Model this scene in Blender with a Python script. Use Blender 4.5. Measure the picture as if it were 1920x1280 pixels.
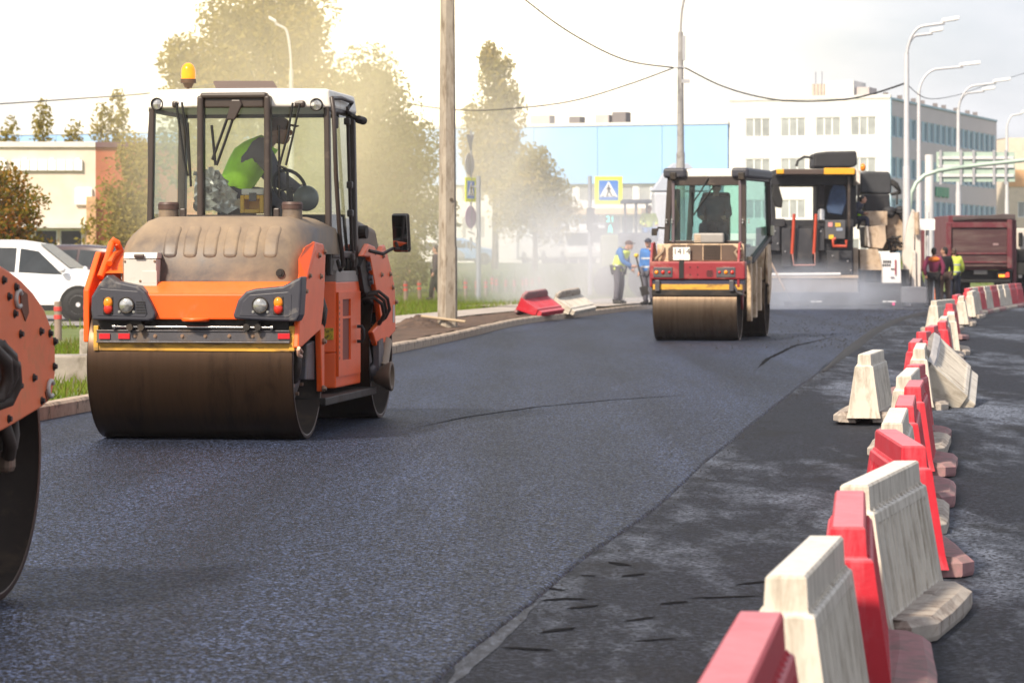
import bpy, math, random
from mathutils import Vector, Matrix, noise

for o in list(bpy.data.objects):
    bpy.data.objects.remove(o)
SC = bpy.context.scene
COL = SC.collection
RAD = math.radians

# ------------------------------------------------------------------ camera, sky, sun, exposure
F, EYE, HOR, CX = 5800.0, 1.43, 488.0, 960.0      # focal length in px of a 1920 px wide frame, eye height, horizon row
cam_d = bpy.data.cameras.new('camera')
cam = bpy.data.objects.new('camera', cam_d)
COL.objects.link(cam)
cam.location = (0, 0, EYE)
cam.rotation_euler = (RAD(90), 0, 0)
cam_d.sensor_width = 36.0
cam_d.lens = F / 1920.0 * 36.0
cam_d.shift_y = -(640.0 - HOR) / 1920.0
cam_d.clip_start = 0.5
cam_d.clip_end = 6000
cam_d.dof.use_dof = True
cam_d.dof.focus_distance = 20.0
cam_d.dof.aperture_fstop = 7.5
SC.camera = cam

SUN_ELEV, SUN_AZ = 42.0, -145.0                       # degrees; azimuth from +Y, positive to the right
world = bpy.data.worlds.new('World')
SC.world = world
world.use_nodes = True
wn, wl = world.node_tree.nodes, world.node_tree.links
wn.clear()
w_out = wn.new('ShaderNodeOutputWorld')
w_bg = wn.new('ShaderNodeBackground')
w_sky = wn.new('ShaderNodeTexSky')
w_sky.sky_type = 'NISHITA'
w_sky.sun_disc = False
w_sky.sun_elevation = RAD(SUN_ELEV)
w_sky.sun_rotation = RAD(SUN_AZ)
w_sky.altitude = 50
w_sky.air_density = 1.0
w_sky.dust_density = 3.0
w_sky.ozone_density = 1.0
w_bg.inputs['Strength'].default_value = 0.10


def w_math(op, a, b=None, c=None):
    n = wn.new('ShaderNodeMath')
    n.operation = op
    for i, v in enumerate((a, b, c)):
        if v is None:
            continue
        if isinstance(v, (int, float)):
            n.inputs[i].default_value = v
        else:
            wl.new(v, n.inputs[i])
    return n.outputs[0]


def w_mix(fac, a, b):
    n = wn.new('ShaderNodeMix')
    n.data_type = 'RGBA'
    for i, v in ((0, fac), (6, a), (7, b)):
        if isinstance(v, tuple):
            n.inputs[i].default_value = (*v, 1)
        elif isinstance(v, (int, float)):
            n.inputs[i].default_value = v
        else:
            wl.new(v, n.inputs[i])
    return n.outputs[2]


# thin bright cloud over most of the dome, thinnest and warmest where it glows behind the tall tree
w_tc = wn.new('ShaderNodeTexCoord')
w_map = wn.new('ShaderNodeMapping')
w_map.inputs['Scale'].default_value = (1, 1, 3.0)
wl.new(w_tc.outputs['Generated'], w_map.inputs[0])
w_no = wn.new('ShaderNodeTexNoise')
w_no.inputs['Scale'].default_value = 11.0
w_no.inputs['Detail'].default_value = 6
w_no.inputs['Roughness'].default_value = 0.55
wl.new(w_map.outputs[0], w_no.inputs['Vector'])
w_cov = w_math('MULTIPLY_ADD', w_no.outputs[0], 0.7, 0.46)
w_cov.node.use_clamp = True
w_dot = wn.new('ShaderNodeVectorMath')
w_dot.operation = 'DOT_PRODUCT'
wl.new(w_tc.outputs['Generated'], w_dot.inputs[0])
_g = Vector((math.sin(RAD(-2.3)) * math.cos(RAD(4.0)), math.cos(RAD(-2.3)) * math.cos(RAD(4.0)), math.sin(RAD(4.0))))
w_dot.inputs[1].default_value = _g
w_glow = w_math('POWER', w_math('MAXIMUM', w_dot.outputs['Value'], 0.0), 230.0)
CLOUD = 3.9                                           # brightness of the cloud before the Background's strength
w_cl = w_mix(w_glow, w_mix(w_no.outputs[0], (0.58 * CLOUD, 0.61 * CLOUD, 0.73 * CLOUD), (1.28 * CLOUD, 1.28 * CLOUD, 1.32 * CLOUD)), (5.0 * CLOUD, 4.2 * CLOUD, 2.9 * CLOUD))
wl.new(w_mix(w_cov, w_sky.outputs[0], w_cl), w_bg.inputs[0])
wl.new(w_bg.outputs[0], w_out.inputs[0])

sun_d = bpy.data.lights.new('sun', 'SUN')
sun_d.energy = 3.0
sun_d.angle = RAD(6.0)
sun_d.color = (1.0, 0.87, 0.70)
sun = bpy.data.objects.new('sun', sun_d)
COL.objects.link(sun)
_sd = Vector((math.sin(RAD(SUN_AZ)) * math.cos(RAD(SUN_ELEV)), math.cos(RAD(SUN_AZ)) * math.cos(RAD(SUN_ELEV)), math.sin(RAD(SUN_ELEV))))
sun.rotation_euler = _sd.to_track_quat('Z', 'Y').to_euler()

vs = SC.view_settings
vs.view_transform = 'Standard'
vs.look = 'None'
vs.gamma = 1.0
vs.use_curve_mapping = False
vs.exposure = 1.2
SC.render.engine = 'CYCLES'
SC.cycles.use_denoising = True
SC.cycles.max_bounces = 8
SC.cycles.transparent_max_bounces = 16
SC.cycles.volume_bounces = 4
SC.cycles.sample_clamp_indirect = 6
SC.cycles.volume_step_rate = 2.0

# ------------------------------------------------------------------ helpers
rnd = random.Random(11)


def V(*a):
    return Vector(a)


def gp(px, py, z=0.0):
    """the ground point (at height z) that the photograph shows at this pixel"""
    Y = F * (EYE - z) / (py - HOR)
    return Vector(((px - CX) * Y / F, Y, z))


def pp(px, py, Y):
    """the point at depth Y that the photograph shows at this pixel"""
    return Vector(((px - CX) * Y / F, Y, EYE - (py - HOR) * Y / F))


def hide(*a):
    pass


class MB:
    """collects shapes and links them as one mesh object"""

    def __init__(self):
        self.v, self.f, self.mi = [], [], []
        self.m = 0
        self.sm = []
        self.smooth = False

    def add(self, vs, fs):
        n = len(self.v)
        self.v.extend([tuple(p) for p in vs])
        for q in fs:
            self.f.append(tuple(i + n for i in q))
            self.mi.append(self.m)
            self.sm.append(self.smooth)
        return self

    def poly(self, pts):
        return self.add(pts, [tuple(range(len(pts)))])

    def box(self, c, s, rz=0.0, rx=0.0, ry=0.0, top=(1, 1)):
        hx, hy, hz = s[0] / 2, s[1] / 2, s[2] / 2
        M = Matrix.Rotation(rz, 3, 'Z') @ Matrix.Rotation(ry, 3, 'Y') @ Matrix.Rotation(rx, 3, 'X')
        c = Vector(c)
        P = []
        for z, t in ((-hz, (1, 1)), (hz, top)):
            for x, y in ((-hx, -hy), (hx, -hy), (hx, hy), (-hx, hy)):
                P.append(c + M @ Vector((x * t[0], y * t[1], z)))
        return self.add(P, [(3, 2, 1, 0), (4, 5, 6, 7), (0, 1, 5, 4), (1, 2, 6, 5), (2, 3, 7, 6), (3, 0, 4, 7)])

    def bx(self, x0, x1, y0, y1, z0, z1):
        return self.box(((x0 + x1) / 2, (y0 + y1) / 2, (z0 + z1) / 2), (abs(x1 - x0), abs(y1 - y0), abs(z1 - z0)))

    def prism(self, pts, d):
        """a flat outline pts (3-D) pushed along the vector d"""
        d = Vector(d)
        A = [Vector(p) for p in pts]
        n = len(A)
        nrm = Vector((0, 0, 0))
        for i in range(n):
            nrm += A[i].cross(A[(i + 1) % n])
        B = [p + d for p in A]
        if nrm.dot(d) > 0:
            A, B = B, A
            # A is now the far cap; keep winding outward
        fs = [tuple(range(n)), tuple(range(2 * n - 1, n - 1, -1))]
        for i in range(n):
            j = (i + 1) % n
            fs.append((j, i, n + i, n + j))
        return self.add(A + B, fs)

    def cyl(self, p0, p1, r0, r1=None, n=12, cap=True):
        p0, p1 = Vector(p0), Vector(p1)
        r1 = r0 if r1 is None else r1
        ax = (p1 - p0)
        if ax.length < 1e-9:
            return self
        q = ax.normalized().to_track_quat('Z', 'Y').to_matrix()
        P = []
        for p, r in ((p0, r0), (p1, r1)):
            for i in range(n):
                a = 2 * math.pi * i / n
                P.append(p + q @ Vector((r * math.cos(a), r * math.sin(a), 0)))
        s0 = self.smooth
        self.smooth = True
        self.add(P, [(i, (i + 1) % n, n + (i + 1) % n, n + i) for i in range(n)])
        self.smooth = s0
        if cap:
            self.add(P[:n], [tuple(range(n - 1, -1, -1))])
            self.add(P[n:], [tuple(range(n))])
        return self

    def tube(self, pts, r, n=8):
        """a bent pipe through pts; r a number or one radius per point"""
        pts = [Vector(p) for p in pts]
        k = len(pts)
        rs = r if isinstance(r, (list, tuple)) else [r] * k
        P = []
        up = None
        for i in range(k):
            t = (pts[min(i + 1, k - 1)] - pts[max(i - 1, 0)]).normalized()
            if up is None:
                up = Vector((0, 0, 1)) if abs(t.z) < 0.9 else Vector((1, 0, 0))
            a = t.cross(up)
            if a.length < 1e-6:
                a = t.orthogonal()
            a.normalize()
            b = a.cross(t)
            up = b
            for j in range(n):
                w = 2 * math.pi * j / n
                P.append(pts[i] + rs[i] * (math.cos(w) * a + math.sin(w) * b))
        s0 = self.smooth
        self.smooth = True
        fs = []
        for i in range(k - 1):
            for j in range(n):
                fs.append((i * n + j, i * n + (j + 1) % n, (i + 1) * n + (j + 1) % n, (i + 1) * n + j))
        self.add(P, fs)
        self.smooth = s0
        self.add(P[:n], [tuple(range(n - 1, -1, -1))])
        self.add(P[-n:], [tuple(range(n))])
        return self

    def lathe(self, prof, c, axis='x', n=24, a0=0.0, a1=2 * math.pi):
        """prof: (along, radius) pairs turned about an axis through c"""
        c = Vector(c)
        full = abs(a1 - a0 - 2 * math.pi) < 1e-6
        cols = n if full else n + 1
        P = []
        for t, r in prof:
            for i in range(cols):
                a = a0 + (a1 - a0) * i / n
                u, w = r * math.cos(a), r * math.sin(a)
                if axis == 'x':
                    P.append(c + Vector((t, u, w)))
                elif axis == 'y':
                    P.append(c + Vector((w, t, u)))
                else:
                    P.append(c + Vector((u, w, t)))
        fs = []
        for k in range(len(prof) - 1):
            for i in range(n):
                j = (i + 1) % cols
                fs.append((k * cols + i, (k + 1) * cols + i, (k + 1) * cols + j, k * cols + j))
        return self.add(P, fs)

    def ball(self, c, r, n=10, m=7):
        c = Vector(c)
        if not isinstance(r, (tuple, list)):
            r = (r, r, r)
        P = [c + Vector((0, 0, r[2]))]
        for i in range(1, m):
            t = math.pi * i / m
            for j in range(n):
                a = 2 * math.pi * j / n
                P.append(c + Vector((r[0] * math.sin(t) * math.cos(a), r[1] * math.sin(t) * math.sin(a), r[2] * math.cos(t))))
        P.append(c - Vector((0, 0, r[2])))
        fs = []
        for j in range(n):
            fs.append((0, 1 + j, 1 + (j + 1) % n))
            for i in range(m - 2):
                a, b = 1 + i * n + j, 1 + i * n + (j + 1) % n
                fs.append((a, a + n, b + n, b))
            l = 1 + (m - 2) * n
            fs.append((len(P) - 1, l + (j + 1) % n, l + j))
        s0 = self.smooth
        self.smooth = True
        self.add(P, fs)
        self.smooth = s0
        return self

    def grid(self, rows):
        """rows of points, all the same length, joined as a sheet"""
        w = len(rows[0])
        P = [p for r in rows for p in r]
        fs = []
        for i in range(len(rows) - 1):
            for j in range(w - 1):
                fs.append((i * w + j, i * w + j + 1, (i + 1) * w + j + 1, (i + 1) * w + j))
        return self.add(P, fs)

    def mesh(self, name):
        me = bpy.data.meshes.new(name)
        me.from_pydata(self.v, [], self.f)
        me.polygons.foreach_set('material_index', self.mi)
        me.polygons.foreach_set('use_smooth', self.sm)
        me.update()
        return me

    def build(self, name, mats, parent=None, bevel=0.0, seg=2, smooth=False, subsurf=0, label=None, solid=0.0, kind=None, autosmooth=False):
        me = self.mesh(name)
        if not isinstance(mats, (list, tuple)):
            mats = [mats]
        for m in mats:
            me.materials.append(m)
        if smooth:
            me.polygons.foreach_set('use_smooth', [True] * len(me.polygons))
        o = bpy.data.objects.new(name, me)
        COL.objects.link(o)
        if parent is not None:
            o.parent = parent
        if solid:
            s = o.modifiers.new('solid', 'SOLIDIFY')
            s.thickness = solid
            s.offset = 0
        if subsurf:
            s = o.modifiers.new('sub', 'SUBSURF')
            s.levels = s.render_levels = subsurf
        if bevel:
            b = o.modifiers.new('bevel', 'BEVEL')
            b.width = bevel
            b.segments = seg
            b.limit_method = 'ANGLE'
            b.angle_limit = RAD(35)
            b.harden_normals = False
        if label:
            o['label'] = label
        if kind:
            o['kind'] = kind
        return o


def tag(o, label, cat, group=None):
    o['label'] = label
    o['category'] = cat
    if group:
        o['group'] = group
    return o


def thing(name, label, cat, loc=(0, 0, 0), rz=0.0, group=None):
    o = bpy.data.objects.new(name, None)
    COL.objects.link(o)
    o.location = loc
    o.rotation_euler = (0, 0, rz)
    return tag(o, label, cat, group)


def struct(o):
    o['kind'] = 'structure'
    return o


KIDS = {}


def copy_tree(o, parent=None):
    c = o.copy()
    COL.objects.link(c)
    if parent is not None:
        c.parent = parent
    for ch in [x for x in bpy.data.objects if x.parent == o]:
        copy_tree(ch, c)
    return c


def text(name, body, size, mat, parent, loc, rot=(RAD(90), 0, 0), align='CENTER', ext=0.002, shear=0.0):
    cu = bpy.data.curves.new(name, 'FONT')
    cu.body = body
    cu.size = size
    cu.extrude = ext
    cu.align_x = align
    cu.align_y = 'CENTER'
    cu.shear = shear
    cu.materials.append(mat)
    f = bpy.data.objects.new(name, cu)
    COL.objects.link(f)
    me = bpy.data.meshes.new_from_object(f.evaluated_get(bpy.context.evaluated_depsgraph_get()))
    bpy.data.objects.remove(f)
    me.materials.clear()
    me.materials.append(mat)
    o = bpy.data.objects.new(name, me)
    COL.objects.link(o)
    o.parent = parent
    o.location = loc
    o.rotation_euler = rot
    return o


# ------------------------------------------------------------------ materials
MATS = {}


def nodes_of(name):
    m = bpy.data.materials.new(name)
    m.use_nodes = True
    nt = m.node_tree
    b = nt.nodes['Principled BSDF']
    return m, nt, b


def ramp(nt, src, stops):
    r = nt.nodes.new('ShaderNodeValToRGB')
    el = r.color_ramp.elements
    while len(el) < len(stops):
        el.new(0.5)
    for e, (p, c) in zip(el, stops):
        e.position = p
        e.color = (c, c, c, 1) if isinstance(c, (int, float)) else (*c, 1)
    nt.links.new(src, r.inputs[0])
    return r.outputs[0]


def tex_noise(nt, co, scale, detail=4, rough=0.6, dist=0.0):
    n = nt.nodes.new('ShaderNodeTexNoise')
    n.inputs['Scale'].default_value = scale
    n.inputs['Detail'].default_value = detail
    n.inputs['Roughness'].default_value = rough
    n.inputs['Distortion'].default_value = dist
    nt.links.new(co, n.inputs['Vector'])
    return n.outputs[0]


def mixc(nt, fac, a, b, mode='MIX'):
    m = nt.nodes.new('ShaderNodeMix')
    m.data_type = 'RGBA'
    m.blend_type = mode
    for s, val in ((0, fac), (6, a), (7, b)):
        if isinstance(val, (int, float)):
            m.inputs[s].default_value = val
        elif isinstance(val, tuple):
            m.inputs[s].default_value = (*val, 1)
        else:
            nt.links.new(val, m.inputs[s])
    return m.outputs[2]


def mapped(nt, scale=(1, 1, 1), kind='Object'):
    t = nt.nodes.new('ShaderNodeTexCoord')
    mp = nt.nodes.new('ShaderNodeMapping')
    mp.inputs['Scale'].default_value = scale
    nt.links.new(t.outputs[kind], mp.inputs[0])
    return mp.outputs[0]


def mat(name, col, rough=0.5, metal=0.0, var=0.12, vscale=2.5, dirt=None, damt=0.0, dscale=3.0, dstretch=(1, 1, 1), bump=0.0, bscale=60, coat=0.0, emit=0.0, top=None, tamt=0.7, spec=None, dsharp=0.18):
    """a worn surface: base colour that varies a little, dirt patches, dust on what faces up, fine relief"""
    if name in MATS:
        return MATS[name]
    m, nt, b = nodes_of(name)
    co = mapped(nt)
    n1 = tex_noise(nt, co, vscale, 5, 0.65)
    f1 = ramp(nt, n1, [(0.3, 1 - var), (0.7, 1 + var * 0.6)])
    c = mixc(nt, 1.0, tuple(col), f1, 'MULTIPLY')
    if dirt is not None and damt > 0:
        cd = mapped(nt, dstretch)
        n2 = tex_noise(nt, cd, dscale, 8, 0.7, 0.4)
        lo = 0.66 - 0.42 * damt
        f2 = ramp(nt, n2, [(max(lo, 0.02), 0.0), (min(lo + dsharp, 0.98), 1.0)])
        c = mixc(nt, f2, c, tuple(dirt))
        rr = ramp(nt, f2, [(0, rough), (1, min(1.0, rough + 0.3))])
        nt.links.new(rr, b.inputs['Roughness'])
    else:
        b.inputs['Roughness'].default_value = rough
    if top is not None:
        g = nt.nodes.new('ShaderNodeNewGeometry')
        sx = nt.nodes.new('ShaderNodeSeparateXYZ')
        nt.links.new(g.outputs['Normal'], sx.inputs[0])
        n3 = tex_noise(nt, mapped(nt), 6.0, 6, 0.7)
        ma = nt.nodes.new('ShaderNodeMath')
        ma.operation = 'MULTIPLY_ADD'
        ma.inputs[1].default_value = 0.25
        nt.links.new(n3, ma.inputs[0])
        hz = nt.nodes.new('ShaderNodeMath')
        hz.operation = 'MULTIPLY'
        hz.inputs[1].default_value = 0.6
        nt.links.new(sx.outputs[2], hz.inputs[0])
        nt.links.new(hz.outputs[0], ma.inputs[2])
        f3 = ramp(nt, ma.outputs[0], [(0.5, 0.0), (0.78, tamt)])
        c = mixc(nt, f3, c, tuple(top))
    nt.links.new(c, b.inputs['Base Color'])
    b.inputs['Metallic'].default_value = metal
    if coat:
        b.inputs['Coat Weight'].default_value = coat
        b.inputs['Coat Roughness'].default_value = 0.12
    if spec is not None:
        b.inputs['Specular IOR Level'].default_value = spec
    if bump > 0:
        n4 = tex_noise(nt, co, bscale, 3, 0.6)
        bp = nt.nodes.new('ShaderNodeBump')
        bp.inputs['Strength'].default_value = bump
        bp.inputs['Distance'].default_value = 0.01
        nt.links.new(n4, bp.inputs['Height'])
        nt.links.new(bp.outputs[0], b.inputs['Normal'])
    if emit:
        b.inputs['Emission Color'].default_value = (*col, 1)
        b.inputs['Emission Strength'].default_value = emit
    MATS[name] = m
    return m


def glass(name, tint=(0.8, 0.9, 0.88), refl=1.0, rough=0.02, dust=0.0):
    """a thin pane: it lets light straight through, mirrors at grazing angles and carries a film of dust"""
    if name in MATS:
        return MATS[name]
    m = bpy.data.materials.new(name)
    m.use_nodes = True
    nt = m.node_tree
    nt.nodes.clear()
    out = nt.nodes.new('ShaderNodeOutputMaterial')
    tr = nt.nodes.new('ShaderNodeBsdfTransparent')
    tr.inputs[0].default_value = (*tint, 1)
    gl = nt.nodes.new('ShaderNodeBsdfGlossy')
    gl.inputs['Roughness'].default_value = rough
    fr = nt.nodes.new('ShaderNodeFresnel')
    fr.inputs[0].default_value = 1.5
    mu = nt.nodes.new('ShaderNodeMath')
    mu.operation = 'MULTIPLY'
    mu.inputs[1].default_value = refl
    nt.links.new(fr.outputs[0], mu.inputs[0])
    mx = nt.nodes.new('ShaderNodeMixShader')
    nt.links.new(mu.outputs[0], mx.inputs[0])
    nt.links.new(tr.outputs[0], mx.inputs[1])
    nt.links.new(gl.outputs[0], mx.inputs[2])
    last = mx.outputs[0]
    if dust:
        df = nt.nodes.new('ShaderNodeBsdfDiffuse')
        df.inputs[0].default_value = (0.42, 0.4, 0.36, 1)
        n = tex_noise(nt, mapped(nt), 3.0, 6, 0.7)
        fd = ramp(nt, n, [(0.35, 0.0), (0.8, dust)])
        m2 = nt.nodes.new('ShaderNodeMixShader')
        nt.links.new(fd, m2.inputs[0])
        nt.links.new(last, m2.inputs[1])
        nt.links.new(df.outputs[0], m2.inputs[2])
        last = m2.outputs[0]
    nt.links.new(last, out.inputs[0])
    MATS[name] = m
    return m


def leafmat(name, c1, c2, trans=0.45, scale=0.6):
    if name in MATS:
        return MATS[name]
    m = bpy.data.materials.new(name)
    m.use_nodes = True
    nt = m.node_tree
    nt.nodes.clear()
    out = nt.nodes.new('ShaderNodeOutputMaterial')
    co = mapped(nt)
    n = tex_noise(nt, co, scale, 6, 0.75)
    f = ramp(nt, n, [(0.38, 0.0), (0.62, 1.0)])
    c = mixc(nt, f, tuple(c1), tuple(c2))
    df = nt.nodes.new('ShaderNodeBsdfDiffuse')
    tl = nt.nodes.new('ShaderNodeBsdfTranslucent')
    c2n = mixc(nt, 1.0, c, (1.5, 1.35, 0.6), 'MULTIPLY')
    nt.links.new(c, df.inputs[0])
    nt.links.new(c2n, tl.inputs[0])
    mx = nt.nodes.new('ShaderNodeMixShader')
    mx.inputs[0].default_value = trans
    nt.links.new(df.outputs[0], mx.inputs[1])
    nt.links.new(tl.outputs[0], mx.inputs[2])
    nt.links.new(mx.outputs[0], out.inputs[0])
    MATS[name] = m
    return m


DUST = (0.30, 0.25, 0.19)
SOOT = (0.03, 0.028, 0.026)
# ------------------------------------------------------------------ road, kerb, verge
def smooth(a, b, x):
    t = min(1.0, max(0.0, (x - a) / (b - a)))
    return t * t * (3 - 2 * t)


def curve(pts):
    """x as a smooth function of y through the points (x, y)"""
    def f(y):
        if y <= pts[0][1]:
            a, b = pts[0], pts[1]
        elif y >= pts[-1][1]:
            a, b = pts[-2], pts[-1]
        else:
            for i in range(len(pts) - 1):
                if pts[i][1] <= y <= pts[i + 1][1]:
                    break
            a, b = pts[i], pts[i + 1]
            p, q = pts[max(i - 1, 0)], pts[min(i + 2, len(pts) - 1)]
            h = b[1] - a[1]
            m0 = (b[0] - p[0]) / (b[1] - p[1])
            m1 = (q[0] - a[0]) / (q[1] - a[1])
            t = (y - a[1]) / h
            return ((2 * t**3 - 3 * t**2 + 1) * a[0] + (t**3 - 2 * t**2 + t) * h * m0
                    + (-2 * t**3 + 3 * t**2) * b[0] + (t**3 - t**2) * h * m1)
        return a[0] + (b[0] - a[0]) * (y - a[1]) / (b[1] - a[1])
    return f


KERB = curve([(-7.6, 0), (-5.9, 14), (-4.8, 22), (-4.2, 27.7), (-3.0, 38), (-1.85, 47.2), (-1.0, 55.3), (0.25, 69), (1.7, 78), (4.07, 91), (8.2, 106), (14.2, 122), (24, 142), (50, 185), (110, 270), (300, 520)])
JOINT = curve([(-1.15, 3), (-0.26, 10.74), (0.30, 14.6), (0.86, 18.35), (2.0, 26.6), (4.1, 41), (5.35, 49.7), (7.65, 65), (10.3, 80), (13.6, 94)])
LOW = -0.016                                          # the old surface lies this much under the fresh mat


def verge_z(t, y):
    return 0.135 + 1.12 * smooth(95, 185, y) * smooth(3, 16, t)


def fresh_asphalt():
    m, nt, b = nodes_of('fresh_asphalt')
    co = mapped(nt, (1, 1, 1))
    vo = nt.nodes.new('ShaderNodeTexVoronoi')
    vo.inputs['Scale'].default_value = 80
    nt.links.new(co, vo.inputs['Vector'])
    sep = nt.nodes.new('ShaderNodeSeparateColor')
    nt.links.new(vo.outputs['Color'], sep.inputs[0])
    g = ramp(nt, sep.outputs[0], [(0.0, 0.06), (0.5, 0.3), (0.66, 1.2), (0.8, 4.5), (1.0, 15.0)])  # dark and pale grains, their sparkle put into the colour as well
    n = tex_noise(nt, mapped(nt, (1, 0.13, 1)), 0.75, 5, 0.62, 0.3)
    pt = ramp(nt, n, [(0.32, 0.55), (0.5, 0.95), (0.68, 1.4)])
    c = mixc(nt, 1.0, (0.0058, 0.0080, 0.0155), g, 'MULTIPLY')
    c = mixc(nt, 1.0, c, pt, 'MULTIPLY')
    mpr = nt.nodes.new('ShaderNodeMapping')               # passes of the roller: long faint lanes along the road
    mpr.inputs['Rotation'].default_value = (0, 0, RAD(9))
    mpr.inputs['Scale'].default_value = (1.1, 0.022, 1)
    tcr = nt.nodes.new('ShaderNodeTexCoord')
    nt.links.new(tcr.outputs['Object'], mpr.inputs[0])
    ln_ = ramp(nt, tex_noise(nt, mpr.outputs[0], 1.0, 3, 0.5), [(0.38, 0.72), (0.62, 1.3)])
    c = mixc(nt, 1.0, c, ln_, 'MULTIPLY')
    nt.links.new(c, b.inputs['Base Color'])
    rr = ramp(nt, sep.outputs[1], [(0, 0.42), (1, 0.75)])
    nt.links.new(rr, b.inputs['Roughness'])
    b.inputs['Specular IOR Level'].default_value = 0.27
    n2 = tex_noise(nt, co, 55, 4, 0.75)
    ad = nt.nodes.new('ShaderNodeMath')
    ad.operation = 'ADD'
    nt.links.new(vo.outputs['Distance'], ad.inputs[0])
    nt.links.new(n2, ad.inputs[1])
    bp = nt.nodes.new('ShaderNodeBump')
    bp.inputs['Strength'].default_value = 0.9
    bp.inputs['Distance'].default_value = 0.006
    nt.links.new(ad.outputs[0], bp.inputs['Height'])
    nt.links.new(bp.outputs[0], b.inputs['Normal'])
    return m


def old_asphalt():
    m, nt, b = nodes_of('old_asphalt')
    co = mapped(nt)
    vo = nt.nodes.new('ShaderNodeTexVoronoi')
    vo.inputs['Scale'].default_value = 60
    nt.links.new(co, vo.inputs['Vector'])
    sep = nt.nodes.new('ShaderNodeSeparateColor')
    nt.links.new(vo.outputs['Color'], sep.inputs[0])
    g = ramp(nt, sep.outputs[0], [(0.0, 0.25), (0.6, 0.8), (1.0, 3.2)])
    c = mixc(nt, 1.0, (0.010, 0.0115, 0.017), g, 'MULTIPLY')
    # pale dried slurry dragged across the strip, near-black bitumen stains between
    st = tex_noise(nt, mapped(nt, (0.9, 0.22, 1)), 2.6, 10, 0.72, 0.15)
    br = tex_noise(nt, mapped(nt, (0.6, 0.06, 1)), 0.8, 3, 0.5)
    ml = nt.nodes.new('ShaderNodeMath')
    ml.operation = 'MULTIPLY'
    nt.links.new(st, ml.inputs[0])
    nt.links.new(br, ml.inputs[1])
    f = ramp(nt, ml.outputs[0], [(0.235, 0.0), (0.36, 0.9)])
    gr = ramp(nt, sep.outputs[1], [(0.25, 0.0), (0.55, 1.0)])
    f = mixc(nt, 1.0, f, gr, 'MULTIPLY')
    c = mixc(nt, f, c, (0.17, 0.195, 0.25))
    n3 = tex_noise(nt, mapped(nt, (1, 0.5, 1)), 1.1, 7, 0.7, 0.3)
    f3 = ramp(nt, n3, [(0.54, 0.0), (0.62, 0.85)])
    c = mixc(nt, f3, c, (0.007, 0.007, 0.008))
    nt.links.new(c, b.inputs['Base Color'])
    b.inputs['Roughness'].default_value = 0.68
    b.inputs['Specular IOR Level'].default_value = 0.16
    n2 = tex_noise(nt, co, 45, 5, 0.8)
    bp = nt.nodes.new('ShaderNodeBump')
    bp.inputs['Strength'].default_value = 0.8
    bp.inputs['Distance'].default_value = 0.008
    nt.links.new(n2, bp.inputs['Height'])
    nt.links.new(bp.outputs[0], b.inputs['Normal'])
    return m


def ground_mat(name, c1, c2, scale=1.5, rough=0.9, bump=0.6, c3=None):
    m, nt, b = nodes_of(name)
    n = tex_noise(nt, mapped(nt), scale, 9, 0.75)
    f = ramp(nt, n, [(0.38, 0.0), (0.62, 1.0)])
    c = mixc(nt, f, tuple(c1), tuple(c2))
    if c3:
        n3 = tex_noise(nt, mapped(nt), scale * 0.17, 4, 0.6)
        f3 = ramp(nt, n3, [(0.45, 0.0), (0.65, 0.8)])
        c = mixc(nt, f3, c, tuple(c3))
    nt.links.new(c, b.inputs['Base Color'])
    b.inputs['Roughness'].default_value = rough
    n2 = tex_noise(nt, mapped(nt), 25, 6, 0.8)
    bp = nt.nodes.new('ShaderNodeBump')
    bp.inputs['Strength'].default_value = bump
    bp.inputs['Distance'].default_value = 0.03
    nt.links.new(n2, bp.inputs['Height'])
    nt.links.new(bp.outputs[0], b.inputs['Normal'])
    return m


M_FRESH, M_OLD = fresh_asphalt(), old_asphalt()
M_GROUND = ground_mat('bare_ground', (0.10, 0.085, 0.06), (0.16, 0.14, 0.10), 0.3)
M_GRASS_SOIL = ground_mat('turf', (0.08, 0.12, 0.02), (0.13, 0.17, 0.035), 1.2, c3=(0.16, 0.15, 0.06))
M_SOIL = ground_mat('dug_soil', (0.05, 0.027, 0.016), (0.15, 0.09, 0.055), 3.0, bump=1.0)
M_PATH = ground_mat('path_paving', (0.34, 0.29, 0.25), (0.42, 0.37, 0.32), 2.0, 0.8, 0.2, c3=(0.28, 0.24, 0.21))
M_KERB = mat('kerb_concrete', (0.42, 0.33, 0.25), 0.85, var=0.2, vscale=6, dirt=(0.13, 0.11, 0.09), damt=0.35, dscale=5, bump=0.35, bscale=40)
M_CONC = mat('pole_concrete', (0.36, 0.31, 0.25), 0.85, var=0.18, vscale=2.5, dirt=(0.17, 0.13, 0.09), damt=0.42, dscale=4, dstretch=(3, 3, 0.5), bump=0.3, bscale=30)
M_CONC_GREY = mat('grey_concrete', (0.33, 0.32, 0.32), 0.85, var=0.15, vscale=3, dirt=(0.2, 0.19, 0.18), damt=0.4, dscale=3, bump=0.2)

g = MB()
g.add([(-2500, -200, -0.08), (2500, -200, -0.08), (2500, 4000, -0.08), (-2500, 4000, -0.08)], [(0, 1, 2, 3)])
struct(g.build('ground', M_GROUND))

ys = [0 + 1.0 * i for i in range(0, 150)] + [150 + 8 * i for i in range(0, 47)]
o = MB()
rows = []
for y in ys:
    x0 = KERB(y)
    w = 26 + max(0, y - 110) * 0.5
    rows.append([Vector((x0 + w * k / 8, y, LOW)) for k in range(9)])
o.grid(rows)
struct(o.build('old_road', M_OLD))

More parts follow.
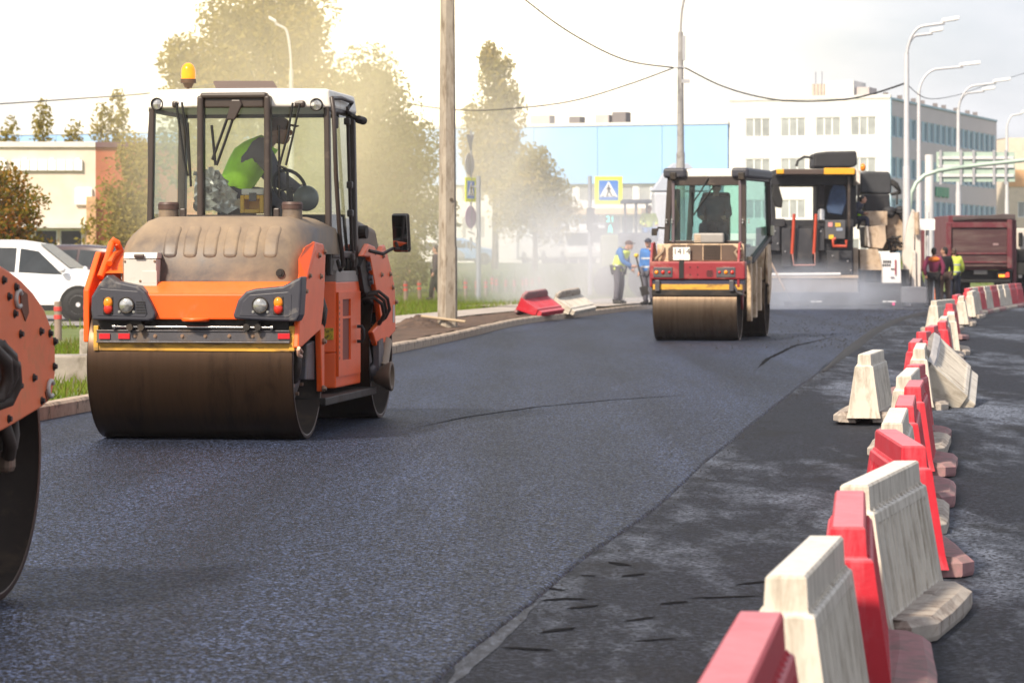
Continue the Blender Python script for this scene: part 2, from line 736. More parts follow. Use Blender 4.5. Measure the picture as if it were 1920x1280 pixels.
rj = random.Random(3)
fm = MB()
rows = []
yy = 1.0
while yy <= 94.0:
    a, b = KERB(yy), JOINT(yy) + 0.006 * noise.noise((0, yy * 2.3, 0)) + 0.008 * noise.noise((0, yy * 9.1, 4)) + 0.03 * noise.noise((3, yy * 0.3, 0))
    rows.append([Vector((a + (b - a) * k / 10, yy, 0.0)) for k in range(11)] + [Vector((b + 0.01, yy, -0.006)), Vector((b + 0.022 + 0.01 * noise.noise((5, yy * 4, 1)), yy, LOW - 0.006))])
    yy += 0.12 if yy < 40 else 0.4
fm.grid(rows)
struct(fm.build('fresh_road', M_FRESH, smooth=False))

# loose asphalt along the raw edge of the mat and over the strip
cr = MB()
rc = random.Random(5)


def lump(mb, c, r, rr):
    P = [Vector(c) + Vector((rr.uniform(0.6, 1.2) * r * dx, rr.uniform(0.6, 1.2) * r * dy, rr.uniform(0.4, 0.9) * r * dz)) for dx, dy, dz in ((1, 0, 0.1), (-0.5, 0.9, 0), (-0.5, -0.9, 0.1), (0.1, 0.1, 1))]
    mb.add(P, [(0, 1, 3), (1, 2, 3), (2, 0, 3), (2, 1, 0)])


for i in range(1500):
    y = 10 + 83 * rc.random() ** 0.7
    x = JOINT(y) + 0.03 + abs(rc.gauss(0, 0.03 + (0.5 if y > 45 else 0.05)))
    lump(cr, (x, y, LOW), rc.uniform(0.003, 0.010) * (0.8 + y / 45), rc)
for i in range(900):
    y = 12 + 85 * rc.random() ** 0.6
    x = JOINT(y) + rc.uniform(0.1, 5.5)
    lump(cr, (x, y, LOW), rc.uniform(0.002, 0.009) * (0.8 + y / 50), rc)
for i in range(700):
    y = 50 + 42 * rc.random()
    x = JOINT(y) - abs(rc.gauss(0, 1.2))
    lump(cr, (x, y, 0), rc.uniform(0.008, 0.022) * (1 + y / 90), rc)
cr.build('loose_asphalt', mat('asphalt_crumb', (0.028, 0.027, 0.028), 0.7), kind='stuff')

# raised ridge where the next lane's mat ends
rg = MB()
pts = []
for i in range(90):
    y = 40 + 51 * i / 89
    pts.append((JOINT(y) + 0.06 + 0.02 * noise.noise((0, y * 1.5, 3)), y, 0.0))
rows = []
for p in pts:
    k_ = smooth(40, 52, p[1])
    h = 0.002 + (0.012 + 0.014 * noise.noise((1, p[1] * 1.3, 0)) + 0.03 * smooth(48, 60, p[1])) * k_
    rows.append([Vector((p[0] - 0.02 - 0.06 * k_, p[1], 0.002)), Vector((p[0] - 0.02 * k_, p[1], h)), Vector((p[0] + 0.02 + 0.04 * k_, p[1], h * 0.7)), Vector((p[0] + 0.03 + 0.10 * k_, p[1], LOW + 0.002))])
rg.grid(rows)
struct(rg.build('asphalt_ridge', mat('ridge_asphalt', (0.012, 0.0115, 0.013), 0.8, bump=1.0, bscale=18, var=0.3, vscale=8), smooth=True))

# joint between two passes of the mat, and dark drag marks on the strip
M_SEAM = mat('seam_asphalt', (0.004, 0.004, 0.005), 0.9, spec=0.08, bump=0.8, bscale=30, var=0.3)


def ribbon(name, px, w, z, m_):
    P = [gp(a, b, z) for a, b in px]
    Q = []
    for i in range(len(P) - 1):
        for k in range(14):
            Q.append(P[i].lerp(P[i + 1], k / 14))
    Q.append(P[-1])
    r_ = MB()
    rows = []
    for i, p in enumerate(Q):
        t = (Q[min(i + 1, len(Q) - 1)] - Q[max(i - 1, 0)]).normalized()
        n_ = Vector((t.y, -t.x, 0))
        e = min(1.0, 4.0 * min(i, len(Q) - 1 - i) / len(Q) + 0.03)
        a = w * e * (0.7 + 0.6 * noise.noise((p.x * 3, p.y * 3, 0)))
        b = w * e * (0.7 + 0.6 * noise.noise((p.x * 3, p.y * 3, 9)))
        rows.append([p - n_ * a, p + n_ * b])
    r_.grid(rows)
    return struct(r_.build(name, m_))


ribbon('asphalt_seam', [(770, 803), (870, 782), (1000, 763), (1150, 749), (1262, 742), (1292, 740)], 0.028, 0.003, M_SEAM)
ribbon('asphalt_seam', [(1420, 690), (1440, 672), (1490, 648), (1570, 630)], 0.05, 0.003, M_SEAM)
M_PALE = mat('pale_slurry', (0.014, 0.016, 0.022), 0.7, var=0.5, vscale=40, dirt=(0.09, 0.105, 0.14), damt=0.42, dscale=26, dstretch=(1, 0.35, 1), bump=0.5, bscale=45)
ribbon('slurry_smear', [(840, 1285), (885, 1235), (940, 1180), (1010, 1128)], 0.06, LOW + 0.002, M_PALE)
for k, px_ in enumerate(([(1020, 1100), (1060, 1106)], [(1085, 1078), (1120, 1078)], [(1140, 1052), (1185, 1060)], [(1165, 1080), (1210, 1074)], [(1010, 1125), (1060, 1121), (1105, 1123)], [(1060, 1140), (1125, 1133)],
                         [(1010, 1186), (1080, 1175)], [(940, 1212), (1040, 1218)], [(1170, 1164), (1230, 1155)], [(1180, 1202), (1275, 1195)], [(1235, 1132), (1290, 1126)], [(1290, 1120), (1430, 1116)], [(1380, 1095), (1440, 1088)])):
    ribbon('drag_mark', px_, 0.035, LOW + 0.003, M_SEAM)

# verge
vg = MB()
rows = []
ts = [0.10, 0.6, 1.4, 3.0, 6, 10, 16, 26, 45, 80, 150]
for y in [0 + 2 * i for i in range(0, 100)] + [200 + 10 * i for i in range(0, 33)]:
    rows.append([Vector((KERB(y) - t, y, verge_z(t, y) - (0.03 if t < 0.3 else 0))) for t in ts])
vg.grid(rows)
struct(vg.build('verge', M_GRASS_SOIL))


def strip(name, m, y0, y1, t0, t1, dz, step=2.0, wob=0.0):
    s = MB()
    rows = []
    y = y0
    while y <= y1:
        w = wob * noise.noise((t0, y * 0.7, 2))
        w2 = wob * noise.noise((t1, y * 0.9, 7))
        rows.append([Vector((KERB(y) - (t0 + w + (t1 - t0 + w2 - w) * k / 4), y, verge_z(t0 + (t1 - t0) * k / 4, y) + dz + (0.03 * noise.noise((k * 3.1, y * 1.1, 0)) if wob else 0))) for k in range(5)])
        y += step
    s.grid(rows)
    return struct(s.build(name, m))


strip('soil_strip', M_SOIL, 42, 84, 0.15, 1.55, 0.012, 0.5, 0.12)
strip('footpath', M_PATH, 40, 120, 1.5, 3.05, 0.035, 1.0)
strip('paved_apron', M_PATH, 84, 118, 0.15, 4.2, 0.05, 1.0)
pl = MB()
pl.add([(-60, 60, 0.165), (-5.6, 60, 0.165), (-4.6, 69, 0.165), (-60, 92, 0.165)], [(0, 1, 2, 3)])
struct(pl.build('parking_lot', ground_mat('lot_asphalt', (0.20, 0.18, 0.17), (0.26, 0.24, 0.22), 0.8, 0.85, 0.2)))

# kerb: one stone after another
kerb_root = bpy.data.objects.new('kerb', None)
COL.objects.link(kerb_root)
struct(kerb_root)
kst = MB()
kst.add([(-0.07, 0, -0.2), (0.0, 0, -0.2), (0.0, 0, 0.115), (-0.025, 0, 0.14), (-0.15, 0, 0.14), (-0.15, 0, -0.2),
         (-0.07, 0.99, -0.2), (0.0, 0.99, -0.2), (0.0, 0.99, 0.115), (-0.025, 0.99, 0.14), (-0.15, 0.99, 0.14), (-0.15, 0.99, -0.2)],
        [(0, 1, 2, 3, 4, 5), (11, 10, 9, 8, 7, 6), (1, 7, 8, 2), (2, 8, 9, 3), (3, 9, 10, 4), (4, 10, 11, 5)])
kme = kst.mesh('kerbstone')
kme.materials.append(M_KERB)
y = 20.0
rk = random.Random(8)
while y < 122:
    x0 = KERB(y)
    for _ in range(3):
        y2 = y + 1.0 / math.hypot(1, (KERB(y + 1) - KERB(y)))
    x2 = KERB(y2)
    k = bpy.data.objects.new('kerbstone', kme)
    COL.objects.link(k)
    k.parent = kerb_root
    k.location = (x0 + rk.uniform(-0.003, 0.003), y, rk.uniform(-0.003, 0.003))
    k.rotation_euler = (rk.uniform(-0.002, 0.002), rk.uniform(-0.006, 0.006), -math.atan2(x2 - x0, y2 - y))
    y = y2
    if y > 100:
        pass

# grass
gr = MB()
rgq = random.Random(21)


def blades(n, fx, fy, h0, h1):
    for _ in range(n):
        y = fy()
        x = fx(y)
        t = KERB(y) - x
        if t < 0.2:
            continue
        if 45 < y < 120 and t < 3.1:
            continue
        if y > 59 and x < -5 and y < 90:
            continue
        z = verge_z(t, y) - 0.01
        h = rgq.uniform(h0, h1) * (0.7 + 0.6 * noise.noise((x * 0.7, y * 0.7, 0)) + 0.3)
        a = rgq.uniform(0, math.pi)
        w = rgq.uniform(0.008, 0.02)
        lx, ly = rgq.gauss(0, 0.35) * h, rgq.gauss(0, 0.35) * h
        c, s = math.cos(a) * w, math.sin(a) * w
        gr.m = 0 if rgq.random() < 0.72 else 1
        gr.add([(x - c, y - s, z), (x + c, y + s, z), (x + lx, y + ly, z + h)], [(0, 1, 2)])


blades(26000, lambda y: KERB(y) - rgq.uniform(0.2, 5.0), lambda: rgq.uniform(25, 60), 0.05, 0.16)
blades(42000, lambda y: KERB(y) - 3.0 - 11 * rgq.random() ** 1.3, lambda: rgq.uniform(58, 128), 0.06, 0.2)
blades(9000, lambda y: KERB(y) - 6.0 - 14 * rgq.random(), lambda: rgq.uniform(118, 176), 0.3, 0.8)
gr.m = 0
gr.build('grass', [leafmat('grass_blade', (0.11, 0.17, 0.02), (0.17, 0.23, 0.035), 0.4, 0.5), leafmat('dry_grass', (0.2, 0.18, 0.06), (0.15, 0.17, 0.05), 0.4, 0.5)], kind='stuff')

# soil heap by the concrete post
sp = MB()
rows = []
cx, cy = gp(800, 612, 0.14).x, gp(800, 612, 0.14).y
for i in range(25):
    r_ = []
    for j in range(25):
        u, v = (i - 12) / 12, (j - 12) / 12
        d = math.hypot(u, v)
        hgt = 0.24 * max(0, 1 - d) ** 0.8 + 0.07 * max(0, 1 - d * 0.9) * noise.noise((u * 5, v * 5, 1)) + 0.05 * max(0, 1 - d) * noise.noise((u * 14, v * 14, 2))
        r_.append(Vector((cx + u * 0.62 - 0.1, cy + v * 2.4, 0.13 + hgt)))
    rows.append(r_)
sp.grid(rows)
for i in range(170):
    a, d = rc.uniform(0, 6.28), rc.random() ** 0.6
    lump(sp, (cx - 0.1 + 0.6 * d * math.cos(a), cy + 2.3 * d * math.sin(a), 0.13 + 0.22 * (1 - d)), rc.uniform(0.02, 0.06), rc)
tag(sp.build('soil_heap', M_SOIL), 'low heap of dug brown soil beside the concrete post', 'soil heap')

# ------------------------------------------------------------------ trees
M_BARK = mat('bark', (0.11, 0.085, 0.06), 0.9, var=0.3, vscale=6, bump=0.6, bscale=20)
rt = random.Random(31)


def tree(name, label, base, h, blobs, nleaf, size, leaf, trunk_r=0.16, cat='tree', group=None, clump=0.5, lean=0.0, bare=0.25, stem_only=False, parts=('trunk', 'crown')):
    """blobs: (dx, dy, dz, rx, ry, rz) of the crown's masses, measured from the base"""
    t = thing(name, label, cat, base, 0, group)
    tr = MB()
    top = Vector((lean, 0, h * 0.8))
    mid = Vector((lean * 0.35, 0.1, h * 0.4))
    tr.tube([(0, 0, -0.15), (0.02, 0, h * 0.12), mid, (lean * 0.7, 0.0, h * 0.62), top], [trunk_r * 1.25, trunk_r, trunk_r * 0.72, trunk_r * 0.42, trunk_r * 0.12], 8)
    cl = []
    vol = sum(b[3] * b[4] * b[5] for b in blobs)
    for b in blobs:
        k = max(4, int(60 * b[3] * b[4] * b[5] / vol) + 3)
        for _ in range(k):
            while True:
                u = Vector((rt.uniform(-1, 1), rt.uniform(-1, 1), rt.uniform(-1, 1)))
                if 0.15 < u.length < 1:
                    break
            u *= 0.55 + 0.45 * rt.random() if u.length > 0.5 else 1
            c = Vector((b[0] + u.x * b[3], b[1] + u.y * b[4], b[2] + u.z * b[5]))
            cl.append((c, min(b[3], b[5]) * clump * rt.uniform(0.6, 1.25)))
    for c, r in cl[::3]:
        zz = max(0.12 * h, min(c.z * 0.75, h * 0.7))
        f = zz / h
        st = Vector((lean * f, 0, zz * 0.85))
        tr.tube([st, st.lerp(c, 0.5) + Vector((0, 0, -0.1)), c], [trunk_r * 0.3 * (1.1 - f), trunk_r * 0.16, trunk_r * 0.05], 5)
    tr.build(parts[0], M_BARK, t)
    cr_ = MB()
    wts = [r for c, r in cl]
    W = sum(w * w for w in wts)
    for c, r in cl:
        n = int(nleaf * 0.72 * r * r / W)
        tone = 0 if rt.random() < 0.62 else 1
        for _ in range(n):
            d = Vector((rt.gauss(0, 1), rt.gauss(0, 1), rt.gauss(0, 0.8)))
            d = d.normalized() * r * (rt.random() ** 0.45)
            p = c + d + Vector((0, 0, -0.15 * d.length))
            s = size * rt.uniform(0.6, 1.3)
            nrm = Vector((rt.gauss(0, 1), rt.gauss(0, 1), rt.gauss(0, 1) + 0.6)).normalized()
            a = nrm.orthogonal().normalized()
            a.rotate(Matrix.Rotation(rt.uniform(0, 6.28), 3, nrm))
            bb = nrm.cross(a)
            cr_.m = tone if rt.random() < 0.8 else 1 - tone
            cr_.add([p - a * s, p - bb * s * 0.5, p + a * s, p + bb * s * 0.5], [(0, 1, 2, 3)])
    for _ in range(int(nleaf * 0.28)):
        b = blobs[rt.randrange(len(blobs))]
        while True:
            u = Vector((rt.uniform(-1, 1), rt.uniform(-1, 1), rt.uniform(-1, 1)))
            if u.length < 1:
                break
        p = Vector((b[0] + u.x * b[3] * 1.1, b[1] + u.y * b[4] * 1.1, b[2] + u.z * b[5] * 1.1))
        s = size * rt.uniform(0.5, 1.2)
        nrm = Vector((rt.gauss(0, 1), rt.gauss(0, 1), rt.gauss(0, 1) + 0.6)).normalized()
        a = nrm.orthogonal().normalized()
        a.rotate(Matrix.Rotation(rt.uniform(0, 6.28), 3, nrm))
        bb = nrm.cross(a)
        cr_.m = rt.randrange(2)
        cr_.add([p - a * s, p - bb * s * 0.5, p + a * s, p + bb * s * 0.5], [(0, 1, 2, 3)])
    cr_.m = 0
    cr_.build(parts[1], list(leaf), t)
    return t


L_OLIVE = (leafmat('leaf_olive', (0.18, 0.155, 0.04), (0.27, 0.22, 0.065)), leafmat('leaf_olive_pale', (0.36, 0.29, 0.09), (0.26, 0.22, 0.06)))
L_GREEN = (leafmat('leaf_green', (0.085, 0.105, 0.032), (0.14, 0.15, 0.05)), leafmat('leaf_green_pale', (0.19, 0.19, 0.07), (0.13, 0.14, 0.045)))
L_GOLD = (leafmat('leaf_gold', (0.30, 0.24, 0.06), (0.22, 0.20, 0.05)), leafmat('leaf_straw', (0.40, 0.31, 0.09), (0.26, 0.23, 0.06)))
L_RUST = (leafmat('leaf_rust', (0.10, 0.11, 0.018), (0.20, 0.16, 0.025)), leafmat('leaf_red', (0.38, 0.15, 0.035), (0.24, 0.18, 0.03)))


def base_at(px, Y, t_ref=None):
    x = (px - CX) * Y / F
    return (x, Y, verge_z(max(0.2, KERB(Y) - x), Y))


tree('broad_tree', 'tall broad tree with an olive crown rising behind the orange roller cab', base_at(492, 122), 13.2,
     [(0, 0, 8.6, 2.9, 2.4, 3.0), (-2.2, 0.3, 7.2, 2.0, 1.7, 2.1), (2.2, -0.2, 6.9, 2.0, 1.8, 2.3), (0.2, 0, 4.6, 3.3, 2.2, 2.0), (1.4, 0.2, 11.0, 1.6, 1.4, 1.6), (-0.9, 0, 10.8, 1.6, 1.4, 1.6), (-3.1, 0, 8.9, 1.0, 0.9, 1.0), (0.5, 0, 12.5, 1.5, 1.2, 1.0), (-3.0, 0, 5.4, 1.3, 1.1, 1.4)], 30000, 0.14, L_OLIVE, 0.24)
tree('dense_tree', 'bushy grey green tree between the roller mirror and the concrete post', base_at(700, 112), 9.2,
     [(0, 0, 5.7, 2.0, 1.6, 2.5), (-1.3, 0, 3.8, 1.9, 1.5, 2.4), (1.0, 0.1, 3.3, 1.7, 1.4, 2.4), (0.0, 0, 1.7, 2.2, 1.5, 1.4), (-0.2, 0, 7.7, 1.2, 1.1, 1.3), (1.4, 0, 5.1, 1.1, 1.0, 1.3), (-1.6, 0, 6.3, 1.2, 1.0, 1.2)], 30000, 0.11, L_GREEN, 0.18)
tree('birch_tree', 'pale narrow birch rising behind the concrete post and road signs', base_at(928, 156), 11.2,
     [(0, 0, 7.6, 1.3, 1.1, 2.2), (0.3, 0, 5.6, 1.6, 1.3, 1.8), (1.1, 0, 4.2, 1.4, 1.2, 1.5), (0.15, 0, 9.4, 0.95, 0.8, 1.7), (-0.9, 0, 6.6, 0.9, 0.8, 1.5), (0.8, 0, 7.8, 0.8, 0.7, 1.5), (-0.3, 0, 10.6, 0.45, 0.4, 0.9)], 17000, 0.13, L_GOLD, 0.16, clump=0.6)
tree('hawthorn_tree', 'low spreading pale tree in front of the blue banded building', base_at(1003, 150), 6.4,
     [(0, 0, 3.9, 1.6, 1.4, 1.7), (-1.1, 0, 3.0, 1.2, 1.2, 1.5), (0.9, 0, 2.6, 1.2, 1.1, 1.3), (0.0, 0, 5.3, 0.8, 0.8, 0.9)], 8500, 0.12, L_GOLD, 0.13)
tree('maple_tree', 'young maple with reddening leaves behind the white car', base_at(18, 92), 4.3,
     [(0, 0, 2.7, 1.0, 0.9, 1.3), (-0.5, 0, 1.6, 1.1, 0.9, 0.9), (0.5, 0, 1.4, 0.8, 0.7, 0.9), (-0.2, 0, 3.6, 0.6, 0.6, 0.6)], 6500, 0.085, L_RUST, 0.10)
tree('brown_bush', 'tall olive brown bush beside the red brick wall', base_at(240, 108), 5.6,
     [(0, 0, 3.4, 1.1, 1.0, 1.9), (-0.5, 0, 1.8, 1.2, 1.0, 1.6), (0.5, 0, 2.0, 1.2, 1.0, 1.8), (0.3, 0, 4.8, 0.7, 0.7, 0.8)], 9500, 0.10, L_OLIVE, 0.11, cat='bush')
tree('low_bush', 'small bush under the windows of the brick building', base_at(150, 112), 1.9,
     [(0, 0, 0.9, 0.6, 0.5, 0.8), (0.4, 0, 0.6, 0.4, 0.4, 0.5)], 1500, 0.07, L_OLIVE, 0.05, cat='bush', parts=('stem', 'foliage'))
tree('thin_bush', 'thin dark bush under the round of the roller mirror', base_at(762, 104), 2.6,
     [(0, 0, 1.5, 0.5, 0.5, 0.9), (0.3, 0, 0.9, 0.5, 0.4, 0.7), (-0.3, 0, 0.6, 0.4, 0.4, 0.5)], 1500, 0.08, L_GREEN, 0.05, cat='bush', parts=('stem', 'foliage'))
for px, hh, lab in ((80, 9.2, 'golden sapling over the middle of the brick roof'), (20, 8.2, 'leftmost thin sapling over the brick roof'), (138, 8.0, 'wispy sapling over the square white sign'), (190, 9.0, 'thin sapling over the corner of the brick roof'), (222, 9.8, 'tallest golden sapling above the red side wall')):
    tree('sapling', lab, base_at(px, 158), hh,
         [(0, 0, hh * 0.55, 0.85, 0.8, hh * 0.22), (0, 0, hh * 0.8, 0.5, 0.5, hh * 0.14), (0.2, 0, hh * 0.4, 1.1, 0.8, 1.2)], 3400, 0.13, L_GOLD, 0.08, group='saplings behind the brick building', clump=0.7)
# ------------------------------------------------------------------ buildings
M_WHITEWALL = mat('white_render', (0.70, 0.69, 0.67), 0.8, var=0.05, vscale=0.4)
M_SHADEWALL = mat('shaded_wall', (0.56, 0.52, 0.56), 0.8, var=0.06, vscale=0.4)  # white wall on the shaded side, its lilac shade put into the colour
M_BLUEBAND = mat('blue_cladding', (0.30, 0.50, 0.82), 0.55, var=0.06, vscale=0.3)
M_BLUEFRAME = mat('blue_frame', (0.36, 0.52, 0.64), 0.6, var=0.06)
M_WINFRAME = mat('window_frame_white', (0.78, 0.78, 0.78), 0.6, var=0.04)
M_PANE_PALE = mat('bright_reflection_pane', (0.34, 0.36, 0.36), 0.12, var=0.35, vscale=0.6)  # whitish reflection in the glass put into the pane colour
M_PANE_BLUE = mat('blue_pane', (0.16, 0.24, 0.32), 0.08, var=0.4, vscale=0.5)
M_PANE_DARK = mat('dark_pane', (0.035, 0.03, 0.03), 0.08, var=0.4)
M_ROOF = mat('roof_felt', (0.25, 0.24, 0.24), 0.9)


class Facade:
    """a wall along ux from P0 with window openings cut through it; outward normal n"""

    def __init__(self, P0, ux, n):
        self.P0, self.u, self.n = Vector(P0), Vector(ux).normalized(), Vector(n).normalized()

    def at(self, a, z, out=0.0):
        p = self.P0 + self.u * a + self.n * out
        return Vector((p.x, p.y, z))

    def wall(self, mb, a0, a1, z0, z1, holes, depth=0.18):
        xs = sorted({a0, a1} | {h[0] for h in holes} | {h[1] for h in holes})
        zs = sorted({z0, z1} | {h[2] for h in holes} | {h[3] for h in holes})
        hs = [tuple(h) for h in holes]
        for i in range(len(xs) - 1):
            for j in range(len(zs) - 1):
                ca, cz = (xs[i] + xs[i + 1]) / 2, (zs[j] + zs[j + 1]) / 2
                if any(h[0] < ca < h[1] and h[2] < cz < h[3] for h in hs):
                    continue
                mb.add([self.at(xs[i], zs[j]), self.at(xs[i + 1], zs[j]), self.at(xs[i + 1], zs[j + 1]), self.at(xs[i], zs[j + 1])], [(0, 1, 2, 3)])
        for h in hs:
            c = [(h[0], h[2]), (h[1], h[2]), (h[1], h[3]), (h[0], h[3])]
            for k in range(4):
                a, b = c[k], c[(k + 1) % 4]
                mb.add([self.at(*a), self.at(*b), self.at(*b, -depth), self.at(*a, -depth)], [(0, 1, 2, 3)])

    def bar(self, mb, a0, a1, z0, z1, o0, o1):
        P = [self.at(a, z, o) for o in (o0, o1) for (a, z) in ((a0, z0), (a1, z0), (a1, z1), (a0, z1))]
        mb.add(P, [(0, 1, 2, 3), (7, 6, 5, 4), (0, 4, 5, 1), (1, 5, 6, 2), (2, 6, 7, 3), (3, 7, 4, 0)])

    def window(self, h, nm, parent, mframe, mpane, fr=0.08, mull=0.07, cross=None):
        """a frame with its mullions and, behind it, one pane per light"""
        a0, a1, z0, z1 = h
        f = MB()
        w = (a1 - a0)
        self.bar(f, a0 + .005, a0 + fr, z0 + .005, z1 - .005, -0.14, -0.05)
        self.bar(f, a1 - fr, a1 - .005, z0 + .005, z1 - .005, -0.14, -0.05)
        self.bar(f, a0 + fr, a1 - fr, z0 + .005, z0 + fr, -0.14, -0.05)
        self.bar(f, a0 + fr, a1 - fr, z1 - fr, z1 - .005, -0.14, -0.05)
        step = (w - 2 * fr) / nm
        for k in range(1, nm):
            self.bar(f, a0 + fr + step * k - mull / 2, a0 + fr + step * k + mull / 2, z0 + fr, z1 - fr, -0.138, -0.055)
        if cross:
            self.bar(f, a0 + fr, a1 - fr, z0 + (z1 - z0) * cross - mull / 2, z0 + (z1 - z0) * cross + mull / 2, -0.136, -0.06)
        wo = f.build('window', mframe, parent)
        for k in range(nm):
            p = MB()
            b0 = a0 + fr + step * k
            p.add([self.at(b0, z0 + .02, -0.10), self.at(b0 + step, z0 + .02, -0.10), self.at(b0 + step, z1 - .02, -0.10), self.at(b0, z1 - .02, -0.10)], [(0, 1, 2, 3)])
            p.build('pane', mpane, wo)
        return wo


# white office block: its corner towards us, a white front and a long side with blue window bands
CORN = Vector((28.1, 230, 0))
SDIR = Vector((13.9, 38, 0)).normalized()
FDIR = Vector((-SDIR.y, SDIR.x, 0))
side_n, front_n = Vector((SDIR.y, -SDIR.x, 0)), -SDIR
GZ = 1.0
HT = 13.4
office = thing('office_block', 'white four storey office block with blue banded side windows behind the dump truck', 'building', (0, 0, 0))
S = Facade(CORN, SDIR, side_n)
zr = [(10.65, 12.2), (7.6, 9.15), (4.5, 6.05), (1.7, 3.1)]
sw = []
n_side = 18
for (z0, z1) in zr:
    for k in range(n_side):
        a = 0.55 + k * 2.17
        sw.append((a, a + 1.55, z0, z1))
w = MB()
S.wall(w, 0, 40.4, GZ, HT, sw, 0.2)
w.build('wall', M_SHADEWALL, office, label='side wall with its lilac shade in the colour')
for (z0, z1) in zr:                                    # blue infill between the windows of each band
    for k in range(n_side + 1):
        a0 = 0.55 + k * 2.17 - 0.62 + 0.02
        b = MB()
        S.bar(b, max(0.02, a0), a0 + 0.58, z0, z1, 0.0, 0.05)
        b.build('panel', M_BLUEFRAME, office)
for h in sw:
    S.window(h, 2, office, M_BLUEFRAME, M_PANE_BLUE, 0.1, 0.12)
FR = Facade(CORN, FDIR, front_n)
fw = []
for (z0, z1) in zr[:3] + [(1.7, 3.1)]:
    for a in (1.05, 3.75, 6.45, 9.2):
        fw.append((a, a + 1.95, z0 + 0.05, z1 - 0.05))
w = MB()
FR.wall(w, 0, 12.4, GZ, HT + 0.1, fw, 0.2)
FR.bar(w, -0.05, 12.4, HT + 0.1, HT + 0.35, -0.3, 0.06)
w.build('wall', M_WHITEWALL, office, label='white front wall')
for h in fw:
    FR.window(h, 3, office, M_WINFRAME, M_PANE_PALE, 0.07, 0.09)
b = MB()
S.bar(b, 0.02, 40.4, HT, HT + 0.16, -0.35, 0.08)
S.bar(b, -0.02, 0.28, GZ, HT, 0.0, 0.08)
b.build('parapet', M_BLUEFRAME, office, label='thin blue edge along the roof and corner')
r = MB()
P = [S.at(0, HT - .05), S.at(40.4, HT - .05), S.at(40.4, HT - .05) + FDIR * 12.4, S.at(0, HT - .05) + FDIR * 12.4]
r.prism(P, (0, 0, 0.04))
r.build('roof', M_ROOF, office)
e = MB()
e.add([S.at(40.4, GZ), S.at(40.4, GZ) + FDIR * 12.4, S.at(40.4, HT) + FDIR * 12.4, S.at(40.4, HT)], [(0, 1, 2, 3)])
e.build('wall', M_SHADEWALL, office)
ph = MB()
q0 = FR.at(2.6, 0, -8)


def roofbox(mb, a0, a1, d0, d1, z0, z1):
    P = [FR.at(a0, z0, -d0), FR.at(a1, z0, -d0), FR.at(a1, z0, -d1), FR.at(a0, z0, -d1)]
    mb.prism(P, (0, 0, z1 - z0))


roofbox(ph, 4.0, 6.2, 5, 9, HT, HT + 1.75)
ph.build('stair_tower', M_WHITEWALL, office)
ph = MB()
roofbox(ph, 2.9, 3.95, 5.5, 8, HT, HT + 1.25)
ph.build('vent_housing', mat('vent_grey', (0.5, 0.45, 0.43), 0.8), office)
ph = MB()
for k in range(4):
    p = FR.at(6.45 + 0.27 * k, HT, -5.5)
    ph.cyl(p, p + V(0, 0, 1.55), 0.11)
ph.build('flue', mat('flue_tan', (0.55, 0.45, 0.36), 0.7), office)
ph = MB()
for k in range(2):
    p = FR.at(6.6 + 0.5 * k, HT + 1.5, -5.5)
    ph.cyl(p, p + V(0, 0, 1.0), 0.04, n=6)
ph.build('aerial', mat('aerial_metal', (0.3, 0.3, 0.35), 0.5), office)
for k in range(9):
    rv = MB()
    p = S.at(2 + k * 4.1 + (k * 37 % 5) * .3, HT + 0.1, -0.8)
    rv.box(p + V(0, 0, 0.3), (0.35, 0.4, 0.45))
    rv.build('roof_vent', mat('vent_dark', (0.2, 0.18, 0.18), 0.8), office)
gsb = MB()
for k in range(6):                                     # the green lettering over the shop, too far off to read
    a = 15.5 + k * 0.83
    S.bar(gsb, a, a + 0.62, 6.5, 7.25, 0.05, 0.14)
    if k % 2:
        S.bar(gsb, a + 0.12, a + 0.5, 6.42, 6.5, 0.05, 0.13)
gsb.build('shop_sign', mat('sign_green', (0.02, 0.30, 0.20), 0.5), office, label='green shop lettering on the side wall')
aw = MB()
S.bar(aw, 8.0, 26.0, 3.35, 3.75, 0.05, 0.9)
aw.build('canopy', mat('shop_canopy', (0.10, 0.30, 0.62), 0.6), office, label='blue shop canopy')

# blue banded factory hall running on to the left
hall = thing('factory_hall', 'long factory hall with a pale blue cladding band over white framed windows', 'building')
FH = Facade(CORN, FDIR, front_n)
hw = []
for k in range(27):
    a = 12.75 + k * 2.42
    hw.append((a, a + 2.05, 5.95, 7.15))
    hw.append((a, a + 2.05, 3.1, 4.9))
w = MB()
FH.wall(w, 12.4, 96, 0.6, 7.3, hw, 0.2)
w.build('wall', M_WHITEWALL, hall)
for i, h in enumerate(hw):
    FH.window(h, 2, hall, M_WINFRAME, M_PANE_PALE if i % 7 else M_PANE_BLUE, 0.08, 0.14, 0.45 if i % 5 == 0 else None)
a = 12.45
while a < 96:
    p = MB()
    FH.bar(p, a + 0.012, min(a + 5.18, 96), 7.3, 11.75, -0.15, 0.22)
    p.build('cladding_panel', M_BLUEBAND, hall)
    a += 5.2
p = MB()
FH.bar(p, 12.42, 96, 11.75, 11.98, -0.6, 0.3)
p.build('parapet', M_WHITEWALL, hall)
p = MB()
P = [FH.at(12.4, 11.6, -0.2), FH.at(96, 11.6, -0.2), FH.at(96, 11.6, -25), FH.at(12.4, 11.6, -25)]
p.prism(P, (0, 0, 0.1))
p.build('roof', M_ROOF, hall)
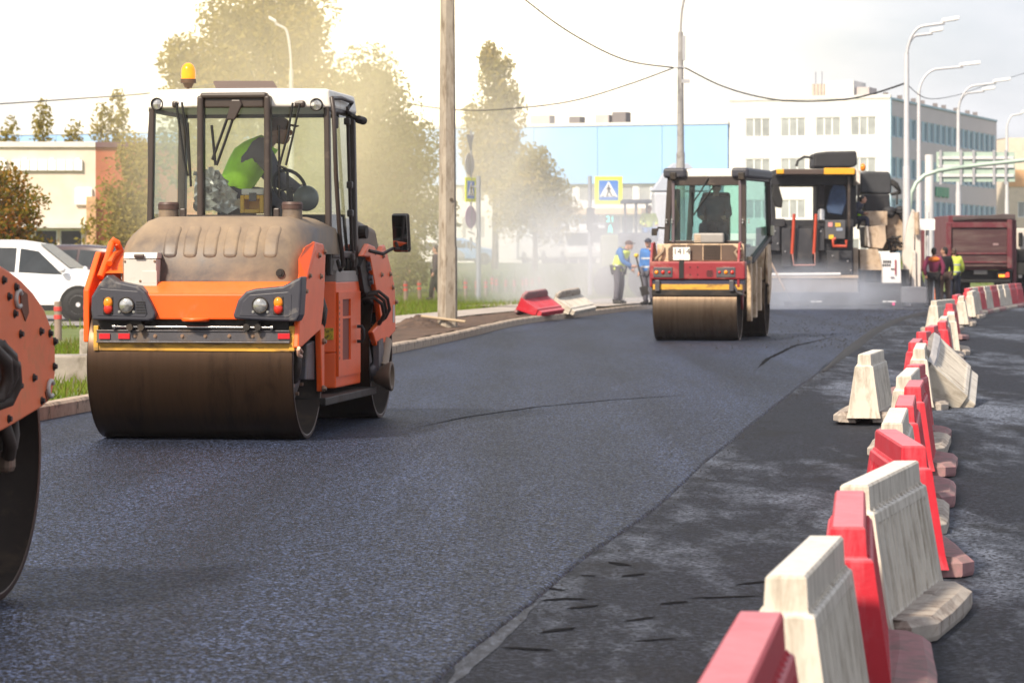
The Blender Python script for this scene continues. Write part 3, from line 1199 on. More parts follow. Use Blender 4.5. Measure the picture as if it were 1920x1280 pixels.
for px, wd, hg, m in ((1000, 1.6, 0.75, 'vent_grey'), (1065, 0.9, 0.6, 'vent_dark'), (1117, 1.1, 0.7, 'vent_grey'), (1149, 1.1, 0.9, 'vent_dark')):
    k = (px - CX) / F
    # where the sight line meets the roof edge
    t = (CORN.x - k * CORN.y) / (k * FDIR.y - FDIR.x)
    p = MB()
    roofbox(p, t - wd / 2, t + wd / 2, 1.5, 2.8, 11.7, 11.98 + hg)
    p.build('roof_vent', MATS[m], hall)
cn = MB()
FH.bar(cn, 19, 25, 4.95, 5.4, 0.02, 1.2)
cn.build('canopy', mat('ochre_canopy', (0.62, 0.45, 0.28), 0.7), hall, label='ochre canopy over the entrance')

# cream building at the far right
fb = thing('cream_building', 'cream building with an orange band at the right edge behind the truck', 'building', (0, 0, 0))
CB = Facade((43.5, 272, 0), (1, 0.12, 0), (0.12, -1, 0))
hw = [(1.0 + 2.4 * k, 2.3 + 2.4 * k, z, z + 1.4) for k in range(7) for z in (2.2, 5.2)]
w = MB()
CB.wall(w, 0, 24, 0.6, 7.9, hw, 0.2)
w.build('wall', mat('cream_wall', (0.72, 0.62, 0.50), 0.85), fb)
for h in hw:
    CB.window(h, 2, fb, M_WINFRAME, M_PANE_PALE)
w = MB()
CB.bar(w, -0.05, 24, 7.9, 9.4, -0.4, 0.1)
w.build('band', mat('orange_band', (0.72, 0.42, 0.22), 0.8), fb)
w = MB()
CB.bar(w, -0.02, 24, 9.4, 12.2, -0.4, 0.05)
w.build('attic_wall', mat('cream_wall', (0.72, 0.62, 0.50), 0.85), fb)
w = MB()
w.prism([CB.at(0, 12.1, -0.4), CB.at(24, 12.1, -0.4), CB.at(24, 12.1, -10), CB.at(0, 12.1, -10)], (0, 0, 0.08))
w.build('roof', M_ROOF, fb)
w = MB()
w.add([CB.at(0, .6, 0), CB.at(0, .6, -10), CB.at(0, 12.2, -10), CB.at(0, 12.2, 0)], [(0, 1, 2, 3)])
w.build('wall', MATS['cream_wall'], fb)

# brick building at the left
bb = thing('brick_building', 'single storey cream fronted building with a red side wall behind the white car', 'building')
BC = Vector((-17.5, 130, 0))
bu = Vector((-1, -0.04, 0)).normalized()
BF = Facade(BC, bu, (0.04, -1, 0))
zt = EYE + (488 - 276) / (F / 130)
hw = [(0.55 + 1.05 * k, 1.5 + 1.05 * k, 1.55, 2.72) for k in range(24)]
M_CREAM = mat('cream_brick_front', (0.70, 0.60, 0.50), 0.9, var=0.12, vscale=1.2, bump=0.3, bscale=6)
w = MB()
BF.wall(w, 0, 32, -0.2, zt, hw, 0.3)
w.build('wall', M_CREAM, bb, label='cream front wall')
for h in hw:
    BF.window(h, 1, bb, M_WINFRAME, M_PANE_DARK, 0.05)
w = MB()
BF.bar(w, 0.4, 28, 2.78, 2.95, 0.02, 0.55)
w.build('awning', mat('awning_pale', (0.6, 0.58, 0.55), 0.7), bb)
w = MB()
BF.bar(w, -0.04, 0.36, -0.2, 4.1, 0.0, 0.3)
w.build('pillar', mat('ochre_brick', (0.55, 0.33, 0.18), 0.9, var=0.4, vscale=5), bb)
bs = Vector((0.93, 0.36, 0)).normalized()
BS = Facade(BC, bs, (0.36, -0.93, 0))
w = MB()
BS.wall(w, 0, 14, -0.2, zt, [], 0.3)
w.build('wall', mat('red_side', (0.50, 0.15, 0.08), 0.85, var=0.2, vscale=1.0), bb, label='brick red side wall')
w = MB()
BS.bar(w, 0.0, 14, zt, zt + 0.22, -0.3, 0.1)
w.build('eaves', mat('eaves_purple', (0.16, 0.08, 0.10), 0.7), bb)
w = MB()
BF.bar(w, 0, 32, zt, zt + 0.22, -0.3, 0.12)
w.build('parapet', mat('parapet_white', (0.72, 0.68, 0.62), 0.8), bb)
w = MB()
w.prism([BF.at(0, zt - .1, -0.1), BF.at(32, zt - .1, -0.1), BF.at(32, zt - .1, -16), BS.at(14, zt - .1, -.1)], (0, 0, 0.08))
w.build('roof', M_ROOF, bb)
zz = EYE + (488 - 320) / (F / 130)
xs = 0.55
M_LET = mat('white_letters', (0.85, 0.84, 0.82), 0.5, var=0.03)
for i, wd in enumerate((0.36, 0.30, 0.36, 0.34, 0.40, 0.30, 0.36, 0.34, 0.2, 0.36, 0.34)):   # white sign letters, blurred beyond reading
    if i == 8:
        xs += wd
        continue
    w = MB()
    BF.bar(w, xs, xs + wd, zz, zz + 0.46, 0.02, 0.14)
    if i % 3 == 0:
        BF.bar(w, xs + 0.1, xs + wd - 0.1, zz + 0.46, zz + 0.53, 0.02, 0.13)
    w.build('sign_letter', M_LET, bb)
    xs += wd + 0.025
w = MB()
z0 = EYE + (488 - 385) / (F / 130)
BF.bar(w, 0.12, 0.85, z0, z0 + 0.74, 0.02, 0.16)
w.build('sign_panel', M_LET, bb, bevel=0.05, label='square white sign')

# ------------------------------------------------------------------ poles, lamps, cables, signs
M_GALV = mat('galvanised', (0.46, 0.46, 0.48), 0.5, 0.4, var=0.1)
M_GALV_PALE = mat('pale_paint', (0.66, 0.66, 0.66), 0.5, 0.1, var=0.08)

M_LAMPG = mat('lamp_grey', (0.58, 0.58, 0.60), 0.5, 0.2, var=0.08)
bp = gp(839, 614, 0.14)
post = thing('concrete_post', 'tall weathered concrete utility post on the kerb verge beside the soil heap', 'utility pole', bp)
m = MB()
for (z0, z1, w0, w1) in ((-0.3, 1.55, 0.335, 0.325), (1.55, 6.0, 0.30, 0.25), (6.0, 9.5, 0.25, 0.2)):
    c0, c1 = 0.2 * w0, 0.2 * w1
    ring = []
    for z, w_, c in ((z0, w0 / 2, c0), (z1, w1 / 2, c1)):
        ring.append([V(-w_ + c, -w_, z), V(w_ - c, -w_, z), V(w_, -w_ + c, z), V(w_, w_ - c, z), V(w_ - c, w_, z), V(-w_ + c, w_, z), V(-w_, w_ - c, z), V(-w_, -w_ + c, z)])
    m.add(ring[0] + ring[1], [(i, (i + 1) % 8, 8 + (i + 1) % 8, 8 + i) for i in range(8)] + [tuple(range(8, 16))])
m.build('shaft', M_CONC, post)
post.rotation_euler = (0, 0, RAD(22))
m = MB()
m.cyl((0.02, -0.165, 2.45), (0.02, -0.155, 2.45), 0.035)
m.build('plug', MATS['bark'], post)
m = MB()
m.tube([(-0.5, -0.1, 0.22), (0.35, -0.35, 0.12)], 0.03, 6)
tag(m.build('wooden_stake', mat('raw_wood', (0.38, 0.29, 0.19), 0.8)), 'thin wooden stake lying on the soil at the foot of the concrete post', 'stake').location = bp


def lamp(name, label, px, Y, top_px, arms, r0=0.11, group=None, mast_px=None, base_z=None, conc=False):
    """arms: list of (dx px, dy px from mast top) pixel offsets of the lamp head's tip"""
    s = F / Y
    x = (px - CX) / s
    z0 = 0.0
    t = thing(name, label, 'street lamp', (x, Y, z0), 0, group)
    zt = EYE + (HOR - top_px) / s
    m = MB()
    m.cyl((0, 0, -0.2), (0, 0, zt * 0.55), r0 * 1.15, r0, 14)
    m.cyl((0, 0, zt * 0.55), (0, 0, zt), r0 * 0.85, r0 * 0.6, 14)
    m.build('mast', M_LAMPG if not conc else M_CONC_GREY, t)
    for i, (dx, dy) in enumerate(arms):
        X, Z = dx / s, dy / s
        a = MB()
        yv = -0.25 + 0.5 * i if len(arms) > 1 else 0
        k = min(Z * 0.85, abs(X) * 0.5)
        pts = [V(0, 0, zt - 0.4)]
        for q in range(0, 9):
            w_ = q / 8
            an = w_ * math.pi / 2
            pts.append(V(X * 0.32 * (1 - math.cos(an)), yv * w_, zt - 0.2 + (Z * 0.86 + 0.2) * math.sin(an)))
        pts.append(V(X * 0.72, yv, zt + Z * 0.95))
        a.tube(pts, 0.046, 8)
        ao = a.build('arm', M_CONC_GREY if conc else M_LAMPG, t)
        h = MB()
        e0, e1 = V(X * 0.66, yv, zt + Z * 0.94), V(X, yv, zt + Z * 1.02)
        h.prism([e0 + V(0, -0.07, 0.02), e0 + V(0, 0.07, 0.02), e1 + V(0, 0.13, 0.03), e1 + V(0, -0.13, 0.03)], (0, 0, 0.13))
        h.build('lamp_head', mat('lamp_white', (0.75, 0.75, 0.76), 0.4), ao, bevel=0.03)
    return t


lamp('street_lamp', 'twin armed street lamp, tallest mast of those beside the office block', 1700, 98, 100, [(96, 58), (70, 40)], 0.12, 'street lamps along the right side')
lamp('street_lamp', 'single armed street lamp second from the paver, over the corner of the road sign', 1723, 121, 170, [(115, 47)], 0.11, 'street lamps along the right side')
lamp('street_lamp', 'twin armed street lamp standing behind the road sign back', 1797, 133, 205, [(96, 51), (70, 36)], 0.12, 'street lamps along the right side')
lamp('street_lamp', 'street lamp at the right edge above the dump truck', 1888, 160, 240, [(40, 28)], 0.11, 'street lamps along the right side')
lamp('street_lamp', 'street lamp half lost in the broad tree behind the roller cab', 546, 108, 130, [(-42, 90)], 0.12, None)
lm = lamp('street_lamp', 'grey concrete lamp mast with cables rising above the red roller', 1276, 112, 60, [(38, 80)], 0.155, None, conc=True)
m = MB()
m.box((0.12, -0.1, 9.1), (0.12, 0.16, 0.9))
m.box((0.18, -0.16, 7.9), (0.3, 0.12, 0.14))
m.tube([(-0.45, 0, 8.36), (0, -0.12, 8.42), (0.35, 0, 8.32)], 0.03, 6)
m.build('bracket', M_GALV, lm)


def cable(label, pts, sag=0.0, r=0.03):
    """pts: (px, py, depth)"""
    P = [pp(*p) for p in pts]
    Q = []
    for i in range(len(P) - 1):
        for k in range(8):
            t = k / 8
            p = P[max(i - 1, 0)]
            q = P[min(i + 2, len(P) - 1)]
            a, b = P[i], P[i + 1]
            Q.append(0.5 * ((2 * a) + (b - p) * t + (2 * p - 5 * a + 4 * b - q) * t * t + (3 * a - p - 3 * b + q) * t**3))
    Q.append(P[-1])
    m = MB()
    m.tube(Q, r, 6)
    return tag(m.build('cable', mat('cable_black', (0.03, 0.03, 0.035), 0.6)), label, 'cable', 'overhead cables')


cable('overhead cable dropping from the top of the picture to the concrete lamp mast', [(940, -40, 95), (985, 0, 98), (1070, 62, 103), (1170, 112, 108), (1262, 127, 111.7)])
cable('overhead cable from the lamp mast down past the concrete post to the trees', [(1262, 128, 112.1), (1180, 158, 112), (1080, 188, 112), (980, 202, 112), (870, 207, 112), (760, 193, 112), (640, 160, 112)])
cable('overhead cable from the lamp mast across the white office front', [(1284, 127, 112), (1350, 160, 110), (1420, 181, 107), (1490, 190, 105), (1580, 187, 102), (1640, 175, 100), (1698, 156, 98.2)])
cable('overhead cable at the left edge above the brick building', [(-80, 199, 118), (0, 195, 118), (120, 187, 118), (290, 174, 118), (450, 150, 118)])
cable('thin overhead cable at the right between the far lamps', [(1700, 158, 98.2), (1740, 185, 108), (1797, 178, 132.8), (1850, 160, 146), (1960, 125, 170)], r=0.014)

M_SIGNBACK = mat('sign_back', (0.42, 0.53, 0.45), 0.55, 0.2, var=0.05)
sy = 104
gt = thing('road_sign', 'large grey green back of a direction sign on posts above the dump truck', 'road sign')
x0, x1 = pp(1756, 0, sy).x, pp(1903, 0, sy).x
zb, zt_ = pp(0, 341, sy).z, pp(0, 285, sy).z
zm = (zb + zt_) / 2
for (a, b, nm) in ((zb, zm - 0.02, 0), (zm + 0.0, zt_, 1)):
    m = MB()
    m.bx(x0, x1, sy, sy + 0.05, a, b)
    m.build('panel', M_SIGNBACK, gt)
for k, px in enumerate((1763, 1801, 1825, 1863, 1885)):
    m = MB()
    xx = pp(px, 0, sy).x
    m.bx(xx - 0.04, xx + 0.04, sy - 0.10, sy - 0.005, zb - 0.1, zt_ + 0.06)
    m.build('strut', M_GALV, gt)
for py in (296, 312, 329):
    m = MB()
    z = pp(0, py, sy).z
    m.bx(x0 + .05, x1 - .05, sy - 0.06, sy - 0.012, z - 0.05, z + 0.05)
    m.build('rail', M_GALV_PALE, gt)
m = MB()
xx = pp(1743, 0, sy).x
m.cyl((xx, sy + .06, -0.2), (xx, sy + .06, pp(0, 290, sy).z), 0.17, 0.15, 14)
m.build('post', M_GALV_PALE, gt)
m = MB()
pts = [pp(1706, 520, 101), pp(1706, 390, 101)]
for (a, b) in ((1709, 362), (1718, 343), (1733, 329), (1760, 320), (1800, 314), (1850, 308), (1925, 300)):
    pts.append(pp(a, b, 101))
m.tube(pts, 0.07, 10)
tag(m.build('curved_pipe', M_SIGNBACK), 'pale curved barrier arm pipe arching in front of the road sign back', 'pipe').location = (0, 0, 0)
wp = thing('notice_board', 'small blank white board on a white post between paver and truck', 'sign')
m = MB()
m.cyl(pp(1739, 575, 100.5), pp(1739, 398, 100.5), 0.06, n=10)
m.build('post', M_GALV_PALE, wp)
m = MB()
c = pp(1737, 421, 100.3)
m.box(c, (0.55, 0.04, 0.36))
m.build('board', M_LET, wp)

# pedestrian crossing sign with signal
M_SYEL = mat('sign_yellow', (0.78, 0.85, 0.05), 0.5, var=0.04)
M_SBLUE = mat('sign_blue', (0.03, 0.18, 0.62), 0.45, var=0.04)
M_SWHITE = mat('sign_white', (0.82, 0.82, 0.82), 0.45, var=0.03)
M_SBLACK = mat('sign_black', (0.02, 0.02, 0.025), 0.5)


def crossing_sign(parent, w):
    """a yellow bordered square with a white triangle and a walking figure; local x right, z up"""
    p = MB()
    p.box((0, 0, 0), (w, 0.03, w))
    bd = p.build('board', M_SYEL, parent, bevel=0.006)
    p = MB()
    p.box((0, -0.018, 0), (w * 0.70, 0.006, w * 0.72))
    p.build('field', M_SBLUE, bd)
    p = MB()
    p.prism([(-w * .33, -0.0215, -w * .24), (w * .33, -0.0215, -w * .24), (0, -0.0215, w * .33)], (0, -0.004, 0))
    p.build('triangle', M_SWHITE, bd)
    p = MB()
    y = -0.0285
    p.cyl((0.0, y, w * .17), (0.0, y - .004, w * .17), w * .035, n=10)

    def limb(a, b, r):
        a, b = Vector((a[0] * w, y, a[1] * w)), Vector((b[0] * w, y, b[1] * w))
        d = (b - a).normalized()
        n = Vector((d.z, 0, -d.x)) * r * w
        p.prism([a - n, b - n, b + n, a + n], (0, -0.004, 0))
    limb((-.01, .125), (0.015, -.03), .032)
    limb((-.02, .11), (-.085, .02), .016)
    limb((.01, .11), (.09, .03), .016)
    limb((.0, -.02), (-.07, -.21), .022)
    limb((.02, -.02), (.07, -.10), .022)
    limb((.07, -.10), (.12, -.21), .02)
    for k in (-.2, -.02, .2):
        limb((k - .04, -.215), (k + .04, -.215), .012)
    p.build('walking_figure', M_SBLACK, bd)
    return bd


SY = 109.0
cs = thing('crossing_sign', 'blue pedestrian crossing sign with a yellow border above the countdown signal', 'road sign', pp(1106, 560, SY))
s_ = F / SY
gz = pp(1106, 560, SY).z
m = MB()
m.cyl((0, 0, -0.1), (0, 0, pp(0, 330, SY).z - gz), 0.075, 0.07, 12)
m.build('post', mat('sign_post_grey', (0.34, 0.36, 0.42), 0.5, 0.2), cs)
h = bpy.data.objects.new('sign_plate', None)
COL.objects.link(h)
h.parent = cs
h.location = ((1141 - 1106) / s_, -0.06, pp(0, 357, SY).z - gz)
bdd = crossing_sign(cs, 52 / s_)
for ch in [bdd]:
    ch.location = h.location
bpy.data.objects.remove(h)
m = MB()
m.bx(0.0, 0.65, -0.03, 0.0, pp(0, 352, SY).z - gz, pp(0, 347, SY).z - gz)
m.build('bracket', MATS['sign_post_grey'], cs)
m = MB()
zc = pp(0, 412, SY).z - gz
m.bx(-0.12, 0.16, -0.25, 0.1, zc - 0.38, zc + 0.42)
m.build('vehicle_signal', mat('signal_black', (0.05, 0.055, 0.065), 0.5), cs, bevel=0.03)
m = MB()
m.bx(0.1, 0.3, -0.12, 0.06, zc - 0.36, zc + 0.2)
m.build('signal_hood', MATS['signal_black'], cs, bevel=0.03)
ps = thing('pedestrian_signal', 'pedestrian countdown signal showing a green man and number', 'traffic light', pp(1144, 420, SY - 0.4))
hw_, hh_ = 9.0 / s_, 18.5 / s_
m = MB()
m.bx(-hw_, hw_, -0.08, 0.08, -hh_, hh_)
m.build('housing', MATS['signal_black'], ps, bevel=0.02)
m = MB()
m.bx(-0.6, -hw_, 0.0, 0.05, -0.04, 0.04)
m.build('bracket', MATS['sign_post_grey'], ps)
M_GO = mat('signal_green', (0.08, 0.95, 0.72), 0.4, emit=1.6)
text('countdown', '21', 0.30, M_GO, ps, (0, -0.086, 0.16), ext=0.004)
m = MB()
m.cyl((0, -0.083, -0.07), (0, -0.089, -0.07), 0.035, n=10)
m.prism([(-.05, -.083, -.12), (.05, -.083, -.12), (.08, -.083, -.2), (.05, -.083, -.2), (.03, -.083, -.16), (.03, -.083, -.2), (.09, -.083, -.30), (.045, -.083, -.30), (0, -.083, -.23), (-.045, -.083, -.30), (-.09, -.083, -.30), (-.03, -.083, -.2), (-.03, -.083, -.16), (-.05, -.083, -.2), (-.08, -.083, -.2)], (0, -0.006, 0))
m.build('green_man', M_GO, ps)

# the sign column seen almost edge on
sc_ = thing('sign_column', 'grey post carrying an edge on crossing sign, round signs and a white plate', 'road sign', pp(897, 572, 100))
s1 = F / 100
g1 = pp(897, 572, 100).z
m = MB()
m.cyl((0, 0, -0.1), (0, 0, pp(0, 330, 100).z - g1), 0.075, n=12)
m.cyl((-0.24, -0.05, pp(0, 470, 100).z - g1), (-0.24, -0.05, pp(0, 245, 100).z - g1), 0.035, n=10)
for py in (350, 440):
    m.bx(-0.26, 0.0, -0.07, 0.0, pp(0, py, 100).z - g1 - 0.03, pp(0, py, 100).z - g1 + 0.03)
m.build('post', MATS['sign_post_grey'], sc_)
bd2 = crossing_sign(sc_, 46 / s1)
bd2.rotation_euler = (0, 0, RAD(66))
bd2.location = (-0.26, -0.12, pp(0, 356, 100).z - g1)


def disc(px, py, wpx, hpx, m_, nm, label=None, tri=False):
    q = MB()
    c = Vector(((px - 897) / s1, -0.1, pp(0, py, 100).z - g1))
    R_ = hpx / 2 / s1
    n_ = 3 if tri else 20
    pts = []
    for i in range(n_):
        a = math.pi * 2 * i / n_ - (math.pi / 2 if tri else 0)
        pts.append(Vector((R_ * math.cos(a), 0, R_ * math.sin(a))))
    k = math.acos(min(1, wpx / hpx))
    M3 = Matrix.Rotation(k, 3, 'Z')
    q.prism([c + M3 @ p for p in pts], M3 @ Vector((0, 0.02, 0)))
    return q.build(nm, m_, sc_, label=label)


M_SGREY = mat('sign_back_grey', (0.42, 0.42, 0.46), 0.5, 0.2)
disc(882, 263, 16, 40, M_SGREY, 'give_way_sign', tri=True)
disc(881, 308, 17, 42, M_SGREY, 'round_sign')
disc(883, 407, 20, 42, mat('sign_faded', (0.5, 0.36, 0.52), 0.5), 'round_sign', 'faded red and blue no stopping sign')
m = MB()
c = Vector(((884 - 897) / s1, -0.1, pp(0, 437, 100).z - g1))
m.box(c, (20 / s1, 0.03, 17 / s1))
pl_ = m.build('plate', M_SWHITE, sc_)
m = MB()
m.box(c + V(-0.06, -0.02, 0.03), (0.12, 0.006, 0.03), ry=0.5)
m.box(c + V(0.06, -0.02, -0.02), (0.12, 0.006, 0.03), ry=0.5)
m.build('symbol', M_SBLACK, pl_)

# bollards with red bands
M_BOL = mat('bollard_wood', (0.27, 0.20, 0.16), 0.8, var=0.2)
M_REDB = mat('red_band', (0.62, 0.06, 0.05), 0.5)
bm_, rm_ = MB(), MB()
bm_.cyl((0, 0, -0.15), (0, 0, 0.66), 0.065, 0.06, 10)
for z in (0.36, 0.5):
    rm_.cyl((0, 0, z), (0, 0, z + 0.07), 0.069, n=10)
proto = thing('bollard', 'x', 'bollard', (0, 0, 0), 0, 'red banded bollards on the grass')
bm_.build('stake', M_BOL, proto)
rm_.build('band', M_REDB, proto)
first = True
posts = [(761, 565, 1.0), (787, 562, 1.0), (811, 563, 1.0), (873, 559, 1.0), (893, 557, 0.95), (911, 557, 0.95), (924, 553, 1.0), (931, 553, 0.9), (948, 553, 0.85), (965, 553, 0.85), (981, 552, 0.85), (988, 552, 0.9), (997, 551, 0.85), (1012, 549, 0.8)]
names = ['first bollard left of the concrete post and farthest from it', 'second bollard from the left, standing before the concrete post', 'bollard directly left of the concrete post by the walking woman', 'first bollard right of the concrete post', 'bollard at the foot of the grey sign column', 'first bollard beyond the sign column', 'second bollard beyond the sign column', 'third bollard beyond the sign column', 'fourth bollard beyond the sign column', 'fifth bollard beyond the sign column', 'sixth bollard beyond the sign column', 'seventh bollard beyond the sign column', 'eighth bollard beyond the sign column', 'last bollard of the row before the smoke']
posts2 = [(109, 637, 1.0), (165, 632, 1.0)]
names2 = ['bollard standing before the front door of the white car', 'bollard standing before the front wheel of the white car']
for (px, py, sc), lab in zip(posts + posts2, names + names2):
    b = proto if first else copy_tree(proto)
    first = False
    p = gp(px, py, 0.17 if px > 200 else 0.14)
    t = KERB(p.y) - p.x
    b.location = (p.x, p.y, verge_z(t, p.y))
    b.scale = (sc, sc, sc * (1.0 if px > 200 else 0.95))
    b.rotation_euler = (rnd.gauss(0, 0.03), rnd.gauss(0, 0.03), rnd.uniform(0, 3))
    b['label'] = lab

# two concrete blocks on the grass
M_BLOCK = mat('block_concrete', (0.34, 0.30, 0.26), 0.9, var=0.22, vscale=4, dirt=(0.14, 0.12, 0.09), damt=0.45, dscale=3, bump=0.5, bscale=20)
for (px0, px1, py0, py1, dep, lab, y0) in ((84, 167, 666, 717, 0.5, 'long low concrete block lying on the grass', 0), (147, 198, 617, 690, 0.45, 'upright concrete block half hidden by the orange roller', 1.2)):
    Y = gp(px1, py1, 0.14).y + y0
    a, b = pp(px0, py1, Y), pp(px1, py0, Y)
    m = MB()
    m.box(((a.x + b.x) / 2, Y + dep / 2, (0.1 + b.z) / 2), (b.x - a.x, dep, b.z - 0.1), rz=0.05)
    tag(m.build('concrete_block', M_BLOCK, bevel=0.025), lab, 'concrete block')
# ------------------------------------------------------------------ the orange roller
M_ORANGE = mat('roller_orange', (0.90, 0.105, 0.004), 0.38, var=0.1, vscale=3, dirt=(0.42, 0.13, 0.04), damt=0.10, dscale=4, coat=0.12, top=(0.82, 0.26, 0.08), tamt=0.4)
M_HOOD = mat('hood_plastic', (0.075, 0.058, 0.052), 0.45, var=0.1, vscale=2, dirt=(0.30, 0.215, 0.13), damt=0.72, dscale=1.0, dsharp=0.3, bump=0.08, bscale=120, top=(0.34, 0.255, 0.17), tamt=0.65)
M_GREYP = mat('grey_plastic', (0.04, 0.04, 0.052), 0.45, var=0.1, vscale=5, dirt=(0.2, 0.18, 0.16), damt=0.25, dscale=6, bump=0.05, bscale=150)
M_CABFRAME = mat('cab_frame', (0.045, 0.032, 0.026), 0.42, var=0.15, vscale=4, dirt=(0.13, 0.10, 0.075), damt=0.2)
M_BLACK = mat('black_rubber', (0.008, 0.0075, 0.0075), 0.6, var=0.2)
M_DARK = mat('dark_steel', (0.022, 0.018, 0.015), 0.55, 0.3, var=0.25, vscale=5, dirt=(0.07, 0.05, 0.035), damt=0.4)
M_YEL = mat('scraper_yellow', (0.62, 0.33, 0.035), 0.6, var=0.15, vscale=3, dirt=(0.14, 0.08, 0.04), damt=0.42, dscale=3, dstretch=(1, 1, 4))
M_GREYST = mat('grey_steel', (0.10, 0.095, 0.105), 0.45, 0.5, var=0.2, vscale=4, dirt=(0.17, 0.12, 0.08), damt=0.35, dscale=5)
M_CHROME = mat('chrome', (0.62, 0.6, 0.57), 0.2, 0.9, var=0.1)
M_REFL = mat('red_reflector', (0.55, 0.012, 0.02), 0.3, var=0.05)
M_CABWHITE = mat('cab_white', (0.78, 0.74, 0.66), 0.4, var=0.06, vscale=3, dirt=(0.5, 0.42, 0.3), damt=0.2)
M_BOXWHITE = mat('box_paint', (0.52, 0.485, 0.44), 0.5, var=0.06, dirt=(0.33, 0.27, 0.2), damt=0.25)
M_LENS = mat('headlight_lens', (0.52, 0.51, 0.48), 0.06, 0.75, var=0.6, vscale=22)
M_AMBER = mat('amber_lens', (0.80, 0.24, 0.01), 0.15, var=0.2, vscale=14)
M_REDLENS = mat('red_lens', (0.50, 0.03, 0.015), 0.15, var=0.2, vscale=14)
M_GLASS = glass('cab_glass', (0.90, 0.95, 0.91), 1.2, 0.02, 0.07)
M_MIRROR = mat('mirror_glass', (0.55, 0.55, 0.55), 0.03, 1.0, var=0.02)
M_BOLT = mat('bolt_steel', (0.34, 0.22, 0.15), 0.4, 0.7, var=0.1)


def drum_mat(name, col, streak, rough=0.34, metal=0.75):
    """rolled steel, wiped smooth round the drum: fine bands across its width, runs of dirty water down its face"""
    if name in MATS:
        return MATS[name]
    m, nt, b = nodes_of(name)
    n = tex_noise(nt, mapped(nt, (1, 0.02, 0.02)), 26, 6, 0.75)
    f = ramp(nt, n, [(0.3, 0.85), (0.7, 1.15)])
    c = mixc(nt, 1.0, tuple(col), f, 'MULTIPLY')
    n2 = tex_noise(nt, mapped(nt, (3.2, 0.7, 0.7)), 1.6, 7, 0.75, 0.5)
    f2 = ramp(nt, n2, [(0.52, 0), (0.66, 0.85)])
    c = mixc(nt, f2, c, tuple(streak))
    nt.links.new(c, b.inputs['Base Color'])
    b.inputs['Metallic'].default_value = metal
    n3 = tex_noise(nt, mapped(nt, (1, 0.05, 0.05)), 40, 4, 0.7)
    r = ramp(nt, n3, [(0.3, rough - 0.04), (0.7, rough + 0.06)])
    nt.links.new(r, b.inputs['Roughness'])
    MATS[name] = m
    return m


M_DRUM = drum_mat('drum_steel', (0.055, 0.030, 0.016), (0.025, 0.013, 0.007), 0.33, 0.7)
M_DRUMIN = mat('drum_inside', (0.03, 0.02, 0.014), 0.7, 0.2, var=0.3, vscale=5, dirt=(0.10, 0.07, 0.045), damt=0.4)


class Frame:
    """a machine's own axes: origin (ox, oy) on the ground, x to its side, y along its length, turned clockwise by a"""

    def __init__(self, ox, oy, a):
        self.ox, self.oy, self.a = ox, oy, RAD(a)
        self.c, self.s = math.cos(self.a), math.sin(self.a)

    def front(self, px, py, y):
        k = (px - CX) / F
        x = (k * (self.oy + y * self.c) - self.ox - y * self.s) / (self.c + k * self.s)
        Yw = self.oy - x * self.s + y * self.c
        return Vector((x, y, EYE - (py - HOR) * Yw / F))

    def side(self, px, py, x):
        k = (px - CX) / F
        y = (k * (self.oy - x * self.s) - self.ox - x * self.c) / (self.s - k * self.c)
        Yw = self.oy - x * self.s + y * self.c
        return Vector((x, y, EYE - (py - HOR) * Yw / F))

    def at(self, v):
        return Vector((self.ox + v.x * self.c + v.y * self.s, self.oy - v.x * self.s + v.y * self.c, v.z))


def make_drum(parent, name, y, w, Rr, m, zc=None):
    h = w / 2
    zc = Rr if zc is None else zc
    d = MB()
    d.smooth = True
    prof = [(-h + 0.30, 0.10), (-h + 0.30, Rr - 0.035), (-h + 0.002, Rr - 0.035), (-h, Rr - 0.03), (-h, Rr - 0.006), (-h + 0.006, Rr), (h - 0.006, Rr), (h, Rr - 0.006), (h, Rr - 0.03), (h - 0.002, Rr - 0.035), (h - 0.30, Rr - 0.035), (h - 0.30, 0.10)]
    d.m = 1
    d.lathe(prof[:3], (0, y, zc), 'x', 72)
    d.lathe(prof[9:], (0, y, zc), 'x', 72)
    d.m = 0
    d.smooth = False
    d.lathe(prof[2:5], (0, y, zc), 'x', 72)
    d.lathe(prof[7:10], (0, y, zc), 'x', 72)
    d.smooth = True
    d.lathe(prof[5:7], (0, y, zc), 'x', 96)
    o = d.build(name, [m, M_DRUMIN], parent)
    for sx in (-1, 1):
        u = MB()
        u.smooth = True
        u.lathe([(sx * (h - 0.30), 0.34 * Rr / 0.6), (sx * (h - 0.13), 0.30 * Rr / 0.6), (sx * (h - 0.09), 0.20), (sx * (h - 0.09), 0.001)][::sx], (0, y, zc), 'x', 28)
        hb = u.build('hub', M_GREYST, o)
        u = MB()
        for k in range(8):
            a = k * math.pi / 4
            u.cyl((sx * (h - 0.10), y + 0.24 * Rr / .6 * math.cos(a), zc + 0.24 * Rr / .6 * math.sin(a)), (sx * (h - 0.075), y + 0.24 * Rr / .6 * math.cos(a), zc + 0.24 * Rr / .6 * math.sin(a)), 0.016, n=6)
        u.build('bolt', M_BOLT, o)
    return o


def bolts(parent, pts, nrm, r=0.019, m=None):
    for p in pts:
        q = MB()
        p, n_ = Vector(p), Vector(nrm)
        q.cyl(p - n_ * 0.01, p + n_ * r * 0.3, r * 1.35, n=10)
        q.cyl(p + n_ * r * 0.3, p + n_ * r * 1.1, r, r * 0.85, n=6)
        q.build('bolt', m or M_BOLT, parent)


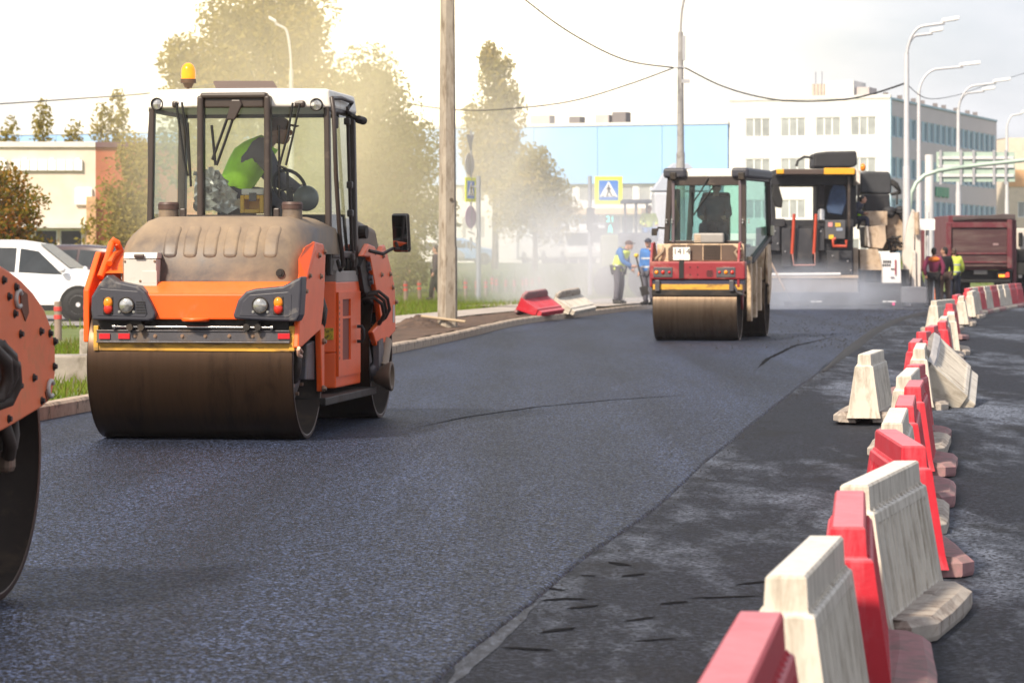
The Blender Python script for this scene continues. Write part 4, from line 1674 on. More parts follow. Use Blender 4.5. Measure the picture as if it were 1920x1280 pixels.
A = Frame(-2.46, 24.94, 7.8)
R1 = thing('road_roller', 'big orange tandem roller with a glazed cab and amber beacon on the fresh asphalt', 'road roller', (A.ox, A.oy, 0), -A.a)
D1 = make_drum(R1, 'front_drum', 0, 1.66, 0.6, M_DRUM)
make_drum(R1, 'rear_drum', 3.30, 1.66, 0.6, M_DRUM)

# scraper over the front drum: yellow blade, grey plate with red reflectors, spray rod
yf = -0.60
a0, a1 = A.front(178, 657, yf), A.front(549, 640, yf)
m = MB()
m.prism([V(a0.x, yf, a0.z), V(a1.x, yf, a0.z - .005), V(a1.x, yf, a1.z), V(a0.x, yf, a1.z + .008)], (0, 0.05, 0))
m.prism([V(a0.x + 1.17 - .60, yf - 0.002, a1.z - .01), V(a0.x + 1.17 - .40, yf - 0.002, a1.z - .01), V(a0.x + .69, yf - 0.002, a1.z + .05), V(a0.x + .62, yf - .002, a1.z + .05)], (0, 0.03, 0))
m.bx(a0.x - 0.01, a0.x + 0.03, yf - 0.01, yf + 0.12, a0.z, a1.z + 0.12)
m.bx(a1.x - 0.03, a1.x + 0.015, yf - 0.01, yf + 0.12, a0.z, a1.z + 0.12)
sb = m.build('scraper_blade', M_YEL, R1, bevel=0.006)
b0, b1 = A.front(183, 639, yf), A.front(545, 622, yf)
m = MB()
m.prism([V(b0.x, yf - .03, b0.z), V(b1.x, yf - .03, b0.z), V(b1.x, yf - .03, b1.z), V(b0.x, yf - .03, b1.z)], (0, 0.028, 0))
m.bx(b0.x, b1.x, yf - 0.045, yf, b0.z - 0.012, b0.z)
m.bx(b0.x, b1.x, yf - 0.04, yf + 0.05, b1.z, b1.z + 0.012)
plt = m.build('scraper_plate', M_GREYST, R1, bevel=0.003)
for (p0, p1) in ((186, 206), (222, 243), (521, 543)):
    q0, q1 = A.front(p0, 635, yf - .04), A.front(p1, 625, yf - .04)
    m = MB()
    m.bx(q0.x, q1.x, yf - 0.042, yf - 0.031, q0.z, q1.z)
    m.build('reflector', M_REFL, plt)
bolts(plt, [A.front(px, 630, yf - .03) for px in (253, 291, 342, 385, 430, 474)], (0, -1, 0), 0.012)
m = MB()
q0, q1 = A.front(214, 612, yf - .05), A.front(510, 614, yf - .05)
m.cyl(q0, q1, 0.011, n=8)
m.cyl(q0 - V(0.01, 0, 0), q0 + V(0.012, 0, 0), 0.02, n=8)
m.cyl(q1 - V(0.012, 0, 0), q1 + V(0.01, 0, 0), 0.02, n=8)
rod = m.build('spray_rod', M_CHROME, R1)
for px in (255, 474):
    q = A.front(px, 612, yf - .05)
    m = MB()
    for dx in (-0.045, 0.045):
        m.cyl(q + V(dx, -0.035, -0.005), q + V(dx, 0.035, -0.005), 0.028, n=8)
        m.cyl(q + V(dx, -0.02, 0.02), q + V(dx, -0.02, -0.045), 0.014, n=6)
    m.bx(q.x - 0.05, q.x + 0.05, q.y - 0.01, q.y + 0.03, q.z, q.z + 0.075)
    m.bx(q.x - 0.08, q.x + 0.08, q.y + 0.0, q.y + 0.05, q.z + 0.055, q.z + 0.1)
    m.build('clamp', M_DARK, rod, bevel=0.004)
# dark recess behind the rod
m = MB()
m.bx(-0.79, 0.79, yf + 0.03, -0.2, 0.86, 1.02)
m.build('spray_beam', M_DARK, R1)

# front cross beam
m = MB()
pr = [V(0, -0.655, 0.965), V(0, -0.655, 1.165), V(0, -0.64, 1.175), V(0, -0.47, 1.262), V(0, 0.25, 1.262), V(0, 0.25, 0.99)]
m.prism([p + V(-0.76, 0, 0) for p in pr], (1.54, 0, 0))
beam = m.build('front_beam', M_ORANGE, R1, bevel=0.012)
q = A.front(366, 597, -.66)
m = MB()
m.lathe([(0, 0.02), (0.0, 0.105), (0.022, 0.115), (0.03, 0.10), (0.03, 0.02)], (q.x, -0.64, q.z - 0.025), 'z', 20, math.pi * 0.0, math.pi * 2)
m.build('tow_lug', M_ORANGE, R1, smooth=True)
# flat apron under the beam and the edge plates beside the drum
m = MB()
m.bx(-0.80, 0.80, -0.56, -0.3, 1.0, 1.1)
m.build('apron', M_DARK, R1)

# lamp clusters
for side, out in ((0, [(173, 600), (170, 582), (171, 556), (184, 534), (201, 514), (217, 527), (258, 536), (272, 547), (284, 570), (292, 588), (289, 598), (278, 602), (240, 601)]),
                  (1, [(439, 598), (437, 590), (446, 562), (461, 546), (478, 541), (530, 536), (550, 526), (566, 517), (565, 545), (562, 590), (556, 603), (510, 602)])):
    yy = -0.72
    pts = [A.front(p[0], p[1], yy) for p in out]
    m = MB()
    m.prism(pts, (0, 0.2, 0))
    lc = m.build('lamp_housing', M_GREYP, R1, bevel=0.018, seg=3)
    inn = ([(182, 592), (181, 548), (188, 541), (258, 546), (266, 556), (276, 588), (272, 594)], [(449, 592), (455, 566), (468, 553), (540, 547), (547, 552), (546, 590), (540, 595)])[side]
    m = MB()
    m.prism([A.front(p[0], p[1], yy - .004) for p in inn], (0, 0.02, 0))
    m.build('lamp_panel', M_GREYP, lc, bevel=0.004)
    hx, ix = ((237, 203), (488, 522))[side]
    q = A.front(hx, 572, yy - .006)
    m = MB()
    m.smooth = True
    m.lathe([(-0.012, 0.066), (-0.022, 0.062), (-0.018, 0.058), (0.0, 0.058)][::-1], q, 'y', 28)
    hd = m.build('headlight', M_DARK, lc)
    m = MB()
    m.smooth = True
    m.lathe([(-0.03, 0.001), (-0.027, 0.03), (-0.018, 0.052), (-0.012, 0.058)], q, 'y', 28)
    m.build('lens', M_LENS, hd)
    bolts(lc, [q + V(-0.058, 0, -0.052), q + V(0.058, 0, -0.052)], (0, -1, 0), 0.008, M_CHROME)
    q = A.front(ix, 573, yy - .006)
    m = MB()
    m.box(q + V(0, 0.01, 0), (0.088, 0.03, 0.15))
    ind = m.build('indicator', M_DARK, lc, bevel=0.035, seg=4)
    for m_, zz, rz in ((M_AMBER, 0.022, 0.045), (M_REDLENS, -0.024, 0.045)):
        m = MB()
        m.ball(q + V(0, -0.004, zz), (0.037, 0.026, rz), 16, 8)
        m.build('lens', m_, ind)
    sx = (1, -1)[side]
    for k in range(5):
        m = MB()
        p = A.front((262, 463)[side], 566 + k * 5, yy - .008)
        if side == 0:
            m.bx(p.x - 0.03, p.x + 0.04 + k * .004, p.y - 0.002, p.y + 0.01, p.z - 0.004, p.z + 0.004)
            m.build('vent_slot', M_BLACK, lc)

# white steel box on the beam
m = MB()
q0, q1 = A.front(232, 531, -0.52), A.front(293, 486, -0.52)
m.bx(q0.x, q1.x, -0.52, -0.26, q0.z, q1.z)
bxo = m.build('tool_box', M_BOXWHITE, R1, bevel=0.006)
q2, q3 = A.front(231, 485, -0.53), A.front(294, 473, -0.53)
m = MB()
m.prism([V(q2.x, -0.53, q2.z), V(q3.x, -0.53, q2.z), V(q3.x, -0.5, q3.z), V(q2.x, -0.5, q3.z)], (0, 0.27, 0))
lid = m.build('lid', M_BOXWHITE, bxo, bevel=0.006)
m = MB()
q = A.front(261, 480, -0.54)
m.box(q, (0.085, 0.02, 0.032))
m.build('latch', mat('latch_brown', (0.06, 0.035, 0.03), 0.5), lid, bevel=0.012)
m = MB()
q0, q1 = A.front(266, 530, -0.528), A.front(294, 508, -0.528)
m.bx(q0.x, q1.x, -0.528, -0.519, q0.z, q1.z)
m.build('door', M_BOXWHITE, bxo, bevel=0.003)
m = MB()
q0, q1 = A.front(230, 534, -0.53), A.front(294, 530, -0.53)
m.bx(q0.x, q1.x, -0.535, -0.26, q0.z - .01, q1.z)
m.build('foot_plate', M_BOXWHITE, bxo)
bolts(bxo, [A.front(234, 490, -.52), A.front(290, 490, -.52), A.front(263, 527, -.52)], (0, -1, 0), 0.008)

# hood
xl, xr = -0.66, 0.87
prof = [(-0.41, 1.262, 0.0), (-0.40, 1.33, 0.0), (-0.372, 1.47, 0.0), (-0.335, 1.55, 0.004), (-0.28, 1.62, 0.01), (-0.15, 1.71, 0.02), (-0.02, 1.765, 0.03), (0.12, 1.783, 0.035), (0.95, 1.79, 0.04)]
rows = []
for (y, z, ins) in prof:
    c = max(0.0, (z - 1.5) / 0.3)
    cut = 0.06 + 0.12 * c
    rows.append([V(xl + ins, y + 0.55, z - 0.32 * c - 0.0), V(xl + ins * 1.2 + 0.005, y + 0.22, z - 0.10 * c), V(xl + cut, y + 0.06, z - 0.02 * c), V(xl + cut + 0.07, y, z), V(0.1, y, z + 0.004), V(xr - cut - 0.07, y, z), V(xr - cut, y + 0.06, z - 0.02 * c), V(xr - ins, y + 0.22, z - 0.10 * c), V(xr - ins, y + 0.55, z - 0.32 * c)])
m = MB()
m.grid(rows)
hood = m.build('hood', M_HOOD, R1, smooth=True)
hn = V(0, -0.125, 0.21).cross(V(1, 0, 0))
for px in (323.6, 361, 398, 436, 473, 511):
    # pressed slot: a shallow raised rib with rounded ends following the slope
    m = MB()
    xc = A.front(px, 455, -0.28).x
    outl = []
    for k in range(8):
        an = math.pi * k / 7
        outl.append((0.058 * math.cos(an), 1 - 0.12 + 0.12 * math.sin(an)))
    for k in range(8):
        an = math.pi + math.pi * k / 7
        outl.append((0.058 * math.cos(an), 0.14 + 0.14 * math.sin(an)))

    def onslope(u, t):
        # t runs from low on the front face up over the bend to the top edge
        z = 1.445 + 0.262 * t
        for i in range(len(prof) - 1):
            if prof[i][1] <= z <= prof[i + 1][1]:
                f = (z - prof[i][1]) / (prof[i + 1][1] - prof[i][1])
                return V(xc + u, prof[i][0] + f * (prof[i + 1][0] - prof[i][0]) - 0.003, z + 0.003)
    rws = []
    for i in range(15):
        t = -0.02 + 1.04 * i / 14
        e = min(t + 0.02, 1.02 - t)                     # distance from the slot's rounded end
        wd = 0.056 * math.sqrt(max(0.0, 1 - max(0.0, 1 - e / 0.17) ** 2)) + 0.002
        rr_ = []
        for u, dz in ((-1, -0.006), (-0.93, 0.004), (-0.6, 0.0055), (0, 0.006), (0.6, 0.0055), (0.93, 0.004), (1, -0.006)):
            k_ = 1.0 if 0 < i < 14 else 0.0
            rr_.append(onslope(u * wd, min(1, max(0, t))) + V(0, -0.8, 0.6) * (dz * k_ - 0.006 * (1 - k_)))
        rws.append(rr_)
    m.grid(rws)
    m.build('pressed_slot', M_HOOD, hood, smooth=True)
q = A.front(525, 512, -0.42)
m = MB()
m.cyl(q + V(0, 0.02, 0), q + V(0, -0.006, 0), 0.035, 0.033, 18)
m.cyl(q + V(0, -0.006, 0), q + V(0, -0.014, 0), 0.018, n=12)
m.build('hood_lock', M_DARK, hood)
for px, x in ((316, 0), (548, 1)):
    q = A.front(px, 413, 0.35)
    m = MB()
    m.cyl(V(q.x, 0.35, 1.70), V(q.x, 0.35, 1.79 + 0.055), 0.088, 0.08, 20)
    nk = m.build('tank_neck', M_HOOD, hood)
    m = MB()
    m.cyl(V(q.x, 0.35, 1.846), V(q.x, 0.35, 1.885), 0.086, 0.086, 20)
    m.cyl(V(q.x, 0.35, 1.885), V(q.x, 0.35, 1.905), 0.089, 0.078, 20)
    m.build('filler_cap', mat('cap_brown', (0.075, 0.04, 0.03), 0.5), nk)
    m = MB()
    m.box(V(q.x + (0.12 if not x else -0.13), 0.36, 1.81), (0.05, 0.05, 0.09))
    m.build('bracket', M_CABFRAME, nk, bevel=0.01)

# side forks of the front frame
PX = 0.885
out = [(591, 453), (607, 457), (611, 479), (610, 500), (609, 538), (607, 575), (602, 618), (585, 633), (567, 650), (560, 652), (562, 610), (566, 560), (569, 523), (575, 490), (579, 466)]
m = MB()
m.prism([A.side(p[0], p[1], PX) for p in out], (-0.05, 0, 0))
fk = m.build('side_fork', M_ORANGE, R1, bevel=0.012)
bolts(fk, [A.side(p[0], p[1], PX) for p in ((598, 479), (608, 472), (580, 517), (601, 518), (573, 546), (566, 580))], (1, 0, 0))
m = MB()   # folded front flange of the fork
m.prism([A.front(559, 485, -0.42), A.front(572, 462, -0.3), A.front(590, 452, -0.15), A.front(592, 470, -0.15), A.front(575, 520, -0.42), A.front(560, 560, -0.55)], (0.0, 0.05, 0))
m.build('fork_flange', M_ORANGE, R1, bevel=0.01)
m = MB()
qa, qb = A.side(604, 620, PX - .02), A.side(607, 735, PX - .02)
m.prism([A.side(601, 612, PX - .03), A.side(608.5, 600, PX - .03), A.side(608.5, 734, PX - .03), A.side(604.5, 734, PX - .03)], (-0.05, 0, 0))
leg = m.build('fork_leg', M_ORANGE, R1, bevel=0.01)
bolts(leg, [A.side(607.5, 640, PX - .02), A.side(607, 728, PX - .02)], (1, 0, 0), 0.02)
m = MB()
m.tube([A.side(560, 652, PX), A.side(566, 660, PX), A.side(565, 668, PX), A.side(560, 666, PX), A.side(559, 655, PX)], 0.014, 6)
m.build('tie_ring', mat('ring_pale', (0.7, 0.4, 0.28), 0.5), R1)
# dark drive motor and hoses on the drum's side
m = MB()
m.prism([A.side(576, 645, 0.80), A.side(590, 638, 0.80), A.side(590, 712, 0.80), A.side(573, 712, 0.80)], (-0.1, 0, 0))
m.build('motor_plate', M_GREYST, R1, bevel=0.01)
m = MB()
c = A.side(556, 690, 0.78)
m.tube([A.side(556, 664, 0.78), A.side(558, 680, 0.82), A.side(556, 700, 0.80), A.side(552, 712, 0.76)], 0.035, 8)
m.build('hose', mat('hose_brown', (0.045, 0.032, 0.024), 0.6), R1)
m = MB()
m.tube([A.side(601, 560, .8), A.side(607, 580, .86), A.side(604, 600, .86), A.side(600, 620, .8)], 0.02, 6)
m.build('hose', MATS['hose_brown'], R1)
m = MB()
m.tube([A.side(603, 556, .8), A.side(610, 580, .86), A.side(607, 605, .86), A.side(602, 622, .8)], 0.02, 6)
m.build('hose', MATS['hose_brown'], R1)
# the other side: fork edge, triangular grab frame
m = MB()
m.prism([V(-0.885, -0.5, 0.78), V(-0.885, -0.5, 1.2), V(-0.885, -0.15, 1.5), V(-0.885, 0.35, 1.5), V(-0.885, 0.6, 1.1), V(-0.885, 0.5, 0.4), V(-0.885, 0.2, 0.4), V(-0.885, 0.1, 0.85)], (0.05, 0, 0))
m.build('side_fork', M_ORANGE, R1, bevel=0.012)
m = MB()
p0, p1, p2 = A.front(188, 520, -0.35), A.front(214, 450, -0.1), A.front(226, 472, 0.05)
m.tube([p0, p0.lerp(p1, .5), p1 - V(0.02, 0, 0.03), p1, p1 + V(0.02, 0.01, -0.02), p2, A.front(230, 480, 0.08)], 0.028, 8)
m.tube([A.front(205, 494, -0.3), A.front(213, 478, -.15), A.front(224, 470, 0.0)], 0.024, 8)
m.prism([A.front(196, 512, -0.33), A.front(206, 488, -.2), A.front(228, 472, .02), A.front(250, 470, .05), A.front(258, 485, .05), A.front(250, 512, -.3)], (0, 0.05, 0))
m.build('grab_frame', M_ORANGE, R1, bevel=0.01)
m = MB()
m.prism([A.front(228, 478, 0.1), A.front(240, 455, .15), A.front(258, 448, .2), A.front(259, 478, .2)], (0.02, 0.3, 0))
m.build('fender', M_ORANGE, R1, bevel=0.03, seg=3)

# middle body
xs_ = 0.80
m = MB()
q = [A.side(630, 545, xs_), A.side(676, 530, xs_), A.side(676, 721, xs_), A.side(631, 731, xs_), A.side(622, 700, xs_)]
yA, yB = q[0].y, q[1].y
m.prism([V(-0.72, 0, 0) + V(0, yA, 1.25), V(xs_ - .12, yA - .05, 1.25), V(xs_, yA, 1.25), V(xs_, yB, 1.25), V(-0.72, yB, 1.25)], (0, 0, -0.6))
m.prism([V(-0.6, yA + 0.05, 0.65), V(xs_ - .1, yA - .02, 0.65), V(xs_, yA, 0.65), V(xs_, yB, 0.65), V(-0.6, yB, 0.65)], (0, 0, -0.30))
body = m.build('body', M_ORANGE, R1, bevel=0.012)
m = MB()
dq = [A.side(633, 548, xs_ + .012), A.side(674, 543, xs_ + .012), A.side(673, 700, xs_ + .012), A.side(633, 706, xs_ + .012)]
# door with a tall slot cut in it: four strips round the opening
s0, s1 = A.side(638, 561, xs_), A.side(653, 673, xs_)
D0y, D1y, Dz0, Dz1 = dq[0].y, dq[1].y, dq[3].z, dq[0].z
for (ya, yb, za, zb_) in ((D0y, s0.y, Dz0, Dz1), (s1.y, D1y, Dz0, Dz1), (s0.y, s1.y, Dz0, s1.z), (s0.y, s1.y, s0.z, Dz1)):
    m.bx(xs_ + 0.002, xs_ + 0.022, ya, yb, za, zb_)
zm_ = (s0.z * 0.7 + s1.z * 0.3)
m.bx(xs_ + 0.003, xs_ + 0.02, s0.y, s1.y, zm_ - 0.01, zm_ + 0.01)
door = m.build('door', M_ORANGE, body)
m = MB()
m.bx(xs_ + 0.001, xs_ + 0.006, s0.y, s1.y, s1.z, s0.z)
m.build('slot', mat('slot_red', (0.22, 0.035, 0.015), 0.6), door)
m = MB()
for k in range(11):
    z = s1.z + (s0.z - s1.z) * (k + .5) / 11
    m.cyl((xs_ + .02, D0y + .03, z - .012), (xs_ + .02, D0y + .03, z + .012), 0.008, n=6)
m.build('hinge', M_BOLT, door)
m = MB()
h0, h1 = A.side(668, 612, xs_ + .03), A.side(668, 640, xs_ + .03)
m.tube([h0 + V(0, .05, 0), h0 + V(.04, 0.05, 0), h0 + V(.055, .05, -.03), h1 + V(.055, .05, .03), h1 + V(.04, .05, 0), h1 + V(0, .05, 0)], 0.015, 8)
m.build('handle', M_BLACK, door)
m = MB()
s_q = A.front(621, 626, yA - 0.055)
m.bx(xs_ - .105, xs_ - .015, yA - 0.04, yA - 0.031, s_q.z - .05, s_q.z + .05)
m.build('warning_sticker', mat('sticker_yellow', (0.72, 0.5, 0.04), 0.5, dirt=(0.1, 0.07, 0.03), damt=0.45, dscale=30), body)
# frame under the cab, articulation block, step
m = MB()
m.bx(-0.55, 0.6, 0.65, 2.6, 0.42, 1.24)
m.bx(-0.3, 0.35, 0.0, 3.2, 0.75, 1.2)
m.build('chassis', M_DARK, R1)
m = MB()
st0, st1 = A.side(606, 746, 0.86), A.side(702, 733, 0.86)
m.bx(0.5, 0.88, st0.y, st1.y, 0.24, 0.305)
m.build('step', M_DARK, R1, bevel=0.008)
# mounting skirt of the cab
m = MB()
m.bx(0.05, 0.80, yA + 0.02, yB + 0.1, 1.24, 1.34)
m.build('skirt', mat('skirt_pale', (0.32, 0.28, 0.25), 0.6, var=0.15), R1, bevel=0.01)

# rear frame and hood
m = MB()
m.prism([V(-0.75, 2.35, 1.25), V(-0.75, 2.35, 1.72), V(-0.75, 2.55, 1.8), V(-0.75, 3.5, 1.72), V(-0.75, 3.85, 1.4), V(-0.75, 3.85, 1.2)], (1.5, 0, 0))
m.build('hood', M_HOOD, R1, bevel=0.05, seg=3, label='grey rear hood')
rp = [(680, 480), (692, 457), (703, 462), (712, 478), (718, 462), (722, 459), (731, 492), (736, 515), (741, 545), (742, 620), (722, 642), (707, 648), (699, 622), (715, 602), (712, 577), (706, 545), (700, 512), (694, 482), (687, 482)]
m = MB()
m.prism([A.side(p[0], p[1], PX) for p in rp], (-0.05, 0, 0))
rf = m.build('side_fork', M_ORANGE, R1, bevel=0.012)
bolts(rf, [A.side(p[0], p[1], PX) for p in ((704, 473), (718, 480), (715, 515), (731, 514), (736, 539), (742, 566))], (1, 0, 0))
m = MB()
p = A.side(738, 588, PX + .004)
m.bx(PX + .001, PX + .006, p.y - .03, p.y + .05, p.z - .08, p.z + .08)
m.build('label_plate', M_BOXWHITE, rf)
m = MB()
m.prism([A.side(676, 500, .84), A.side(683, 480, .84), A.side(697, 480, .84), A.side(712, 560, .84), A.side(700, 570, .84), A.side(684, 550, .84)], (-0.08, 0, 0))
m.build('inner_plate', M_DARK, R1, bevel=0.008)
bolts(R1, [A.side(p[0], p[1], .845) for p in ((688, 494), (689, 502), (692, 520), (693, 528))], (1, 0, 0), 0.03, M_GREYST)
for (dx, dz) in ((0, 0), (0.02, 0.03), (0.05, 0.05)):
    m = MB()
    m.tube([A.side(681, 560, .80) + V(dx, 0, dz), A.side(700, 557, .9) + V(dx, 0, dz), A.side(716, 570, .95) + V(dx, 0, dz), A.side(720, 590, .95) + V(dx, 0, dz), A.side(712, 606, .9) + V(dx, 0, dz), A.side(704, 612, .82) + V(dx, 0, dz)], 0.016, 8)
    m.build('hose', MATS['hose_brown'], R1)
m = MB()
m.prism([V(-0.885, 2.9, 1.5), V(-0.885, 3.6, 1.5), V(-0.885, 3.8, 1.1), V(-0.885, 3.6, .6), V(-0.885, 3.2, .5), V(-0.885, 2.9, .9)], (0.05, 0, 0))
m.build('side_fork', M_ORANGE, R1, bevel=0.012)
m = MB()
m.bx(-0.84, 0.84, 3.55, 3.95, 0.95, 1.24)
m.build('rear_beam', M_ORANGE, R1, bevel=0.02)
m = MB()
e0 = A.side(690, 445, 0.62)
m.cyl((0.40, 2.7, 1.68), (0.78, 2.66, 1.68), 0.05, n=14)
m.cyl((0.75, 2.66, 1.68), (0.82, 2.655, 1.68), 0.06, n=14)
m.build('exhaust', M_DARK, R1)
# edge pressing wheel
wc = A.side(723, 705, 0.95)
wc.z = max(wc.z, 0.36)
m = MB()
m.smooth = True
m.lathe([(-0.10, 0.06), (-0.08, 0.07), (0.05, 0.135), (0.06, 0.13), (0.06, 0.10), (0.01, 0.06), (0.02, 0.001)], wc, 'x', 32)
ew = m.build('edge_wheel', mat('edge_wheel_steel', (0.16, 0.115, 0.08), 0.5, 0.5, var=0.2, vscale=6), R1)
m = MB()
m.tube([A.side(702, 640, .84), A.side(708, 680, .86), wc + V(-.12, -0.1, 0.05), wc + V(-.12, 0, 0)], 0.05, 8)
m.prism([A.side(700, 640, .85), A.side(708, 634, .85), A.side(712, 690, .85), A.side(700, 698, .85)], (0.05, 0, 0))
m.build('edge_arm', M_GREYST, R1)
m = MB()
m.cyl(A.side(716, 690, .9), A.side(724, 640, .88), 0.055, n=12)
m.build('hydraulic_ram', mat('ram_tan', (0.26, 0.19, 0.13), 0.5, 0.3), R1)

# ------------------------------------------------------------------ cab
cab = bpy.data.objects.new('cab', None)
COL.objects.link(cab)
cab.parent = R1
ZF, ZT = 1.50, 2.74                                   # glass from floor to roof edge
yc, yk, yb = 0.98, 1.16, 2.28                         # centre bow, front corners, back
xL, xR = -0.775, 0.775
xa, xb = A.front(379, 300, yc).x, A.front(504, 300, yc).x
# corner and frame posts
m = MB()


def post(p, q, w=0.05, d=0.06):
    m.tube([p, q], w * 0.6, 6)


def bar(mb, p, q, w, d=None):
    d = d or w
    p, q = Vector(p), Vector(q)
    t = (q - p).normalized()
    a = t.cross(V(0, 1, 0) if abs(t.y) < 0.9 else V(0, 0, 1)).normalized() * w / 2
    b = t.cross(a).normalized() * d / 2
    P = [p - a - b, p + a - b, p + a + b, p - a + b, q - a - b, q + a - b, q + a + b, q - a + b]
    mb.add(P, [(3, 2, 1, 0), (4, 5, 6, 7), (0, 1, 5, 4), (1, 2, 6, 5), (2, 3, 7, 6), (3, 0, 4, 7)])


for x in (xL, xR):
    bar(m, (x, yk, ZF - .2), (x * 0.97, yk + .02, ZT), 0.05, 0.07)
    bar(m, (x, yb, ZF - .2), (x * 0.97, yb - .02, ZT), 0.07, 0.08)
bar(m, (xL, yk, ZF), (xa, yc, ZF), 0.06)
bar(m, (xb, yc, ZF), (xR, yk, ZF), 0.06)
for x in (xL, xR):
    bar(m, (x, yk, ZF - .02), (x, yb, ZF - .02), 0.06)
    bar(m, (x * .975, yk, ZT - .03), (x * .975, yb, ZT - .03), 0.06)
bar(m, (xL, yb, ZF), (xR, yb, ZF), 0.06)
bar(m, (xL, yb, ZT - .03), (xR, yb, ZT - .03), 0.06)
m.build('posts', M_CABFRAME, cab, bevel=0.012)
# projecting centre window frame
m = MB()
zt0, zb0 = A.front(440, 180, yc).z, A.front(440, 410, yc).z
fo = 0.055
for x in (xa, xb):
    bar(m, (x, yc - .03, zb0), (x, yc - .03, zt0), fo, 0.11)
bar(m, (xa, yc - .03, zb0), (xb, yc - .03, zb0), 0.06, 0.11)
bar(m, (xa, yc - .03, zt0 - .0), (xb, yc - .03, zt0), 0.05, 0.11)
cf = m.build('window_frame', M_CABFRAME, cab, bevel=0.02, seg=3, label='projecting centre window frame')
m = MB()
zw = A.front(440, 203, yc).z
m.bx(xa + .03, xb - .03, yc - 0.055, yc + 0.0, zw, zt0)
m.build('header', M_CABFRAME, cf, bevel=0.015)
m = MB()
m.add([V(xa + .02, yc - .02, zb0), V(xb - .02, yc - .02, zb0), V(xb - .02, yc - .02, zw), V(xa + .02, yc - .02, zw)], [(0, 1, 2, 3)])
m.build('pane', M_GLASS, cf)
for (p, q) in (((xL + .02, yk, 0), (xa - .02, yc + .01, 0)), ((xb + .02, yc + .01, 0), (xR - .02, yk, 0))):
    m = MB()
    m.add([V(p[0], p[1], ZF), V(q[0], q[1], ZF), V(q[0], q[1], ZT), V(p[0], p[1], ZT)], [(0, 1, 2, 3)])
    m.build('pane', M_GLASS, cab)
for x in (xL, xR):
    m = MB()
    m.add([V(x, yk + .03, ZF), V(x, yb - .04, ZF), V(x * .975, yb - .04, ZT - .05), V(x * .975, yk + .03, ZT - .05)], [(0, 1, 2, 3)])
    m.build('pane', M_GLASS, cab)
m = MB()
m.add([V(xL + .03, yb, ZF + .35), V(xR - .03, yb, ZF + .35), V(xR - .03, yb, ZT - .06), V(xL + .03, yb, ZT - .06)], [(0, 1, 2, 3)])
m.build('pane', M_GLASS, cab)
# door glass lower part and sill on the visible side
m = MB()
m.prism([V(0.73, yk - .02, 1.33), V(0.73, yb - .45, 1.33), V(0.73, yb - .45, ZF - .02), V(0.73, yk - .02, ZF - .02)], (0.04, 0, 0))
m.build('door_skirt', M_CABFRAME, cab, bevel=0.015)
m = MB()
m.add([V(0.765, yb - .43, 1.36), V(0.765, yb - .06, 1.36), V(0.765, yb - .06, ZF - .02), V(0.765, yb - .43, ZF - .02)], [(0, 1, 2, 3)])
m.build('pane', M_GLASS, cab)
# roof
m = MB()
P = [V(xL - .02, yk - .02, 0), V(xa - .02, yc - .02, 0), V(xb + .02, yc - .02, 0), V(xR + .02, yk - .02, 0), V(xR + .02, yb + .05, 0), V(xL - .02, yb + .05, 0)]
zr0, zr1 = 2.71, 2.87
P0 = [p + V(0, 0, zr0) for p in P]
P1 = [p * 0.97 + V(0, 0.05, zr1) for p in P]
m.add(P0 + P1, [(5, 4, 3, 2, 1, 0), (6, 7, 8, 9, 10, 11)] + [(i, (i + 1) % 6, 6 + (i + 1) % 6, 6 + i) for i in range(6)])
roof = m.build('roof', M_CABWHITE, cab, bevel=0.025, seg=3)
for px, py in ((298, 196), (596, 197)):
    q = A.front(px, py, yk - .0)
    yy_ = yk - 0.07 + 0.03
    m = MB()
    m.smooth = True
    m.lathe([(0.03, 0.05), (-0.035, 0.054), (-0.04, 0.046), (-0.02, 0.044)][::-1], (q.x, yy_, q.z), 'y', 22)
    wlamp = m.build('work_light', M_DARK, roof)
    m = MB()
    m.lathe([(-0.03, 0.001), (-0.022, 0.044)], (q.x, yy_, q.z), 'y', 22)
    m.build('lens', M_LENS, wlamp)
for px in (340, 555):
    q = A.front(px, 200, yk - .1)
    m = MB()
    m.box(V(q.x, yk - 0.1, q.z + 0.02), (0.16, 0.05, 0.06))
    m.build('wiper_housing', M_CABFRAME, roof, bevel=0.02)


def wiper(pts, yv, r=0.011):
    w_ = MB()
    for chain in pts:
        w_.tube([A.front(p[0], p[1], yv) for p in chain], r, 6)
    w_.build('wiper', M_BLACK, cab)


wiper([[(330, 192), (337, 240), (345, 300), (352, 330)], [(341, 192), (351, 260), (356, 330)], [(352, 230), (358, 350)]], 1.02, 0.010)
wiper([[(437, 192), (418, 245), (398, 300)], [(446, 196), (424, 260), (406, 310)], [(397, 235), (404, 310)]], 0.92, 0.012)
wiper([[(549, 193), (540, 250), (524, 310)], [(562, 195), (548, 260), (536, 310)], [(520, 310), (537, 316)], [(523, 235), (524, 370)]], 1.0, 0.010)
m = MB()
q = A.front(440, 200, .9)
m.prism([A.front(433, 187, .9), A.front(450, 187, .9), A.front(454, 196, .9), A.front(440, 225, .9), A.front(424, 225, .9)], (0, 0.03, 0))
m.build('wiper_motor', M_CABFRAME, cab, bevel=0.01)
# roof hatch
m = MB()
h0, h1 = A.front(398, 156, 1.95), A.front(520, 173, 1.45)
m.prism([V(A.front(405, 172, 1.35).x, 1.40, 2.86), V(A.front(520, 172, 1.35).x, 1.40, 2.86), V(A.front(510, 157, 1.9).x, 1.95, A.front(510, 157, 1.95).z), V(A.front(397, 157, 1.9).x, 1.95, A.front(397, 157, 1.95).z)], (0, 0.01, 0.025))
m.build('roof_hatch', mat('hatch_brown', (0.14, 0.085, 0.05), 0.5), cab, bevel=0.008)
